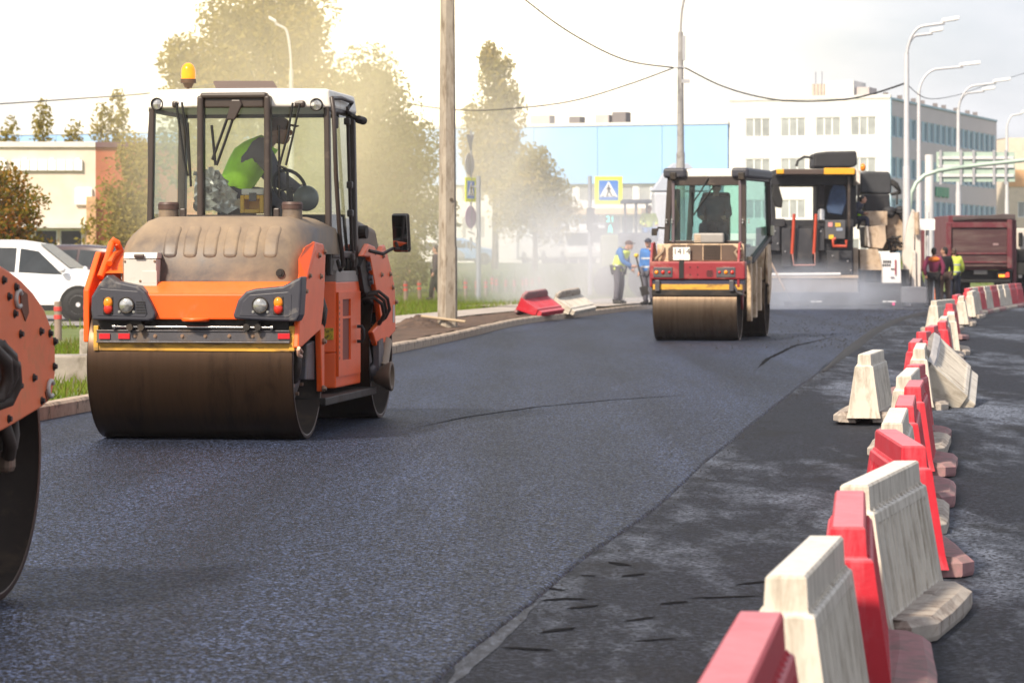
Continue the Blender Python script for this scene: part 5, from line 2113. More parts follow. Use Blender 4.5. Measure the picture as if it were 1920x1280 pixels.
# beacon
q = A.front(353, 165, 1.35)
m = MB()
m.tube([V(q.x + .02, 1.3, 2.80), V(q.x + .0, 1.32, 2.86), V(q.x, 1.35, q.z)], 0.014, 8)
m.cyl(V(q.x, 1.35, q.z), V(q.x, 1.35, q.z + .04), 0.03, 0.05, 14)
m.cyl(V(q.x, 1.35, q.z + .04), V(q.x, 1.35, q.z + .075), 0.066, 0.066, 18)
bcn = m.build('beacon', mat('beacon_base', (0.10, 0.055, 0.03), 0.5), cab)
m = MB()
m.smooth = True
m.lathe([(0.07, 0.060), (0.12, 0.062), (0.16, 0.058), (0.19, 0.046), (0.208, 0.026), (0.214, 0.001)], V(q.x, 1.35, q.z), 'z', 22)
m.build('lens', mat('beacon_amber', (0.90, 0.30, 0.01), 0.12, var=0.25, vscale=18, emit=0.25), bcn)
# grab rails
m = MB()
m.tube([A.side(622, 183, .82), A.side(626, 210, .85), A.side(630, 330, .85), A.side(637, 440, .85), A.side(644, 498, .86), A.side(638, 506, .84), A.side(634, 490, .80)], 0.02, 8)
m.build('grab_rail', M_CABFRAME, cab)
m = MB()
m.tube([A.side(622, 184, .82), A.side(640, 184, .82), A.side(660, 192, .82), A.side(651, 206, .8)], 0.018, 8)
m.build('grab_rail', M_CABFRAME, cab)
m = MB()
m.tube([A.side(651, 200, .8), A.side(655, 340, .8), A.side(659, 440, .8), A.side(663, 500, .8)], 0.015, 8)
m.build('grab_rail', M_CABFRAME, cab)
m = MB()
m.tube([A.front(287, 430, 1.25), A.front(282, 370, 1.25), A.front(281, 260, 1.25), A.front(285, 190, 1.25), A.front(294, 180, 1.25)], 0.02, 8)
m.build('grab_rail', M_CABFRAME, cab)
for (px, py) in ((651, 228), (656, 347), (657, 400), (660, 482)):
    m = MB()
    m.box(A.side(px, py, .81), (0.05, 0.07, 0.06))
    m.build('hinge', M_CABFRAME, cab, bevel=0.01)
m = MB()
m.box(A.side(632, 230, .8), (0.02, 0.06, 0.10))
m.build('latch', M_CABFRAME, cab, bevel=0.01)
m = MB()
m.tube([A.side(652, 212, .8), A.side(668, 222, .9), A.side(676, 226, 0.92)], 0.022, 8)
m.cyl(A.side(672, 224, .9), A.side(682, 227, .93), 0.035, n=10)
m.build('rear_work_light', M_DARK, cab)
# mirror
mo = bpy.data.objects.new('mirror', None)
COL.objects.link(mo)
mo.parent = cab
yM = 2.55
c0, c1 = A.front(735, 473, yM), A.front(770, 400, yM)
cm_ = (c0 + c1) / 2
m = MB()
m.box(cm_, (c1.x - c0.x, 0.05, c1.z - c0.z), rz=-0.25, rx=0.12)
mh = m.build('mirror_housing', M_CABFRAME, mo, bevel=0.025, seg=4)
m = MB()
m.box(cm_ + V(-0.007, -0.027, -0.003), ((c1.x - c0.x) * 0.86, 0.006, (c1.z - c0.z) * 0.93), rz=-0.25, rx=0.12)
m.build('mirror_glass', M_MIRROR, mo, bevel=0.02)
m = MB()
m.tube([A.front(692, 470, 2.3), A.front(718, 476, 2.4), A.front(736, 466, yM)], 0.016, 8)
m.build('mirror_arm', M_CABFRAME, mo)
# inside of the cab
m = MB()
m.bx(-0.72, 0.72, yk + .05, yb - .03, ZF - .14, ZF - .06)
m.build('floor', M_BLACK, cab)
m = MB()
m.bx(-0.70, 0.70, yb - .1, yb - .04, ZF - .05, ZF + .33)
m.build('back_panel', M_CABFRAME, cab)
m = MB()
m.bx(-0.40, 0.12, 1.72, 2.15, ZF - .06, ZF + .16)
seat = m.build('seat', M_BLACK, cab, bevel=0.05)
m = MB()
m.bx(0.2, 0.7, 1.28, 1.5, ZF - .06, ZF + .05)
m.prism([V(0.2, 1.3, ZF), V(0.2, 1.5, ZF), V(0.2, 1.5, ZF + .18), V(0.2, 1.42, ZF + .2)], (0.45, 0, 0))
m.build('console', M_CABFRAME, cab, bevel=0.03)
q = A.front(574, 372, 1.35)
m = MB()
m.ball(q, (0.11, 0.12, 0.11), 18, 12)
m.build('instrument_pod', mat('pod_grey', (0.22, 0.23, 0.22), 0.25), cab)
q = A.front(543, 350, 1.45)
m = MB()
ring = []
Mx = Matrix.Rotation(RAD(-62), 3, 'X') @ Matrix.Rotation(RAD(18), 3, 'Y')
for k in range(25):
    a = 2 * math.pi * k / 24
    ring.append(q + Mx @ V(0.155 * math.cos(a), 0.155 * math.sin(a), 0))
m.tube(ring, 0.016, 8)
for k in range(3):
    a = 2 * math.pi * k / 3 + .5
    m.tube([q + Mx @ V(0, 0, -.03), q + Mx @ V(0.15 * math.cos(a), 0.15 * math.sin(a), 0)], 0.012, 6)
m.tube([q, q + V(0, 0.05, -0.35)], 0.03, 8)
m.build('steering_wheel', M_BLACK, cab)
# crumpled foil hanging at the left, yellow crate
fo_ = MB()
rf_ = random.Random(4)
rows = []
c = A.front(388, 360, 1.2)
for i in range(13):
    rows.append([c + V(-0.10 + 0.20 * j / 12 + rf_.gauss(0, .011), rf_.gauss(0, 0.025), -0.16 + 0.34 * i / 12 + rf_.gauss(0, .014)) + V(0.25 * (1 - i / 12) * (j / 12) , 0, 0) for j in range(13)])
fo_.grid(rows)
M_FOIL = mat('silver_foil', (0.7, 0.7, 0.69), 0.3, 0.45, var=0.3, vscale=12)
tag(fo_.build('plastic_sheet', M_FOIL), 'crumpled silvery plastic sheet hanging inside the roller cab', 'plastic sheet')
fob = bpy.data.objects['plastic_sheet']
fob.location, fob.rotation_euler = R1.location, R1.rotation_euler
cr2 = thing('crate', 'yellow plastic crate with a white lid behind the roller centre window', 'crate', R1.location, -A.a)
c0, c1 = A.front(450, 400, 1.1), A.front(494, 366, 1.1)
m = MB()
m.bx(c0.x, c0.x + .035, 1.1, 1.3, c0.z, c1.z)
m.bx(c1.x - .035, c1.x, 1.1, 1.3, c0.z, c1.z)
m.bx(c0.x + .035, c1.x - .035, 1.1, 1.3, c0.z, c0.z + .035)
m.bx(c0.x + .035, c1.x - .035, 1.1, 1.3, c1.z - .035, c1.z)
m.bx(c0.x + .035, c1.x - .035, 1.27, 1.3, c0.z + .035, c1.z - .035)
m.build('tray', mat('crate_yellow', (0.85, 0.48, 0.01), 0.45), cr2, bevel=0.008)
m = MB()
m.bx(c0.x + .01, c1.x - .0, 1.1, 1.3, c1.z + .002, c1.z + .055)
m.build('lid', mat('lid_white', (0.85, 0.83, 0.78), 0.5), cr2, bevel=0.012)
m = MB()
m.bx((c0.x + c1.x) / 2 - .02, (c0.x + c1.x) / 2 + .04, 1.085, 1.1, c1.z - .05, c1.z + .02)
m.build('latch', M_GREYST, cr2)

# ------------------------------------------------------------------ the roller cut off by the left edge
B = Frame(-2.97, 13.08, 8.5)
R0 = thing('road_roller', 'end of an orange roller with a bolted side plate cut off by the left edge', 'road roller', (B.ox, B.oy, 0), -B.a)
make_drum(R0, 'drum', 0, 1.66, 0.6, M_DRUM)
M_ORANGE2 = mat('faded_orange', (0.78, 0.15, 0.035), 0.5, var=0.12, vscale=3, dirt=(0.58, 0.22, 0.10), damt=0.25, dscale=4, coat=0.1)
px0 = 0.88
out = [(-60, 492), (-20, 494), (2, 498), (18, 508), (40, 525), (62, 548), (84, 580), (98, 618), (104, 652), (104, 700), (99, 735), (92, 752), (78, 764), (30, 793), (-10, 815), (-60, 840)]
pts = [B.side(p[0], p[1], px0) for p in out]
# plate with a hose cut-out: fan of quads between an outer outline and the hole
hole_c = B.side(6, 680, px0)
m = MB()
m.prism(pts, (-0.04, 0, 0))
pl0 = m.build('side_plate', M_ORANGE2, R0, bevel=0.01)
bolts(pl0, [B.side(p[0], p[1], px0) for p in ((6, 525), (29, 538), (16, 556), (27, 588), (93, 625), (102, 640), (101, 687), (63, 708), (37, 723), (78, 751), (16, 785), (38, 626), (76, 621), (18, 750), (-10, 560))], (1, 0, 0), 0.014, mat('bolt_dark', (0.04, 0.03, 0.028), 0.5, 0.5))
m = MB()
m.prism([B.side(p[0], p[1], px0 + .001) for p in ((-12, 655), (8, 637), (16, 650), (26, 690), (12, 735), (0, 752), (-14, 748))], (0.004, 0, 0))
m.build('cut_out', M_BLACK, pl0)
m = MB()
m.prism([B.side(p[0], p[1], px0 + .001) for p in ((37, 541), (50, 551), (53, 585), (47, 602), (39, 580))], (0.004, 0, 0))
m.build('slot', mat('slot_brown', (0.16, 0.055, 0.025), 0.7), pl0)
m = MB()
m.prism([B.side(p[0], p[1], px0 + .001) for p in ((84, 735), (90, 722), (95, 742), (88, 752))], (0.004, 0, 0))
m.build('slot', MATS['slot_brown'], pl0)
m = MB()
for (px, py, hh) in ((34, 560, 22), (94, 728, 22)):
    q = B.side(px, py, px0 + .004)
    ring = []
    for k in range(9):
        a = math.pi * 1.5 * k / 8 + .6
        ring.append(q + V(0.004, 0.04 * math.cos(a), 0.035 * math.sin(a)))
    m.tube(ring, 0.010, 6)
m.build('chalk_mark', M_BOXWHITE, pl0)
m = MB()
for dx, dy in ((0, 0), (-10, 8), (6, 16)):
    m = MB()
    m.tube([B.side(-30 + dx, 650 + dy, px0 + .01), B.side(0 + dx, 648 + dy, px0 + .06), B.side(22 + dx, 670 + dy, px0 + .07), B.side(24 + dx, 705 + dy, px0 + .06), B.side(10 + dx, 735 + dy, px0 + .04), B.side(-20 + dx, 745 + dy, px0)], 0.028, 8)
    m.build('hose', MATS['hose_brown'], R0)
m = MB()
m.tube([B.side(6, 790, .78), B.side(14, 815, .80), B.side(20, 835, .8), B.side(16, 856, .78)], 0.03, 8)
m.build('hose', MATS['hose_brown'], R0)
m = MB()
m.tube([B.side(24, 790, .78), B.side(26, 815, .80), B.side(22, 840, .8)], 0.026, 8)
m.build('hose', MATS['hose_brown'], R0, label='hose hanging over the drum')
m = MB()
q = B.side(7, 866, .74)
m.box(q, (0.09, 0.10, 0.09))
m.build('fitting', mat('fitting_brown', (0.20, 0.14, 0.10), 0.5, 0.3), R0, bevel=0.025)
m = MB()
m.prism([V(-0.88, p.y, p.z) for p in pts], (0.04, 0, 0))
m.build('side_plate', M_ORANGE2, R0, bevel=0.01)
m = MB()
m.bx(-0.84, 0.84, -1.2, 0.15, 0.95, 1.3)
m.build('frame', M_DARK, R0)
m = MB()
m.prism([V(-0.7, -1.4, 1.25), V(-0.7, -1.4, 1.7), V(-0.7, -0.5, 1.66), V(-0.7, -0.25, 1.3)], (1.4, 0, 0))
m.build('hood', M_HOOD, R0, bevel=0.05)
# ------------------------------------------------------------------ water filled road barriers
BL, BH = 1.62, 0.60


def plastic(name, col, dust, dirt, damt):
    """sun-bleached moulded plastic: chalky dust on what faces up, grime in streaks down the sides"""
    return mat(name, col, 0.5, var=0.10, vscale=3, dirt=dirt, damt=damt, dscale=4.5, dstretch=(3.5, 3.5, 0.8), top=dust, tamt=0.75, bump=0.12, bscale=50, dsharp=0.3)


M_BRED = plastic('barrier_red', (0.44, 0.004, 0.018), (0.55, 0.23, 0.26), (0.46, 0.10, 0.125), 0.40)
M_BWHITE = plastic('barrier_white', (0.55, 0.50, 0.42), (0.68, 0.65, 0.60), (0.22, 0.175, 0.125), 0.5)
M_FRED = mat('foot_dusty_red', (0.33, 0.17, 0.175), 0.85, var=0.25, vscale=5, dirt=(0.20, 0.15, 0.14), damt=0.5, dscale=5, bump=0.3, bscale=30)
M_FWHITE = mat('foot_dusty_cream', (0.40, 0.35, 0.30), 0.85, var=0.22, vscale=5, dirt=(0.16, 0.12, 0.10), damt=0.42, dscale=5, bump=0.3, bscale=30)


def barrier_mesh():
    """a slim cap on a shoulder over ribbed flanks that widen to the foot"""
    m = MB()
    ys = [-0.5]
    n = 13
    e0, e1 = -0.455, 0.455
    step = (e1 - e0) / n
    off = [0]
    for k in range(n):
        a = e0 + k * step
        ys += [a + step * 0.12, a + step * 0.24, a + step * 0.62, a + step * 0.74]
        off += [0, 1, 1, 0]
    ys += [0.5]
    off += [0]
    lev = [(0.07, 0.150, 1.0, 0), (0.14, 0.140, 0.992, 0), (0.18, 0.134, 0.988, 1), (0.72, 0.088, 0.945, 1), (0.76, 0.085, 0.942, 0), (0.815, 0.080, 0.938, 0), (0.83, 0.074, 0.934, 0), (0.832, 0.060, 0.90, 0), (0.985, 0.055, 0.89, 0), (1.0, 0.048, 0.885, 0)]
    rows = []
    for (z, hw, fl, rib) in lev:
        r = []
        for sgn in (1, -1):
            seq = list(zip(ys, off)) if sgn == 1 else list(zip(ys, off))[::-1]
            for y, o_ in seq:
                r.append(V(sgn * (hw - (0.011 * o_ if rib else 0)), y * BL * fl, z * BH))
        rows.append(r + r[:1])
    m.grid(rows)
    m.add(rows[-1][:-1], [tuple(range(len(rows[-1]) - 1))])
    # little teeth on the shoulder under the cap
    for k in range(15):
        y = -0.42 * BL + 0.84 * BL * k / 14
        for s in (1, -1):
            m.add([V(s * 0.059, y - .018, BH * .834), V(s * 0.059, y + .018, BH * .834), V(s * 0.059, y, BH * .875), V(s * 0.074, y - .018, BH * .834), V(s * 0.074, y + .018, BH * .834)], [(0, 2, 1), (3, 4, 2), (0, 3, 2), (1, 2, 4)])
    me = m.mesh('shell')
    return me


def foot_mesh(seed):
    r = random.Random(seed)
    m = MB()
    out = []
    for (x, y) in ((0.02, -0.46), (0.16, -0.46), (0.225, -0.36), (0.232, -0.1), (0.236, 0.14), (0.225, 0.36), (0.16, 0.46), (0.02, 0.46)):
        out.append((x + r.uniform(-.008, .008), y * BL + r.uniform(-.02, .02)))
    rows = []
    for z, sc in ((0.0, 0.97), (0.018, 1.0), (0.062, 1.0), (0.088, 0.86), (0.094, 0.5)):
        row = [V(x * (sc if x > .05 else 1), y * (1 if sc > .9 else .97), z + r.uniform(-.006, .006)) for x, y in out]
        rows.append(row + row[:1])
    m.grid(rows)
    m.add(rows[-1][:-1], [tuple(range(len(rows[-1]) - 1))])
    return m.mesh('foot')


SHELL = {}
for nm, mm in (('red', M_BRED), ('white', M_BWHITE)):
    me = barrier_mesh()
    me.materials.append(mm)
    SHELL[nm] = me
FEET = {}
for nm, mm in (('red', M_FRED), ('white', M_FWHITE)):
    FEET[nm] = []
    for sd in (1, 2, 3):
        me = foot_mesh(sd)
        me.materials.append(mm)
        FEET[nm].append(me)
nb = [0]


def barrier(col, loc, heading, label, sc=1.0, group='red and white barriers along the lane', rot=None):
    nb[0] += 1
    t = thing('road_barrier', label, 'road barrier', loc, -RAD(heading), group)
    t.scale = (sc, sc, sc)
    if rot is not None:
        t.rotation_euler = rot
    o = bpy.data.objects.new('shell', SHELL[col])
    COL.objects.link(o)
    o.parent = t
    b = o.modifiers.new('bevel', 'BEVEL')
    b.width, b.segments, b.limit_method, b.angle_limit = 0.007, 2, 'ANGLE', RAD(40)
    for k, s in enumerate((1, -1)):
        f = bpy.data.objects.new('foot', FEET[col][(nb[0] + k) % 3])
        COL.objects.link(f)
        f.parent = t
        f.scale = (s, 1, 1)
        f.location = (s * 0.06, 0, 0)
        b = f.modifiers.new('bevel', 'BEVEL')
        b.width, b.segments, b.limit_method, b.angle_limit = 0.008, 2, 'ANGLE', RAD(40)
    return t


def top_near(px, py, heading, sc=1.0):
    """where a barrier stands whose cap's near end the photograph shows at this pixel"""
    h = BH * sc + LOW
    Y = F * (EYE - h) / (py - HOR)
    X = (px - CX) * Y / F
    l = BL * sc * 0.445
    return (X + l * math.sin(RAD(heading)), Y + l * math.cos(RAD(heading)), LOW)


rb = random.Random(17)
barrier('red', (0.50, 6.75, LOW), 8.0, 'red barrier cut off by the bottom edge, nearest of the row')
for (col, px, py, hd, sc, lab) in (
        ('white', 1474, 1086, 10.0, 1.0, 'cream barrier nearest the bottom edge, standing behind the first red one'),
        ('red', 1591, 984, 6.5, 1.0, 'red barrier with a pink bleached cap between the two nearest cream barriers'),
        ('white', 1607, 908, 15.0, 1.0, 'cream barrier turned to show its whole ribbed flank and broad foot'),
        ('red', 1714, 836, 2.0, 1.0, 'red barrier with its cap slanting left to right behind the ribbed cream barrier'),
        ('white', 1672, 790, 8.5, 1.0, 'narrow cream barrier between two red ones, left of the middle of the row'),
        ('red', 1697, 760, 8.0, 1.0, 'red barrier whose end faces us in the middle of the row'),
        ('red', 1711, 726, 8.5, 1.0, 'red barrier right behind the one in the middle of the row'),
        ('white', 1698, 703, 10.0, 1.0, 'small cream barrier end between red ones below the toppled barrier'),
        ('red', 1707, 689, 9.5, 1.0, 'red barrier directly in front of the leaning cream barrier'),
        ('white', 1722, 652, 8.5, 1.0, 'cream barrier standing upright under the toppled one'),
        ('red', 1714, 641, 9.0, 1.0, 'red barrier half hidden between the leaning and the upright cream ones'),
        ('red', 1744, 613, 10.0, 1.0, 'red barrier wedged close behind the toppled cream barrier'),
        ('white', 1768, 596, 9.0, 1.02, 'cream barrier peeping out behind the bright red one'),
        ('red', 1728, 624, 10.0, 1.02, 'red barrier behind the upper end of the toppled cream barrier'),
        ('red', 1766, 604, 9.0, 1.02, 'bright red barrier above the toppled cream barrier'),
        ('white', 1782, 588, 8.0, 1.05, 'cream barrier squeezed between two red ones beyond the toppled barrier'),
        ('red', 1779, 571, 10.5, 1.08, 'tall red barrier farthest along the straight part of the row'),
        ('white', 1750, 563, 22.0, 1.06, 'pale barrier broadside to us in front of the orange water box'),
        ('white', 1803, 556, 9.0, 1.08, 'pale barrier where the row begins to bend to the right'),
        ('red', 1790, 553, 12.0, 1.05, 'red barrier half hidden where the row bends by the workers'),
        ('white', 1818, 546, 12.0, 1.12, 'pale barrier at the bend right of the workers')):
    t = barrier(col, top_near(px, py, hd, sc), hd, lab, sc)
    t.rotation_euler = (rb.gauss(0, .008), rb.gauss(0, .012), -RAD(hd))
barrier('white', (3.24, 27.9, 0.005), 11.5, 'cream barrier standing apart on the strip left of the row')
# the far run along the bend
far = [('red', 'first red barrier of the far run below the truck'), ('white', 'first pale barrier of the far run below the truck'), ('red', 'second red barrier of the far run below the truck'),
       ('white', 'sunlit pale barrier in the middle of the far run'), ('red', 'third red barrier of the far run, beside the sunlit one'), ('white', 'third pale barrier of the far run'),
       ('white', 'fourth pale barrier of the far run, followed by red'), ('red', 'fourth red barrier of the far run near the right edge'), ('red', 'last red barrier of the far run at the right edge')]
ROW = curve([(11.0, 76), (12.4, 83), (14.3, 91), (16.6, 100), (19.6, 110), (23, 120)])
y = 80.5
for col, lab in far:
    x, x2 = ROW(y), ROW(y + 1)
    hd = math.degrees(math.atan2(x2 - x, 1)) + rb.uniform(-1, 1)
    barrier(col, (x, y, LOW), hd, lab, 1.2)
    y += 2.1
# toppled one leaning over the row
u, l = Vector((0.80, -0.05, -0.55)).normalized(), Vector((0.10, 1.0, 0.20))
l = (l - u * l.dot(u)).normalized()
r = l.cross(u).normalized()
Mr = Matrix((r, l, u)).transposed()
c = pp(1776, 704, 31.2) - u * 0.31
tb_ = barrier('white', c, 0, 'toppled cream barrier leaning on its side over the row, ribs up', 1.06, rot=Mr.to_euler())
M_FGREY = mat('foot_grey', (0.40, 0.38, 0.37), 0.55, var=0.15, vscale=5, dirt=(0.2, 0.18, 0.16), damt=0.3)
for ch in tb_.children:
    if ch.name.startswith('foot'):
        ch.scale.x *= 0.55
        ch.data = ch.data.copy()
        ch.data.materials.clear()
        ch.data.materials.append(M_FGREY)
# two tipped over beside the kerb
for col, px, py, lab, Yb, hd in (('red', 1012, 574, 'red barrier tipped over on the footpath by the kerb', 73.0, 0.30), ('white', 1074, 571, 'cream barrier tipped over next to the red one by the kerb', 76.5, 0.36)):
    u = Vector((0.80, -0.30, -0.42)).normalized()
    l = Vector((hd, 1.0, 0.08))
    l = (l - u * l.dot(u)).normalized()
    r = l.cross(u).normalized()
    c = pp(px, py, Yb) - u * 0.27
    barrier(col, c, 0, lab, 1.05, group='tipped barriers by the kerb', rot=Matrix((r, l, u)).transposed().to_euler())
# ------------------------------------------------------------------ people
M_SKIN = mat('skin', (0.48, 0.26, 0.18), 0.55, var=0.1)
M_HAIR = mat('hair_dark', (0.02, 0.015, 0.012), 0.6)
M_HIVIS = mat('hivis_lime', (0.46, 0.92, 0.006), 0.6, var=0.18, vscale=7, bump=0.6, bscale=9)
M_HIVISY = mat('hivis_yellow', (0.70, 0.82, 0.12), 0.6, var=0.12, vscale=8)
M_NAVY = mat('cloth_navy', (0.03, 0.035, 0.06), 0.85, var=0.2, vscale=9)
M_BLUECL = mat('cloth_blue', (0.05, 0.16, 0.42), 0.8, var=0.2, vscale=9)
M_GREYCL = mat('cloth_grey', (0.10, 0.095, 0.12), 0.85, var=0.2, vscale=9)
M_WINE = mat('cloth_wine', (0.20, 0.025, 0.075), 0.85, var=0.2, vscale=9)
M_ORCL = mat('cloth_orange', (0.80, 0.22, 0.03), 0.7, var=0.1)
M_BLACKCL = mat('cloth_black', (0.018, 0.016, 0.018), 0.85, var=0.2)
M_BROWNCL = mat('cloth_brown', (0.13, 0.08, 0.06), 0.85, var=0.2)
M_SILVERT = mat('reflective_tape', (0.6, 0.62, 0.66), 0.35, 0.3)
M_SHOE = mat('boot', (0.02, 0.018, 0.016), 0.6)

STAND = {'pelvis': (0, 0, .95), 'waist': (0, 0, 1.10), 'chest': (0, 0, 1.32), 'neck': (0, 0, 1.47), 'head': (0, -.02, 1.63)}
for sd, sx in (('l', 1), ('r', -1)):
    STAND.update({'sh_' + sd: (sx * .185, 0, 1.41), 'el_' + sd: (sx * .235, .03, 1.13), 'wr_' + sd: (sx * .25, -.05, .88), 'ha_' + sd: (sx * .25, -.08, .80),
                  'hip_' + sd: (sx * .095, 0, .91), 'kn_' + sd: (sx * .11, -.02, .50), 'an_' + sd: (sx * .115, .03, .09), 'to_' + sd: (sx * .13, -.14, .045)})
RADI = {'pelvis': .135, 'waist': .125, 'chest': .145, 'neck': .058, 'sh': .078, 'el': .047, 'wr': .032, 'hip': .095, 'kn': .060, 'an': .040}


def skin(name, J, names, edges, grow, m, parent, rs=None):
    me = bpy.data.meshes.new(name)
    idx = {n: i for i, n in enumerate(names)}
    me.from_pydata([J[n] for n in names], [(idx[a], idx[b]) for a, b in edges], [])
    me.materials.append(m)
    o = bpy.data.objects.new(name, me)
    COL.objects.link(o)
    o.parent = parent
    sk = o.modifiers.new('skin', 'SKIN')
    sk.use_smooth_shade = True
    lay = me.skin_vertices[0].data
    for n in names:
        r = RADI.get(n, RADI.get(n.split('_')[0], .06)) + grow
        if rs and n in rs:
            r = rs[n]
        lay[idx[n]].radius = (r, r * (0.82 if n in ('pelvis', 'waist', 'chest') else 1))
    lay[0].use_root = True
    s = o.modifiers.new('sub', 'SUBSURF')
    s.levels = s.render_levels = 1
    return o


def hand(J, sd, parent):
    a, b = Vector(J['wr_' + sd]), Vector(J['ha_' + sd])
    d = (b - a).normalized()
    up = d.orthogonal().normalized()
    sid = d.cross(up)
    m = MB()
    m.tube([a - d * .02, a + d * .03, a + d * .085], [.026, .040, .036], 8)
    for k in range(4):
        o = sid * (k - 1.5) * .019
        L_ = (.07, .08, .075, .058)[k]
        s = a + d * .08 + o
        m.tube([s, s + d * L_ * .5 + up * .006, s + d * L_ * .85 + up * .03], [.010, .009, .007], 6)
    m.tube([a + d * .03 + sid * .03, a + d * .06 + sid * .058, a + d * .09 + sid * .052 + up * .02], [.012, .011, .008], 6)
    return m.build('hand', M_SKIN, parent)


def person(label, loc, rz, top, legs, J=None, vest=None, hair=None, cap=None, group=None, scale=1.0, shoulder=None, stripes=True, sit=False, look=0.0, skirt=None):
    P = dict(STAND)
    if J:
        P.update(J)
    t = thing('person', label, 'person', loc, rz, group)
    t.scale = (scale,) * 3
    names = ['pelvis', 'waist', 'chest', 'neck'] + [a + s for s in ('_l', '_r') for a in ('sh', 'el', 'wr', 'hip', 'kn', 'an')] + ['to_l', 'to_r']
    edges = [('pelvis', 'waist'), ('waist', 'chest'), ('chest', 'neck')]
    for s in ('_l', '_r'):
        edges += [('chest', 'sh' + s), ('sh' + s, 'el' + s), ('el' + s, 'wr' + s), ('pelvis', 'hip' + s), ('hip' + s, 'kn' + s), ('kn' + s, 'an' + s), ('an' + s, 'to' + s)]
    skin('body', P, names, edges, -0.012, M_SKIN, t)
    nm = ['pelvis', 'waist', 'chest', 'neck'] + [a + s for s in ('_l', '_r') for a in ('sh', 'el', 'wr')]
    ed = edges[:3] + [e for e in edges[3:] if e[0].split('_')[0] in ('chest', 'sh', 'el')]
    skin('jacket', P, nm, ed, 0.024, top, t, {'neck': .07})
    nm = ['pelvis'] + [a + s for s in ('_l', '_r') for a in ('hip', 'kn', 'an')]
    ed = [e for e in edges if e[0].split('_')[0] in ('pelvis', 'hip', 'kn') and e[1] != 'waist']
    skin('trousers', P, nm, ed, 0.032, legs, t)
    for s in ('l', 'r'):
        an, to = Vector(P['an_' + s]), Vector(P['to_' + s])
        m = MB()
        m.tube([an + V(0, .04, .05), an + V(0, .03, -.03), an.lerp(to, .55) + V(0, 0, .0), to + V(0, 0, .005)], [.055, .056, .05, .04], 8)
        m.build('boot', M_SHOE, t)
        hand(P, s, t)
    if vest:
        Q = dict(P)
        for s in ('_l', '_r'):
            Q['sh' + s] = tuple(Vector(P['chest']).lerp(Vector(P['sh' + s]), 0.92))
        pe, wa, ch_, ne = (Vector(P[k]) for k in ('pelvis', 'waist', 'chest', 'neck'))
        side = (Vector(P['sh_l']) - Vector(P['sh_r'])).normalized()
        vm = MB()
        rows = []
        up_ = (ne - ch_).normalized()
        for c_, wv, dv in ((pe - (wa - pe) * .35, .195, .160), (pe, .192, .160), (wa, .182, .150), (wa.lerp(ch_, .5), .196, .158), (ch_, .214, .160), (ch_.lerp(ne, .45), .222, .145), (ch_.lerp(ne, .8), .17, .13), (ne + up_ * .0, .09, .08)):
            fw = side.cross(up_ if c_ == ne else (ch_ - pe).normalized())
            rows.append([c_ + side * (wv * math.cos(k * math.pi / 10)) + fw * (dv * math.sin(k * math.pi / 10)) for k in range(21)])
        for rr_ in rows:
            for k_, p_ in enumerate(rr_[:-1]):
                d_ = noise.noise((p_.x * 11, p_.y * 11, p_.z * 7)) * .016
                rr_[k_] = p_ + (p_ - pe.lerp(ch_, .5)).normalized() * d_
            rr_[-1] = rr_[0]
        vm.grid(rows)
        vm.build('vest', vest, t, smooth=True, solid=.008)
    if stripes:
        for f in (0.15, 0.75):
            c = Vector(P['pelvis']).lerp(Vector(P['chest']), f)
            ax = (Vector(P['chest']) - Vector(P['pelvis'])).normalized()
            m = MB()
            q = ax.to_track_quat('Z', 'Y').to_matrix()
            ring0 = [c + q @ V(.202 * math.cos(k * math.pi / 10), .168 * math.sin(k * math.pi / 10), -.022) for k in range(21)]
            ring1 = [p + ax * .044 for p in ring0]
            m.grid([ring0, ring1])
            m.build('stripe', M_SILVERT, t, solid=.004)
    if shoulder:
        c = Vector(P['chest']) + V(0, 0, .07)
        m = MB()
        m.ball(c, (.215, .165, .10), 14, 8)
        m.build('yoke', shoulder, t)
    # head with a face
    h = Vector(P['head'])
    n_ = Vector(P['neck'])
    m = MB()
    m.tube([n_ - V(0, 0, .03), n_.lerp(h, .5)], [.06, .054], 10)
    m.build('neck', M_SKIN, t)
    hd = bpy.data.objects.new('head', None)
    COL.objects.link(hd)
    hd.parent = t
    hd.location = h
    hd.rotation_euler = (0, 0, look)
    m = MB()
    m.ball((0, 0, .0), (.075, .095, .115), 16, 12)
    m.ball((0, -.03, -.06), (.052, .062, .058), 12, 8)
    m.ball((0, -.095, -.012), (.014, .022, .026), 8, 6)
    for sx in (1, -1):
        m.ball((sx * .075, .01, -.01), (.012, .024, .034), 8, 6)
    m.build('face', M_SKIN, hd)
    for sx in (1, -1):
        m = MB()
        m.ball((sx * .03, -.085, .018), (.011, .009, .008), 8, 6)
        m.build('eye', M_BLACK, hd)
    m = MB()
    m.box((0, -.088, -.058), (.044, .014, .008))
    m.build('mouth', mat('lip', (0.3, 0.1, 0.08), 0.5), hd)
    m = MB()
    if cap:
        m.ball((0, .008, .045), (.088, .108, .082), 14, 8)
        m.box((0, -.12, .05), (.12, .09, .012), rx=0.15)
        m.build('cap', cap, hd, bevel=.004)
    else:
        m.ball((0, .022, .030), (.083, .095, .100), 14, 9)
        m.ball((0, .05, -.035), (.07, .06, .07), 12, 8)
        m.build('hair', hair or M_HAIR, hd)
    return t


def limb2(a, b, d=.0):
    return a


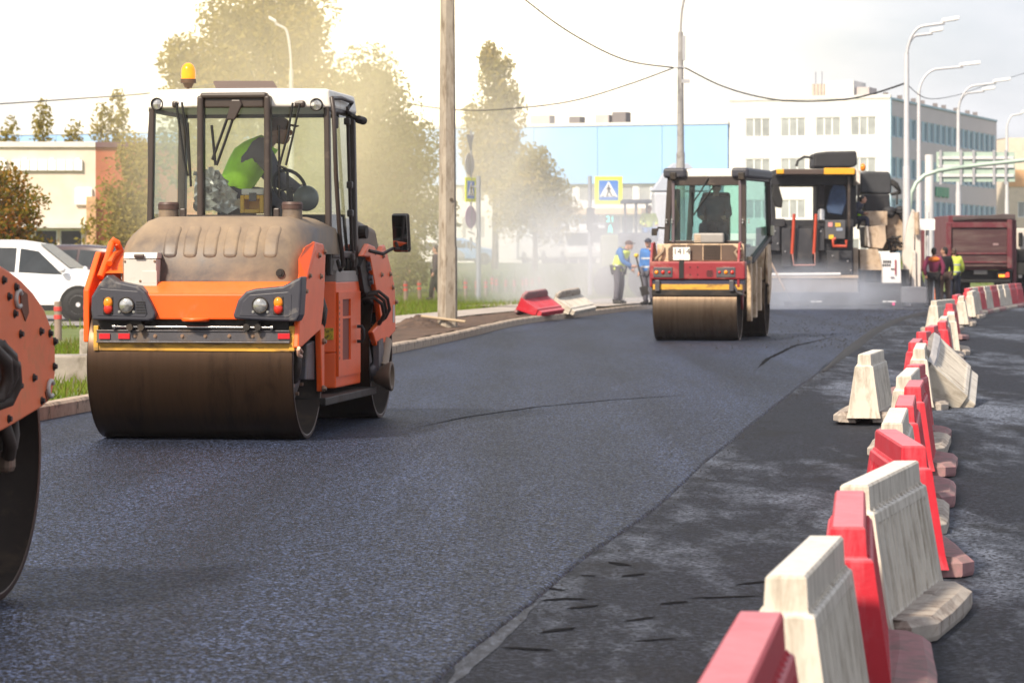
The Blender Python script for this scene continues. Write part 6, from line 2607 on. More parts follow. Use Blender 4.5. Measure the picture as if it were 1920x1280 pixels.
# driver of the orange roller: twisted away to look back, one hand on the wheel
sitJ = {'pelvis': (0, .0, .0), 'waist': (.03, -.02, .17), 'chest': (.10, -.04, .40), 'neck': (.17, -.05, .54), 'head': (.21, -.06, .70),
        'sh_l': (.27, -.06, .45), 'el_l': (.36, -.12, .20), 'wr_l': (.50, -.24, .02), 'ha_l': (.58, -.28, .0),
        'sh_r': (-.07, -.02, .47), 'el_r': (-.14, -.14, .20), 'wr_r': (.02, -.30, .10), 'ha_r': (.08, -.34, .10),
        'hip_l': (.10, -.04, -.02), 'kn_l': (.22, -.42, .02), 'an_l': (.22, -.46, -.16), 'to_l': (.24, -.58, -.18),
        'hip_r': (-.09, -.04, -.02), 'kn_r': (-.12, -.42, .02), 'an_r': (-.12, -.46, -.16), 'to_r': (-.13, -.58, -.18)}
dJ = dict(sitJ)
dJ.update({'waist': (0, -.05, .17), 'chest': (0, -.17, .38), 'neck': (0, -.30, .50), 'head': (0, -.42, .60),
           'sh_l': (.19, -.22, .43), 'el_l': (.27, -.38, .20), 'wr_l': (.20, -.58, .10), 'ha_l': (.18, -.65, .10),
           'sh_r': (-.19, -.22, .43), 'el_r': (-.28, -.34, .20), 'wr_r': (-.26, -.56, .06), 'ha_r': (-.25, -.63, .06)})
dq_ = A.front(436, 362, 1.72)
q = A.at(V(dq_.x, 1.72, 0))
person('roller driver in a lime vest twisted sideways on the seat of the orange cab', (q.x, q.y, dq_.z - .05), RAD(112) - A.a, M_GREYCL, M_NAVY, dJ, vest=M_HIVIS, cap=mat('cap_rust', (0.12, 0.05, 0.025), 0.8), stripes=False, scale=0.98)

# ------------------------------------------------------------------ the red roller further on
C2 = Frame(3.33, 55.35, 9.5)
R2 = thing('road_roller', 'dark red and cream tandem roller with number 1414 driving in front of the paver', 'road roller', (C2.ox, C2.oy, 0), -C2.a)
M_DRUM2 = drum_mat('drum_bright', (0.19, 0.135, 0.09), (0.13, 0.085, 0.055), 0.30, 0.9)
make_drum(R2, 'front_drum', 0, 1.5, 0.6, M_DRUM2)
rd2 = make_drum(R2, 'rear_drum', 3.2, 1.5, 0.6, M_DRUM2)
RDX = 0.22                                            # the rear half is steered a little to the right
rd2.location.x = RDX
M_RRED = mat('roller_red', (0.26, 0.022, 0.03), 0.42, var=0.12, vscale=3, dirt=(0.34, 0.15, 0.11), damt=0.3, dscale=4, top=(0.50, 0.24, 0.18), tamt=0.6)
M_RCREAM = mat('roller_cream', (0.60, 0.45, 0.30), 0.55, var=0.12, vscale=3, dirt=(0.28, 0.17, 0.09), damt=0.45, dscale=4)
M_BROWN = mat('grille_brown', (0.10, 0.065, 0.045), 0.6, var=0.2)
yy = -0.62


def fb(mb, px0, px1, py0, py1, y0, y1, fr=None):
    a, b = C2.front(px0, py1, y0), C2.front(px1, py0, y0)
    mb.bx(a.x, b.x, y0, y1, a.z, b.z)


m = MB(); fb(m, 1219, 1397, 490, 524, yy, -.2); m.build('front_beam', M_RRED, R2, bevel=.03, seg=3)
m = MB(); fb(m, 1222, 1394, 525, 533, yy + .04, -.2); m.build('under_beam', mat('beam_navy', (0.03, 0.03, 0.06), 0.5), R2)
m = MB(); fb(m, 1224, 1392, 533, 543, yy + .03, -.45); m.build('scraper_blade', M_YEL, R2, bevel=.006)
m = MB(); fb(m, 1222, 1392, 543.5, 554, yy + .02, -.45); m.build('scraper_plate', M_DARK, R2, bevel=.006)
for px in (1233, 1372):
    m = MB(); fb(m, px - 5, px + 4, 525, 546, yy - .03, yy + .02)
    m.build('scraper_bracket', M_GREYST, R2, bevel=.012)
m = MB()
m.tube([C2.front(1377, 537, yy - .01), C2.front(1382, 548, yy - .02), C2.front(1392, 552, yy)], .022, 8)
m.build('hook', M_GREYST, R2)
for px, cols in ((1243, (M_AMBER, M_REDLENS, M_REFL)), (1361, (M_REFL, M_AMBER, M_REDLENS))):
    m = MB(); fb(m, px - 18, px + 18, 501, 520, yy - .012, yy + .01)
    pn = m.build('lamp_panel', M_GREYST, R2, bevel=.008)
    for k, c in enumerate(cols):
        q = C2.front(px + (k - 1) * 12, 510.5, yy - .012)
        m = MB(); m.ball(q, (.036 if k != (2 if px < 1300 else 0) else .026, .025, .036 if k != (2 if px < 1300 else 0) else .026), 14, 8)
        m.build('lamp', c, pn)
m = MB(); fb(m, 1273, 1282, 487, 522, yy - .01, yy + .03); m.build('strap', M_BLACK, R2)
for k in range(5):
    m = MB(); fb(m, 1326 - (k in (1, 2, 3)) * 1.5, 1336 + (k in (1, 2, 3)) * 1.5, 507 + k * 2.6, 508.4 + k * 2.6, yy - .004, yy + .01); m.build('vent_slot', M_BLACK, R2)
bolts(R2, [C2.front(px, py, yy) for px in (1294, 1308) for py in (501, 515)], (0, -1, 0), .010, M_BLACK)
# recessed radiator
m = MB(); fb(m, 1232, 1394, 457, 491, -.30, -.22); rad = m.build('radiator_frame', M_RCREAM, R2, bevel=.012)
m = MB()
m.prism([C2.front(p[0], p[1], -.305) for p in ((1253, 488), (1253, 466), (1262, 459), (1374, 459), (1383, 466), (1383, 488))], (0, -.02, 0))
gq = m.build('grille', M_BROWN, rad)
for px in (1287, 1318, 1352):
    m = MB(); fb(m, px - .6, px + .6, 459, 488, -.335, -.326); m.build('divider', M_RCREAM, gq)
for k in range(9):
    m = MB(); fb(m, 1320, 1351, 461 + k * 3, 462.2 + k * 3, -.334, -.327); m.build('louvre', M_DARK, gq)
m = MB(); fb(m, 1262, 1293.5, 463.5, 487.5, -.40, -.385)
npl = m.build('number_plate', mat('plate_paper', (0.78, 0.75, 0.68), 0.6, var=.05), R2)
q = C2.front(1278, 472, -.405)
text('number', '1414', 0.155, M_SBLACK, npl, (q.x, -.402, q.z), ext=.001)
# side plates of the front frame
for sx, px in ((1, None), (-1, None)):
    X_ = sx * .80
    m = MB()
    pts = [V(X_, -.60, .96), V(X_, -.62, 1.40), V(X_, -.40, 1.74), V(X_, -.10, 1.76), V(X_, .30, 1.40), V(X_, .34, .9), V(X_, .12, .55), V(X_, -.02, .80), V(X_, -.35, .95)]
    m.prism(pts, (-sx * .045, 0, 0))
    pl_ = m.build('side_fork', M_RRED, R2, bevel=.012)
    bolts(pl_, [V(X_, a, b) for a, b in ((-.42, 1.62), (-.12, 1.68), (.05, 1.5), (-.3, 1.3), (.1, 1.1), (.15, .8))], (sx, 0, 0), .03)
m = MB()
m.tube([C2.front(1225, 490, -.45), C2.front(1243, 472, -.35), C2.front(1245, 465, -.3)], .03, 8)
m.build('hydraulic_ram', mat('ram_tan', (0.26, 0.19, 0.13), .5, .3), R2)
m = MB()
m.tube([C2.front(1389, 490, -.45), C2.front(1378, 473, -.35), C2.front(1386, 466, -.3)], .03, 8)
m.build('hydraulic_ram', MATS['ram_tan'], R2)
for px in (1239, 1391):
    m = MB(); fb(m, px - 7, px + 4, 459, 478, -.32, -.25); m.build('ram_bracket', M_RCREAM, R2, bevel=.01)
# middle and rear
m = MB(); m.bx(-.7, .70, .75, 2.5, .85, 1.68); m.build('body', M_RCREAM, R2, bevel=.03)
m = MB(); m.bx(-.5, .5, .2, 3.2, .6, 1.2); m.build('chassis', M_DARK, R2)
for (a, b, z0, z1) in ((.95, 1.25, .32, 1.5), (1.45, 1.75, .38, 1.5), (1.95, 2.15, .5, 1.3)):
    m = MB(); m.bx(.70 + RDX * a / 2.4, .78 + RDX * a / 2.4, a, b, z0, z1); m.build('side_ladder', M_RCREAM, R2, bevel=.015)
for sx in (1, -1):
    X_ = sx * .80
    m = MB()
    m.prism([V(X_, 2.7, 1.35), V(X_, 2.95, 1.78), V(X_, 3.3, 1.75), V(X_, 3.7, 1.3), V(X_, 3.5, .8), V(X_, 3.2, .6), V(X_, 3.1, .95), V(X_, 2.75, 1.0)], (-sx * .045, 0, 0))
    m.build('side_fork', M_RCREAM if sx > 0 else M_RRED, R2, bevel=.012).location.x = RDX
m = MB(); m.bx(-.74, .74, 2.75, 3.7, 1.05, 1.7); m.build('rear_hood', M_RCREAM, R2, bevel=.05).location.x = RDX
# cab
M_GLASS2 = glass('cab_glass_green', (0.55, 0.80, 0.76), 1.5, 0.02, 0.08)
cab2 = bpy.data.objects.new('cab', None); COL.objects.link(cab2); cab2.parent = R2
yF = .62
l0, r0 = C2.front(1250, 457, yF), C2.front(1394, 457, yF)
zt2, zb2 = C2.front(1320, 334, yF).z, l0.z
lT, rT = C2.front(1257, 334, yF).x, C2.front(1394, 334, yF).x
yB = 2.35
lB, rB = l0.x + .22, C2.front(1443, 400, yB).x
lBT, rBT = lT + .22, C2.front(1440, 334, yB).x
m = MB()
for (xb_, xt_, y_) in ((l0.x, lT, yF), (r0.x, rT, yF), (lB, lBT, yB), (rB, rBT, yB)):
    bar(m, (xb_, y_, zb2 if y_ == yF else zb2 - .0), (xt_, y_, zt2 + .02), .10, .10)
bar(m, (l0.x, yF, zb2 + .02), (r0.x, yF, zb2 + .02), .08)
bar(m, (lT, yF, zt2 - .05), (rT, yF, zt2 - .05), .17, .08)
bar(m, (l0.x, yF, zb2), (lB, yB, zb2), .08)
bar(m, (rT, yF, zt2), (rBT, yB, zt2), .08)
bar(m, (lT, yF, zt2), (lBT, yB, zt2), .08)
bar(m, (rB, yB, zb2 + .14), (r0.x + .1, yF + .5, zb2 - .32), .09, .09)
bar(m, (r0.x + .1, yF + .5, zb2 - .32), (r0.x, yF, zb2 - .35), .07)
bar(m, (r0.x, yF, zb2 - .35), (r0.x, yF, zb2), .09)
m.build('posts', M_CABFRAME, cab2, bevel=.012)
xi0, xi1 = C2.front(1263, 400, yF).x, C2.front(1388, 400, yF).x
m = MB()
bar(m, (xi0, yF - .04, zb2 + .02), (xi0, yF - .04, zt2 - .05), .055, .06)
bar(m, (xi1, yF - .04, zb2 + .02), (xi1, yF - .04, zt2 - .05), .055, .06)
m.build('window_bars', mat('bar_mauve', (0.13, 0.10, 0.11), 0.4), cab2, bevel=.012)
for quad in ([(l0.x, yF, zb2), (r0.x, yF, zb2), (rT, yF, zt2), (lT, yF, zt2)], [(r0.x + .01, yF + .05, zb2 - .3), (r0.x + .09, yF + .5, zb2 - .28), (rB - .01, yB - .05, zb2 + .14), (rBT - .01, yB - .05, zt2), (rT + .01, yF + .05, zt2)], [(l0.x, yF, zb2), (lB, yB, zb2), (lBT, yB, zt2), (lT, yF, zt2)], [(lB, yB, zb2 + .2), (rB, yB, zb2 + .2), (rBT, yB, zt2), (lBT, yB, zt2)]):
    m = MB(); m.add(quad, [tuple(range(len(quad)))]); m.build('pane', M_GLASS2, cab2)
m = MB()
zr_ = C2.front(1320, 317, yF).z
m.prism([V(lT, yF - .02, zt2), V(rT, yF - .02, zt2), V(rBT, yB + .1, zt2), V(lBT, yB + .1, zt2)], (0, 0, zr_ - zt2))
m.build('roof', M_CABWHITE, cab2, bevel=.03, seg=3)
for (p0, p1) in ((1243, 1286), (1371, 1447)):
    a, b = C2.front(p0, 335, yF - .1), C2.front(min(p1, 1400), 317, yF - .1)
    m = MB()
    if p0 < 1300:
        m.prism([V(a.x, yF - .12, zt2), V(b.x, yF - .12, zt2), V(b.x + .22, yB + .12, zt2), V(a.x + .22, yB + .12, zt2)], (0, 0, zr_ + .02 - zt2))
    else:
        m.prism([V(a.x, yF - .12, zt2), V(rT + .10, yF - .12, zt2), V(rBT + .08, yB + .15, zt2), V(a.x + .22, yB + .15, zt2)], (0, 0, zr_ + .02 - zt2))
    ro = m.build('roof_corner', M_GREYP, cab2, bevel=.05, seg=3)
    q = C2.front((1262 if p0 < 1300 else 1390), 330, yF - .13)
    m = MB(); m.box(q, (.12, .04, .14)); m.build('work_light', M_DARK, ro, bevel=.02)
m = MB()
for k in range(4):
    q = C2.side(1441 + k * 1.5, 437, .78)
m.box(V(rB + .06, yB - .1, zb2 + .25), (.06, .12, .18))
m.build('side_light', mat('lamp_cream', (0.6, 0.55, 0.4), .4), cab2, bevel=.01)
for px in (1249.5, 1260, 1392.5, 1404):
    for k in (0, 1):
        m = MB(); q = C2.front(px, 412 + k * 5, yF - .08); m.cyl(q, q - V(0, .02, 0), .018, n=8); m.build('bolt', M_CHROME, cab2)
m = MB()
for ch in ([(1328, 334), (1312, 362), (1296, 384)], [(1338, 350), (1316, 380), (1300, 404)], [(1296, 360), (1298, 404), (1299, 425)]):
    m.tube([C2.front(p[0], p[1], yF - .05) for p in ch], .014, 6)
m.build('wiper', M_BLACK, cab2)
m = MB()
m.tube([C2.front(1248, 428, yF), C2.front(1234, 427, yF - .1), C2.front(1232, 434, yF - .1)], .02, 6)
m.box(C2.front(1227, 435, yF - .1), (.10, .05, .13))
m.build('mirror', M_DARK, cab2, bevel=.01)
m = MB(); fb(m, 1300, 1357, 437, 456, yF - .25, yF - .06); bxx = m.build('air_intake', mat('intake_grey', (0.30, 0.28, 0.26), .5), R2, bevel=.03)
for k in range(5):
    m = MB(); fb(m, 1302, 1314, 440 + k * 3.2, 441.6 + k * 3.2, yF - .256, yF - .245); m.build('louvre', M_RCREAM, bxx)
m = MB()
m.bx(-.10, .42, 1.55, 1.72, zb2 + .1, zb2 + .95)
m.bx(-.10, .42, 1.15, 1.7, zb2 + .0, zb2 + .18)
m.build('seat', M_BLACK, cab2, bevel=.05)
m = MB(); m.bx(lB, r0.x - .02, yF + .05, yB - .05, zb2 - .06, zb2); m.build('floor', M_BLACK, cab2)
m = MB()
m.bx(-.6, -.45, 1.0, 1.2, zb2, zb2 + 1.0)
m.build('console_column', M_BROWN, cab2, bevel=.03)
m = MB()
for k in range(3):
    m.tube([V(-.52, .95, zb2 + .8), V(-.50 + .03 * k, .9, zb2 + .5), V(-.56, .95, zb2 + .2)], .02, 6)
m.build('hose', mat('hose_orange', (0.4, 0.17, 0.05), .6), cab2)
sitJ2 = {'pelvis': (0, .0, .0), 'waist': (.0, -.01, .17), 'chest': (.0, -.02, .42), 'neck': (.02, -.02, .57), 'head': (.03, -.03, .73),
         'sh_l': (.2, -.02, .50), 'el_l': (.27, -.08, .24), 'wr_l': (.20, -.34, .18), 'ha_l': (.20, -.40, .18), 'sh_r': (-.2, -.02, .50), 'el_r': (-.27, -.08, .24), 'wr_r': (-.2, -.34, .18), 'ha_r': (-.2, -.4, .18),
         'hip_l': (.10, -.04, -.02), 'kn_l': (.18, -.44, .04), 'an_l': (.18, -.44, -.30), 'to_l': (.19, -.56, -.33), 'hip_r': (-.10, -.04, -.02), 'kn_r': (-.18, -.44, .04), 'an_r': (-.18, -.44, -.30), 'to_r': (-.19, -.56, -.33)}
q = C2.at(V(.16, 1.42, 0))
person('driver in dark clothes sitting in the cab of the red roller', (q.x, q.y, zb2 + .30), -C2.a, M_GREYCL, M_NAVY, sitJ2, stripes=False, cap=M_BLACKCL)

# ------------------------------------------------------------------ the paver
PL = Vector((10.4, 96.0, 0.0))
PV = thing('asphalt_paver', 'dark asphalt paver with a yellow edged canopy and ribbed screed steaming on the road', 'asphalt paver', PL)
M_PDARK = mat('paver_dark', (0.014, 0.0145, 0.019), 0.6, var=0.2, vscale=3, dirt=(0.04, 0.038, 0.04), damt=0.4)
M_PBEIGE = mat('paver_beige', (0.47, 0.36, 0.26), 0.6, var=0.15, vscale=2, dirt=(0.24, 0.15, 0.09), damt=0.4, dscale=3)
M_PCREAM = mat('paver_cream', (0.62, 0.56, 0.50), 0.6, var=0.1, vscale=2, dirt=(0.25, 0.18, 0.13), damt=0.3, dscale=3)
M_PYEL = mat('paver_yellow', (0.75, 0.36, 0.02), 0.5, var=0.08)
M_PORANGE = mat('ladder_orange', (0.42, 0.05, 0.02), 0.5)


def pb(px0, px1, py0, py1, y0, y1, name, m_, parent=None, bevel=.02, label=None):
    a, b = pp(px0, py1, y0) - PL, pp(px1, py0, y0) - PL
    q = MB()
    q.bx(a.x, b.x, y0 - PL.y, y1 - PL.y, a.z, b.z)
    return q.build(name, m_, parent or PV, bevel=bevel, label=label)


def pc(pts, Y, dep, name, m_, parent=None, bevel=.015, label=None):
    q = MB()
    q.prism([pp(p[0], p[1], Y) - PL for p in pts], (0, dep, 0))
    return q.build(name, m_, parent or PV, bevel=bevel, label=label)


def pt(pts, r, name, m_, parent=None, label=None, n=8):
    q = MB()
    q.tube([pp(*p) - PL for p in pts], r, n)
    return q.build(name, m_, parent or PV, label=label)


SCY = 94.6
scr = pb(1428, 1612, 547, 573, SCY, 96.0, 'screed', M_PDARK)
pb(1430, 1609, 517, 547, SCY + .25, 95.6, 'walkway', mat('walkway_brown', (0.10, 0.075, 0.06), .7, var=.15), scr)
q = MB()
for k in range(44):
    a, b = pp(1431 + k * 4.05, 548, SCY) - PL, pp(1433 + k * 4.05, 524, SCY) - PL
    q.bx(a.x, b.x, SCY - PL.y, SCY + .24 - PL.y, a.z, b.z)
q.build('grating', mat('grating_beige', (.30, .25, .21), .7, var=.2, vscale=2, dirt=(.2, .15, .12), damt=.3), scr, kind='stuff')
pb(1430, 1610, 516, 522, SCY - .02, SCY + .22, 'edge', mat('edge_tan', (0.40, 0.30, 0.22), .7, var=.2), scr)
pt([(1437, 515, SCY), (1576, 514, SCY)], .05, 'guard_tube', mat('tube_pale', (.6, .58, .58), .5), scr)
pb(1611, 1692, 531, 571, SCY + .2, 97, 'screed_extension', M_PDARK)
pb(1690, 1738, 538, 568, SCY + .1, 96.5, 'end_gate', mat('gate_grey', (0.11, 0.11, 0.13), .6, var=.2))
for (x0, x1) in ((1520, 1528), (1530, 1541), (1655, 1662), (1664, 1680)):
    pb(x0, x1, 564, 566.5, SCY - .03, SCY, 'paint_mark', mat('mark_white', (.6, .6, .62), .7), scr, 0) if x1 < 1600 else pb(x0, x1, 564, 566.5, SCY + .17, SCY + .2, 'paint_mark', MATS['mark_white'], scr, 0)
pb(1673, 1678, 567, 572, SCY + .16, SCY + .2, 'tag', mat('tag_pink', (.75, .05, .22), .5), scr, 0)
# tractor rear wall, platform and console
wall = pb(1440, 1600, 424, 520, 96.2, 101, 'rear_wall', M_PDARK)
pb(1438, 1472, 410, 425, 96.1, 96.7, 'control_box', M_PDARK)
con = pb(1548, 1585, 413, 448, 95.8, 96.5, 'console', mat('console_grey', (0.075, 0.075, 0.082), .5))
for (x0, x1, y0, y1, m_, nm) in ((1553, 1561, 417, 425, mat('sticker_pink', (.6, .25, .25), .5), 'warning_sticker'), (1566, 1576, 418, 425, MATS['sticker_yellow'], 'warning_sticker'), (1554, 1563, 440, 448, MATS['sticker_yellow'], 'warning_sticker'), (1568, 1580, 427, 433, mat('dial_blue', (.25, .28, .35), .4), 'display')):
    pb(x0, x1, y0, y1, 95.78, 95.8, nm, m_, con, 0)
pb(1537, 1545, 439, 452, 96.15, 96.2, 'plate', M_PCREAM, wall, 0)
pt([(1567, 447, 95.7), (1562, 449, 95.7), (1562, 461, 95.7), (1587, 462, 95.7), (1587, 450, 95.7)], .05, 'rail', M_PORANGE, con)
for x in (1488, 1529):
    pt([(x + 1, 401, 95.9), (x - 1, 440, 95.9), (x - 3, 476, 95.9)], .05, 'handrail', M_PORANGE)
pt([(1486, 476, 95.85), (1488, 497, 95.85), (1528, 497, 95.85), (1528, 474, 95.85)], .022, 'ladder', mat('ladder_pink', (.45, .22, .2), .6))
pt([(1540, 415, 96), (1540, 395, 96.2)], .11, 'filter', MATS['chrome'] if 'chrome' in MATS else M_CHROME)
# canopy
pb(1456, 1604, 317, 329, 95.9, 99.5, 'canopy', M_PDARK)
pb(1456, 1470, 317, 326, 95.82, 95.9, 'canopy_edge', M_PYEL)
pb(1470.2, 1545, 317, 327, 95.82, 95.9, 'canopy_edge', mat('edge_dark', (.08, .055, .045), .5), label='dark middle of the canopy edge')
pb(1545.2, 1603, 315, 327, 95.82, 95.9, 'canopy_edge', M_PYEL)
pc([(1604, 316), (1613, 320), (1613, 346), (1606, 340)], 95.9, 3.5, 'canopy_side', M_PCREAM)
pb(1446, 1600, 329, 347, 96.6, 99.3, 'underside', M_PDARK)
for x, y1 in ((1592, 452), (1610, 430)):
    pb(x - 2.5, x + 2.5, 329, y1, 96.1 if x < 1600 else 99, 96.25 if x < 1600 else 99.15, 'canopy_post', M_CABFRAME, bevel=.01)
pb(1525, 1530, 335, 425, 99, 99.2, 'canopy_post', M_CABFRAME)
pc([(1450, 345), (1459, 343), (1468, 375), (1466, 390), (1455, 388), (1448, 370)], 96.6, .3, 'hanging_hose', M_BLACK, bevel=.03)
pt([(1493, 312, 97), (1496, 301, 97), (1508, 294, 97), (1524, 296, 97)], .04, 'hose', M_BLACK)
bag = pc([(1526, 314), (1527, 287), (1550, 284), (1606, 283), (1608, 308), (1600, 314)], 97, 1.6, 'roof_bundle', mat('bundle_black', (.02, .02, .023), .6, var=.3, bump=.5, bscale=6), bevel=.06, label='black bundle tied on the canopy')
q = MB(); q.ball(pp(1618, 314, 99.5) - PL, (.09, .09, .13), 10, 8); q.build('beacon', M_AMBER, PV)
pb(1531, 1606, 343, 426, 97.6, 98.6, 'dark_filler', M_PDARK, bevel=.05)  # plain dark panel filling the space under the canopy
pb(1445, 1600, 412, 425, 96.6, 98.0, 'hopper_rail', M_PDARK, bevel=.02)
for (p0, p1, q0, q1) in ((1441, 1462, 425, 470), (1466, 1483, 428, 500), (1492, 1524, 428, 505), (1534, 1546, 428, 470), (1550, 1598, 470, 515)):
    pb(p0, p1, q0, q1, 96.08, 96.19, 'wall_panel', mat('panel_graphite', (.035, .036, .043), .5, var=.25, vscale=3, dirt=(.07, .065, .065), damt=.35), wall, .015)
for (p, q_) in ((1452, 432), (1457, 455), (1538, 432), (1560, 478), (1588, 488), (1594, 505), (1471, 470)):
    pb(p, p + 2.5, q_, q_ + 3, 96.05, 96.08, 'fitting', M_CHROME, wall, 0)
pc([(1436, 352), (1452, 350), (1455, 412), (1436, 412)], 97.4, .6, 'dark_filler', M_PDARK, bevel=.04)  # plain dark block filling in for clutter at the side
# tarped engine house on the right with hanging hoses
pc([(1613, 362), (1614, 324), (1624, 321), (1668, 322), (1673, 340), (1671, 364)], 99, 3.5, 'engine_house', mat('tarp_dark', (.04, .042, .048), .6, var=.25, bump=.3, bscale=5), bevel=.06)
pc([(1620, 364), (1668, 364), (1670, 392), (1655, 396), (1645, 410), (1630, 405), (1620, 392)], 98.6, .8, 'lower_tarp', M_PDARK, bevel=.04)
for k in range(3):
    pt([(1672, 338 + k * 3, 99), (1682, 345 + k * 4, 98.9), (1688, 358 + k * 2, 98.9), (1676 - k * 3, 364, 99)], .05, 'hose', M_BLACK)
pt([(1690, 358, 98.9), (1682, 360, 98.9), (1682, 384, 98.9)], .03, 'hose', M_BLACK)
# hopper side: beige panels, white plate, cream arms
pb(1600, 1705, 505, 545, 97.0, 104, 'track_frame', M_PDARK)
pc([(1628, 425), (1660, 421), (1662, 452), (1655, 466), (1632, 464)], 97.2, 2.5, 'side_panel', M_PBEIGE)
pc([(1624, 424), (1627.5, 424), (1631.5, 464), (1627, 462)], 97.0, 2.0, 'side_panel', M_PCREAM)
pc([(1612, 467), (1646, 467), (1653, 500), (1655, 531), (1614, 529)], 97.0, 2.5, 'side_panel', M_PBEIGE)
pc([(1600, 464), (1609, 465), (1609, 530), (1600, 524)], 96.9, 1.0, 'side_panel', M_PBEIGE)
pb(1662, 1700, 396, 470, 98.5, 103.5, 'hopper', M_PBEIGE, bevel=.05)
pb(1622, 1664, 396, 423, 98.0, 99.8, 'operator_platform', M_PBEIGE)
q = MB()
for k in range(9):
    q.ball(pp(1668 + rnd.uniform(-3, 26), 402 + rnd.uniform(-12, 4), 98.4) - PL, (rnd.uniform(.1, .25), .2, rnd.uniform(.08, .16)), 8, 6)
q.build('sacking', M_PDARK, PV, kind='stuff')
q = MB()
for k in range(14):
    q.tube([pp(1662 + rnd.uniform(0, 30), 440 + rnd.uniform(-4, 30), 97.9) - PL, pp(1662 + rnd.uniform(0, 34), 445 + rnd.uniform(-4, 30), 98.0) - PL], .04, 5)
q.build('pipework', M_DARK, PV, kind='stuff')
wpl = pc([(1650, 474), (1688, 474), (1690, 531), (1655, 531), (1655, 500)], 96.7, .4, 'white_door', mat('door_white', (.72, .70, .70), .5, var=.05), bevel=.02)
for r_, (y0, y1) in enumerate(((488, 493), (495, 499))):
    for k in range(4):
        pb(1656 + k * 4 - r_, 1658.6 + k * 4 - r_, y0, y1, 96.68, 96.7, 'number', M_SBLACK, wpl, 0)
pb(1678, 1680.5, 487, 515, 96.66, 96.69, 'handle', mat('handle_red', (.3, .04, .06), .5), wpl, 0)
for y0 in (503, 519):
    pb(1670, 1677, y0, y0 + 1.5, 96.66, 96.69, 'hinge', M_SBLACK, wpl, 0)
pc([(1692, 480), (1702, 420), (1712, 392), (1716, 396), (1714, 470), (1706, 530), (1700, 540)], 97.4, .25, 'arm_plate', M_PCREAM)
pc([(1718, 398), (1724, 410), (1727, 470), (1726, 540), (1721, 540), (1716, 480)], 97.4, .25, 'arm_plate', M_PCREAM)
pc([(1712, 470), (1717, 470), (1718, 550), (1708, 550)], 97.3, .2, 'arm_plate', M_PCREAM)
pt([(1719, 398, 97.3), (1720, 440, 97.3)], .08, 'cylinder', M_PBEIGE)
pt([(1698, 540, 97.8), (1706, 520, 97.8), (1712, 540, 97.8)], .2, 'tyre', M_BLACK)
pt([(1716, 540, 97.8), (1722, 510, 97.8), (1724, 540, 97.8)], .2, 'tyre', M_BLACK)
# things hung on it
for pts, m_, lab in (([(1550, 388), (1557, 358), (1565, 343), (1578, 342), (1586, 352), (1587, 380), (1579, 404), (1566, 402), (1553, 400)], mat('denim', (.04, .07, .14), .85, var=.3, vscale=6), 'blue work jacket hanging under the paver canopy'), ([(1533, 388), (1532, 350), (1537, 343), (1546, 345), (1548, 386), (1540, 390)], M_BLACKCL, 'black coat hanging under the paver canopy')):
    q = MB()
    q.prism([pp(p[0], p[1], 96.7) for p in pts], (0, .14, 0))
    tag(q.build('hanging_jacket', m_, bevel=.05, seg=3), lab, 'jacket')
opJ = dict(sitJ2)
opJ.update({'chest': (.0, -.10, .40), 'neck': (.0, -.2, .52), 'head': (.0, -.28, .62), 'sh_l': (.2, -.12, .46), 'sh_r': (-.2, -.12, .46)})
q = pp(1602, 418, 98.1)
person('paver operator in dark blue with a lime stripe bending at the canopy post', (q.x, q.y, q.z + .12), RAD(75), M_NAVY, M_NAVY, opJ, vest=M_NAVY, stripes=False, hair=M_HAIR)
q = MB()
q.tube([pp(p[0], p[1], 98.0) for p in ((1594, 381), (1603, 380), (1608, 388), (1609, 402), (1613, 412))], .07, 8)
op = [o for o in bpy.data.objects if o.get('label', '').startswith('paver operator')][0]
so = q.build('lime_sash', M_HIVIS, None)
so.parent = op
so.matrix_parent_inverse = (Matrix.Translation(op.location) @ Matrix.Rotation(RAD(75), 4, 'Z')).inverted()

# rake lying by the screed
q = MB()
q.tube([pp(1445, 490, 93.5), pp(1472, 545, 92.5)], .025, 6)
rk_ = q.build('rake', mat('rake_wood', (.25, .16, .1), .7))
tag(rk_, 'long handled asphalt rake leaning on the screed of the paver', 'rake')
q = MB(); q.box(pp(1484, 570, 92.2), (.45, .06, .16), rz=.3); q.build('blade', M_GREYST, rk_)
q = MB(); q.tube([pp(1472, 545, 92.5), pp(1484, 568, 92.2)], .02, 6); q.build('ferrule', M_GREYST, rk_)

# ------------------------------------------------------------------ dump truck
TL = Vector((pp(1838, 560, 111).x, 111, 0))
TR = thing('dump_truck', 'dark red dump truck standing tail towards us behind the far barriers', 'truck', TL)
M_TRED = mat('truck_red', (0.13, 0.02, 0.03), 0.5, var=0.12, vscale=2, dirt=(0.16, 0.09, 0.08), damt=0.4, dscale=2)
M_TTAIL = mat('truck_tailgate', (0.07, 0.028, 0.03), 0.55, var=0.15, vscale=1.5, dirt=(0.13, 0.09, 0.08), damt=0.45, dscale=1.5, dstretch=(.3, 1, 2))


def tb(px0, px1, py0, py1, y0, y1, name, m_, parent=None, bevel=.02, label=None):
    a, b = pp(px0, py1, y0) - TL, pp(px1, py0, y0) - TL
    q = MB()
    q.bx(a.x, b.x, y0 - TL.y, y1 - TL.y, a.z, b.z)
    return q.build(name, m_, parent or TR, bevel=bevel, label=label)


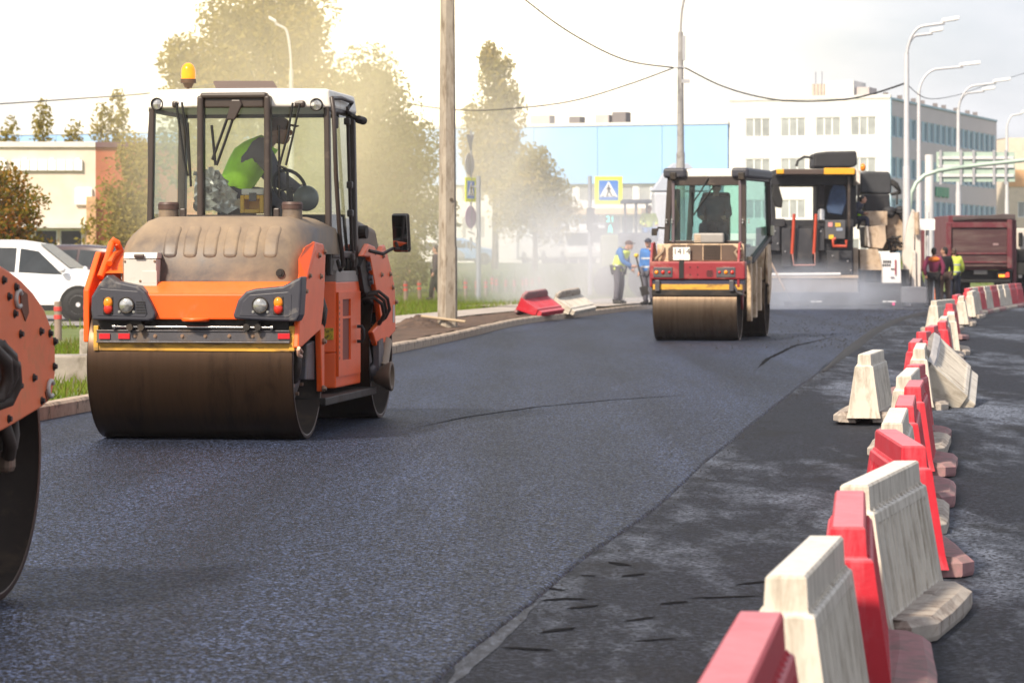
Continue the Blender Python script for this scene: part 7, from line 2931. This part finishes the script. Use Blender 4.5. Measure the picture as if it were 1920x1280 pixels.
tb(1778, 1900, 404, 506, 111.25, 117.5, 'body', M_TRED)
tg = tb(1784, 1890, 427, 500, 111.05, 111.24, 'tailgate', M_TTAIL)
tb(1774, 1784, 417, 503, 110.95, 111.24, 'tail_post', M_TRED)
tb(1889, 1898, 412, 503, 110.95, 111.24, 'tail_post', M_TRED)
tb(1784.2, 1888.8, 417, 427, 110.98, 111.24, 'tail_beam', M_TRED)
for py in (474, 490):
    tb(1786, 1888, py, py + 3, 111.0, 111.05, 'press_line', M_TRED, tg, .01)
tb(1862, 1872, 456, 460, 111.03, 111.05, 'maker_mark', mat('faded_mark', (.3, .2, .2), .6), tg, 0)
q = MB()
P_ = [pp(p[0], p[1], 111.1) - TL for p in ((1787, 414), (1788, 406), (1860, 403), (1880, 401), (1904, 402), (1904, 412), (1840, 411))]
q.prism(P_, (0, 1.2, 0))
q.build('rolled_tarpaulin', mat('tarp_brown', (.08, .06, .06), .8, var=.3, bump=.4, bscale=6), TR, bevel=.03)
tb(1899, 1906, 412, 530, 111.6, 112, 'mudguard_stay', M_TRED)
tb(1783, 1898, 507, 526, 111.6, 117, 'chassis', M_BLACK)
tb(1795, 1895, 524, 530, 111.0, 111.2, 'underrun_bar', M_BLACK)
pltt = tb(1826, 1851, 506, 514, 111.3, 111.34, 'number_plate', mat('plate_grey', (.22, .21, .2), .6), None, 0)
for k in range(7):
    tb(1828 + k * 3.1, 1829.6 + k * 3.1, 508, 512, 111.28, 111.3, 'character', mat('char_pale', (.4, .38, .36), .6), pltt, 0)
tl = tb(1871, 1894, 511, 521, 111.1, 111.3, 'tail_lamp', M_BLACK)
for k in range(5):
    tb(1873 + k * 4, 1876 + k * 4, 514.5, 519.5, 111.06, 111.1, 'lens', mat('lamp_lit_orange', (.9, .32, .03), .3, emit=.8) if k < 3 else mat('lamp_lit_red', (.85, .06, .04), .3, emit=.6), tl, 0)
tb(1887, 1892, 511, 514, 111.06, 111.1, 'lens', MATS['lamp_lit_red'], tl, 0)
for x, wy in ((1800, 112.6), (1883, 112.6), (1800, 116), (1883, 116)):
    c = pp(x, 0, wy)
    q = MB()
    q.smooth = True
    q.lathe([(-.3, .3), (-.3, .5), (-.24, .54), (.24, .54), (.3, .5), (.3, .3), (.3, .01)], (c.x - TL.x, wy - TL.y, .54), 'x', 24)
    q.build('wheel', M_BLACK, TR)
tb(1868, 1896, 528, 545, 111.7, 111.75, 'mud_flap', M_BROWN, None, .005)
q = MB()
c = pp(1838, 0, 118)
q.bx(-1.15, 1.15, 7.0, 9.2, 1.0, 3.0)
q.build('cab', M_TRED, TR, bevel=.08)
# second vehicle at the right edge
T2 = thing('parked_truck', 'dark lorry with cream cab parts cut off by the right edge beside the dump truck', 'truck', (pp(1925, 0, 116).x, 116, 0))
for (px0, px1, py0, py1, m_, nm) in ((1907, 1950, 468, 492, M_BLACK, 'chassis'), (1905, 1950, 428, 468, M_PCREAM, 'cab'), (1909, 1916, 436, 462, M_BLACK, 'radiator_hose'), (1907, 1950, 492, 515, mat('lorry_olive', (.16, .14, .1), .6), 'bumper'), (1908, 1916, 505, 522, M_PCREAM, 'lamp')):
    a, b = pp(px0, py1, 115), pp(px1, py0, 115)
    q = MB(); q.bx(a.x - T2.location.x, b.x - T2.location.x, -1.0 - .02 * len(nm), 1.5, a.z, b.z); q.build(nm, m_, T2, bevel=.04)
for dx in (-.2, 1.6):
    q = MB(); q.smooth = True
    q.lathe([(-.2, .01), (-.2, .45), (-.14, .5), (.14, .5), (.2, .45), (.2, .01)], (dx, .3, .5), 'x', 20); q.build('wheel', M_BLACK, T2)

# orange water box on the ground
c = gp(1748, 563, LOW)
ob = thing('water_box', 'orange plastic box standing on the asphalt in front of the workers', 'box', c)
s_ = F / c.y
q = MB(); q.box((0, .25, 12 / s_), (35 / s_, .4, 23 / s_)); q.build('tank', mat('box_orange', (.85, .20, .02), .5, var=.1), ob, bevel=.03)
q = MB(); q.box((0, .25, 24 / s_), (10 / s_, .1, .04)); q.build('lid', MATS['box_orange'], ob, bevel=.01)
q = MB(); q.tube([(.27, 0, .4), (.28, -.02, 1.0), (.2, 0, 1.02)], .018, 6); q.build('handle', M_BLACK, ob)

# ------------------------------------------------------------------ people about the site
def at_px(px, feet, z):
    p = gp(px, feet, z)
    return (p.x, p.y, z)


wk = {'chest': (.02, -.10, 1.28), 'neck': (.02, -.19, 1.42), 'head': (.02, -.29, 1.52), 'sh_l': (.19, -.12, 1.37), 'sh_r': (-.17, -.12, 1.37),
      'el_l': (.24, -.13, 1.08), 'wr_l': (.17, -.30, .90), 'ha_l': (.14, -.36, .86), 'el_r': (-.22, -.22, 1.10), 'wr_r': (-.10, -.42, .98), 'ha_r': (-.06, -.48, .98), 'waist': (0, -.03, 1.10)}
person('worker in a lime vest over blue stooping in the smoke by the kerb', at_px(1160, 571, .16), RAD(62), M_BLUECL, M_GREYCL, wk, vest=M_HIVISY, cap=mat('cap_brown2', (.10, .06, .06), .8), look=.0, scale=1.12)
w2 = dict(wk); w2['head'] = (.02, -.14, 1.58); w2['neck'] = (.02, -.08, 1.44); w2['chest'] = (.02, -.03, 1.30)
person('second worker half hidden behind the stooping man in the smoke', (pp(1158, 0, 95).x, 95, .16), RAD(120), M_GREYCL, M_GREYCL, w2, stripes=False)
person('worker in a blue and lime jacket standing behind the red roller', (pp(1216, 0, 87).x, 87, .16), RAD(-40), M_BLUECL, M_GREYCL, None, vest=M_BLUECL, cap=M_NAVY, look=.3, scale=1.08)
a_, b_ = pp(1193, 481, 86.6), pp(1206, 540, 86.6)
q = MB(); q.tube([a_, b_], .022, 8)
sh = tag(q.build('shovel', M_DARK), 'black long handled shovel held by the worker beside the red roller', 'shovel')
q = MB(); c = pp(1208, 545, 86.55); q.box(c, (.22, .03, .26), ry=-.25); q.build('blade', M_DARK, sh, bevel=.01)
q = MB(); q.ball(pp(1193, 479, 86.6), (.07, .06, .06), 8, 6); q.build('glove_grip', mat('glove_yellow', (.6, .42, .05), .7), sh)
armd = {'el_l': (.30, .02, 1.14), 'wr_l': (.24, -.05, .90), 'ha_l': (.22, -.06, .84), 'el_r': (-.30, .02, 1.14), 'wr_r': (-.24, -.05, .90), 'ha_r': (-.22, -.06, .84)}
person('man in a wine red jacket with orange shoulders seen from behind', (pp(1751, 0, 99.5).x, 99.5, LOW), RAD(180), M_WINE, M_BLACKCL, armd, shoulder=M_ORCL, stripes=False, scale=1.06)
q = MB()
person('dark haired man in black between the wine red and the lime jackets', (pp(1771, 0, 100.5).x, 100.5, LOW), RAD(195), M_BLACKCL, M_BROWNCL, None, stripes=False, look=.9, scale=1.07)
person('man in a lime yellow jacket standing by the truck tail', (pp(1789, 0, 101.5).x, 101.5, LOW), RAD(170), M_HIVISY, M_NAVY, {'el_r': (-.26, -.10, 1.14), 'wr_r': (-.22, -.30, 1.0), 'ha_r': (-.2, -.37, .99)}, vest=M_HIVISY, hair=mat('hair_brown', (.07, .04, .03), .6), scale=1.06)
p = pp(818, 0, 96)
person('passer by in dark clothes walking behind the concrete post', (p.x, 96, .17), RAD(-100), mat('coat_plum', (.05, .03, .04), .85), M_BLACKCL, {'kn_l': (.11, -.12, .5), 'an_l': (.11, -.16, .09), 'to_l': (.12, -.32, .05), 'an_r': (-.11, .16, .10), 'to_r': (-.12, .0, .05)}, stripes=False, scale=.98)

# ------------------------------------------------------------------ cars
M_TYRE = mat('tyre', (.016, .016, .017), .75, var=.2)
M_RIM = mat('alloy_rim', (.62, .62, .64), .35, .15, var=.05)
M_CARGLASS = mat('car_glass', (.03, .035, .04), .04, var=.3)


def wheel(parent, x, y, r, side, w=.2, detail=True):
    q = MB(); q.smooth = True
    q.lathe([(-w / 2, r * .6), (-w / 2, r * .92), (-w / 2 + .03, r), (w / 2 - .03, r), (w / 2, r * .92), (w / 2, r * .6), (w / 2 - .05, r * .58), (-w / 2 + .05, r * .58)], (x, y, r), 'y', 28)
    wo = q.build('wheel', M_TYRE, parent)
    q = MB()
    yo = side * w * .38
    for k in range(5):
        a = k * 2 * math.pi / 5
        for da in (-.16, .16):
            bar(q, (x, y + yo, r), (x + r * .6 * math.cos(a + da), y + yo, r + r * .6 * math.sin(a + da)), r * .10, .03)
    q.lathe([(yo - .02, r * .56), (yo + .0, r * .62), (yo + .02 * side, r * .6)], (x, y, r), 'y', 24)
    q.cyl((x, y + yo - .02, r), (x, y + yo + .025 * side, r), r * .14, n=10)
    q.build('rim', M_RIM, wo)
    q = MB(); q.cyl((x, y + yo * .4, r), (x, y + yo * .5, r), r * .56, n=20); q.build('brake_disc', M_BLACK, wo)


def car(name, label, cat, loc, rz, st, w, col, wx, wr, glassx, front=True, group=None, win=None):
    """st: stations (x, z bottom, z belt, z top, half width, half width at the top); glassx: spans of the side glass"""
    t = thing(name, label, cat, loc, rz, group)
    rows = []
    for (x, zb, zl, zt_, hw_, ht) in st:
        h = [(hw_ * .90, zb), (hw_ * .99, zb + .10), (hw_, (zb + zl) / 2), (hw_ * .985, zl), (ht, max(zl + .01, zt_ - .05)), (ht * .86, zt_), (ht * .4, zt_ + .015)]
        rows.append([V(x, -a, b) for a, b in h] + [V(x, a, b) for a, b in h[::-1]])
    q = MB()
    q.grid([r + r[:1] for r in rows])
    q.add(rows[0], [tuple(range(len(rows[0])))])
    q.add(rows[-1], [tuple(range(len(rows[-1]) - 1, -1, -1))])
    b = q.build('body', col, t, smooth=True)
    e = b.modifiers.new('edge', 'EDGE_SPLIT'); e.split_angle = RAD(32)

    def prof(x):
        for i in range(len(st) - 1):
            if st[i][0] <= x <= st[i + 1][0]:
                f = (x - st[i][0]) / (st[i + 1][0] - st[i][0])
                return [a + (c - a) * f for a, c in zip(st[i], st[i + 1])]
        return st[-1]
    for sy in (-1, 1):
        for (x0, x1, x0t, x1t) in glassx:
            P = []
            for x, f in ((x0, .06), (x1, .06), (x1t, .86), (x0t, .86)):
                p = prof(x)
                yv = p[4] * .985 + (p[5] - p[4] * .985) * f
                P.append(V(x, sy * (yv + .008), p[2] + (p[3] - .05 - p[2]) * f))
            q = MB(); q.add(P, [(0, 1, 2, 3)]); q.build('window', M_CARGLASS, t)
        for x in wx:
            q = MB(); q.cyl((x, sy * (w / 2 - .24), wr), (x, sy * (w / 2 + .004), wr), wr * 1.16, n=26); q.build('wheel_arch', M_BLACK, t)
            wheel(t, x, sy * (w / 2 - .09), wr, sy)
        q = MB(); q.ball((st[-1][0] - .12, sy * (w / 2 - .28), st[-1][2] - .12), (.10, .18, .08), 10, 7); q.build('headlight', M_LENS, t)
        if win:
            q = MB(); q.ball((win[1] - .08, sy * (w / 2 + .1), prof(win[0])[2] + .10), (.08, .11, .07), 10, 7); q.build('wing_mirror', col, t)
        q = MB(); q.bx(st[2][0], st[-3][0], sy * (w / 2 + .003) - .004, sy * (w / 2 + .003) + .004, .22, .34); q.build('sill', M_BLACK, t)
    if win:
        a, b_ = prof(win[0]), prof(win[1])
        P = [V(win[0] + .02, -a[5] * .9, a[3] + .005), V(win[0] + .02, a[5] * .9, a[3] + .005), V(win[1] - .0, b_[5] * .86, b_[3] + .03), V(win[1], -b_[5] * .86, b_[3] + .03)]
        q = MB(); q.add([P[0] + V(0.0, 0, .01), P[1] + V(0, 0, .01), P[2], P[3]], [(0, 1, 2, 3)]); q.build('windscreen', M_CARGLASS, t)
    return t


M_CARWHITE = mat('car_white', (.80, .80, .80), .25, var=.03, coat=.5)
suv_st = [(-2.2, .5, .95, 1.05, .80, .70), (-2.1, .35, 1.0, 1.30, .88, .70), (-1.85, .25, 1.02, 1.60, .90, .66), (-1.0, .22, 1.0, 1.68, .92, .66), (-.1, .22, .98, 1.68, .92, .66), (.42, .22, .97, 1.60, .92, .64), (1.10, .22, .96, 1.08, .92, .80), (1.7, .24, .90, .98, .91, .76), (2.05, .28, .80, .86, .84, .66), (2.2, .36, .66, .72, .70, .55)]
Ys = 65.2
xs_f = pp(240, 0, Ys).x
car('parked_car', 'white car parked on the lot at the left edge', 'car', (xs_f - 2.15, Ys, .165), RAD(-5), suv_st, 1.84, M_CARWHITE, (-1.35, 1.33), .345, [(-1.85, -.95, -1.7, -.95), (-.87, -.02, -.87, -.02), (.06, 1.0, .06, .44)], win=(.42, 1.10))
car('parked_car', 'dark car parked behind the bonnet of the white car', 'car', (pp(118, 0, 92).x, 92, .2), RAD(160), suv_st, 1.8, mat('car_maroon', (.035, .012, .016), .25, coat=.5), (-1.35, 1.33), .33, [(-1.85, -.95, -1.7, -.95), (-.87, -.02, -.87, -.02), (.06, 1.0, .06, .44)], win=(.42, 1.10))
sed = [(-2.1, .45, .88, .95, .80, .62), (-1.9, .25, .92, 1.05, .86, .66), (-1.3, .22, .92, 1.38, .87, .60), (-.6, .2, .9, 1.48, .87, .58), (.2, .2, .9, 1.46, .87, .58), (.55, .2, .9, 1.36, .87, .58), (1.15, .22, .88, .98, .87, .74), (1.75, .25, .80, .88, .84, .68), (2.1, .32, .62, .68, .72, .55)]
gl_s = [(-1.3, -.42, -1.15, -.42), (-.36, .3, -.36, .3), (.36, 1.0, .36, .55)]


def zt_at(px, Y):
    x = (px - CX) * Y / F
    return (x, Y, verge_z(max(.2, KERB(Y) - x), Y))


car('parked_car', 'blue car parked behind the grey sign column', 'car', zt_at(860, 172), RAD(8), sed, 1.74, mat('car_blue', (.16, .34, .62), .3, coat=.5), (-1.25, 1.3), .31, gl_s, win=(.55, 1.15))
car('parked_car', 'silver car parked left of the concrete post', 'car', zt_at(795, 168), RAD(15), sed, 1.74, mat('car_silver', (.55, .55, .56), .3, .5), (-1.25, 1.3), .31, gl_s, win=(.55, 1.15))
car('parked_car', 'white hatchback low behind the thin bush', 'car', zt_at(772, 158), RAD(200), sed, 1.74, M_CARWHITE, (-1.25, 1.3), .31, gl_s, win=(.55, 1.15))
van = [(-2.6, .4, 1.1, 2.2, .95, .80), (-2.5, .3, 1.15, 2.35, .97, .82), (0, .28, 1.15, 2.38, .98, .82), (.9, .28, 1.15, 2.36, .98, .82), (1.3, .28, 1.13, 2.15, .98, .80), (1.95, .28, 1.12, 1.22, .97, .84), (2.45, .3, .95, 1.05, .94, .78), (2.65, .4, .7, .78, .84, .66)]
gv = [(.5, 1.8, .5, 1.28)]
car('delivery_van', 'white van facing us beside the white box truck', 'van', zt_at(1030, 188), RAD(-68), van, 1.96, M_CARWHITE, (-1.7, 1.75), .34, gv, win=(1.3, 1.95))
car('delivery_van', 'pale grey car facing us right of the white van', 'van', zt_at(1066, 182), RAD(-72), [(a, b, c * .86, d * .82, e, f) for a, b, c, d, e, f in van], 1.96, mat('van_grey', (.6, .6, .6), .35), (-1.7, 1.75), .34, gv, win=(1.3, 1.95))
car('delivery_van', 'pale van partly hidden behind the crossing sign post', 'van', zt_at(1098, 190), RAD(-60), van, 1.96, M_CARWHITE, (-1.7, 1.75), .34, gv, win=(1.3, 1.95))
bx_l = zt_at(945, 196)
bt = thing('box_truck', 'white box truck parked in front of the pale trees', 'truck', bx_l, RAD(0))
a, b = pp(920, 487, 195), pp(969, 427, 195)
q = MB(); q.bx(a.x - bx_l[0], b.x - bx_l[0], -1.0, 1.3, a.z - bx_l[2], b.z - bx_l[2]); q.build('box', M_CARWHITE, bt, bevel=.03)
a2, b2 = pp(969.5, 488, 195), pp(1020, 431, 195)
q = MB(); q.bx(a2.x - bx_l[0], b2.x - bx_l[0], -.6, 1.7, a2.z - bx_l[2], b2.z - bx_l[2]); q.build('side', mat('box_grey', (.62, .62, .63), .5), bt, bevel=.03)
q = MB(); q.bx(a.x - bx_l[0], b2.x - bx_l[0], -.5, 1.2, .45, a.z - bx_l[2]); q.build('chassis', M_BLACK, bt)
for dx in (-1.0, 1.9):
    wheel(bt, dx, -.8, .42, -1, .25)
# dark wheeled loader behind the workers
Yt = 104
tl0 = Vector((pp(1180, 0, Yt).x, Yt, .17))
tk = thing('wheel_loader', 'dark wheeled loader half veiled by smoke behind the stooping worker', 'loader', tl0)
M_LDARK = mat('loader_blue', (.05, .06, .09), .6, var=.2)


def lb(px0, px1, py0, py1, y0, y1, name, m_, parent=None, bevel=.03):
    a, b = pp(px0, py1, y0) - tl0, pp(px1, py0, y0) - tl0
    q = MB(); q.bx(a.x, b.x, y0 - tl0.y, y1 - tl0.y, a.z, b.z)
    return q.build(name, m_, parent or tk, bevel=bevel)


lb(1160, 1232, 436, 500, Yt, Yt + 2.6, 'body', M_LDARK, bevel=.1)
lb(1128, 1162, 440, 505, Yt + .3, Yt + 2.2, 'hood', mat('loader_olive', (.30, .32, .16), .6, var=.15), bevel=.08)
for px in (1172, 1193):
    lb(px - 2.2, px + 2.2, 380, 436, Yt + .3, Yt + .4, 'cab_post', M_LDARK, bevel=.01)
    lb(px + 18, px + 22, 382, 436, Yt + 1.8, Yt + 1.9, 'cab_post', M_LDARK, bevel=.01)
lb(1166, 1222, 374, 381, Yt + .2, Yt + 2.0, 'cab_roof', M_LDARK, bevel=.03)
for px, r in ((1142, .55), (1212, .62)):
    c = pp(px, 0, Yt) - tl0
    q = MB(); q.smooth = True
    q.lathe([(-.2, .2), (-.2, r * .85), (-.12, r), (.12, r), (.2, r * .85), (.2, .2), (.1, .01)], (c.x, -.1, r - .02), 'y', 26)
    q.build('wheel', M_TYRE, tk)
person('loader driver in a lime jacket sitting behind the smoke', tuple(pp(1216, 432, Yt + .9)), RAD(10), M_HIVISY, M_BLUECL, sitJ2, stripes=False, hair=M_HAIR)
# pale tank body beyond the red roller
Ym = 118
ml0 = Vector((pp(1240, 0, Ym).x, Ym, .2))
mx_ = thing('tank_truck', 'pale grey tank truck standing beyond the cab of the red roller', 'truck', ml0)
q = MB()
pts = [pp(p[0], p[1], Ym) - ml0 for p in ((1224, 355), (1236, 340), (1250, 318), (1262, 306), (1290, 306), (1310, 325), (1330, 345), (1330, 358), (1224, 358))]
q.prism(pts, (0, 2.2, 0)); q.build('tank', mat('tank_grey', (.42, .46, .56), .5, var=.06), mx_, bevel=.12, seg=3)
q = MB()
pts = [pp(p[0], p[1], Ym) - ml0 for p in ((1226, 360), (1328, 360), (1328, 500), (1232, 500))]
q.prism(pts, (0, 2.4, 0)); q.build('body', mat('tank_pale', (.50, .52, .60), .5, var=.06), mx_, bevel=.08)
for dx in (-.3, 1.3):
    q = MB(); q.smooth = True
    q.lathe([(-.2, .01), (-.2, .44), (-.12, .5), (.12, .5), (.2, .44), (.2, .01)], (dx, .3, .5), 'x', 20); q.build('wheel', M_TYRE, mx_)
# ------------------------------------------------------------------ air: haze over the whole place, smoke of the hot asphalt, veils added for the sun glow
def volume(name, build, density, colour, aniso=0.2, noise_=None, soft=None):
    m = bpy.data.materials.new(name)
    m.use_nodes = True
    nt = m.node_tree
    nt.nodes.clear()
    out = nt.nodes.new('ShaderNodeOutputMaterial')
    pv = nt.nodes.new('ShaderNodeVolumePrincipled')
    pv.inputs['Color'].default_value = (*colour, 1)
    pv.inputs['Anisotropy'].default_value = aniso
    if noise_ is None:
        pv.inputs['Density'].default_value = density
    else:
        co = mapped(nt, kind='Object')
        ln = nt.nodes.new('ShaderNodeVectorMath')
        ln.operation = 'LENGTH'
        nt.links.new(co, ln.inputs[0])
        fall = ramp(nt, ln.outputs['Value'], [(0.0, 1.0), (0.35, 0.75), (0.98, 0.0)])
        n = tex_noise(nt, mapped(nt, noise_[1], 'Object'), noise_[0], 3, 0.6, 0.6)
        nr = ramp(nt, n, [(0.30, 0.0), (0.75, 1.0)])
        mu = nt.nodes.new('ShaderNodeMath'); mu.operation = 'MULTIPLY'
        nt.links.new(fall, mu.inputs[0]); nt.links.new(nr, mu.inputs[1])
        m2 = nt.nodes.new('ShaderNodeMath'); m2.operation = 'MULTIPLY'
        m2.inputs[1].default_value = density
        nt.links.new(mu.outputs[0], m2.inputs[0])
        nt.links.new(m2.outputs[0], pv.inputs['Density'])
    nt.links.new(pv.outputs[0], out.inputs['Volume'])
    o = build.build(name, m, kind='stuff')
    return o


hz = MB()
hz.bx(-260, 320, -12, 560, -1.1, 16.5)
volume('haze', hz, 0.00028, (0.97, 0.96, 1.0), 0.3)


def puff(name, c, r, density, ns, stretch, colour=(0.93, 0.95, 1.0), aniso=0.2):
    s = MB()
    s.ball((0, 0, 0), 1.0, 16, 10)
    o = volume(name, s, density, colour, aniso, (ns, stretch))
    o.location = c
    o.scale = r
    return o


puff('smoke', (2.2, 92, 1.3), (5.0, 8.0, 2.9), 0.42, 1.6, (1.4, 1.2, 0.9))
puff('smoke', (1.2, 104, 2.6), (6.5, 9.0, 4.6), 0.06, 1.3, (1.2, 1.2, 0.9))
puff('smoke', (8.0, 91, 0.3), (5.0, 3.2, 1.3), 0.75, 2.2, (1.6, 1.2, 0.8), (0.85, 0.9, 1.0))
puff('dust', (-6.2, 96, 6.0), (7.6, 15, 8.6), 0.12, 1.2, (0.8, 0.8, 0.8), (1.0, 0.90, 0.64), -0.45)  # warm veil added to bleach the trees like sun glow
puff('dust', (-1.0, 134, 5.5), (5.5, 13, 6.5), 0.085, 1.2, (0.8, 0.8, 0.8), (1.0, 0.97, 0.88), -0.45)  # paler veil added so birch and hall dissolve in bright glow
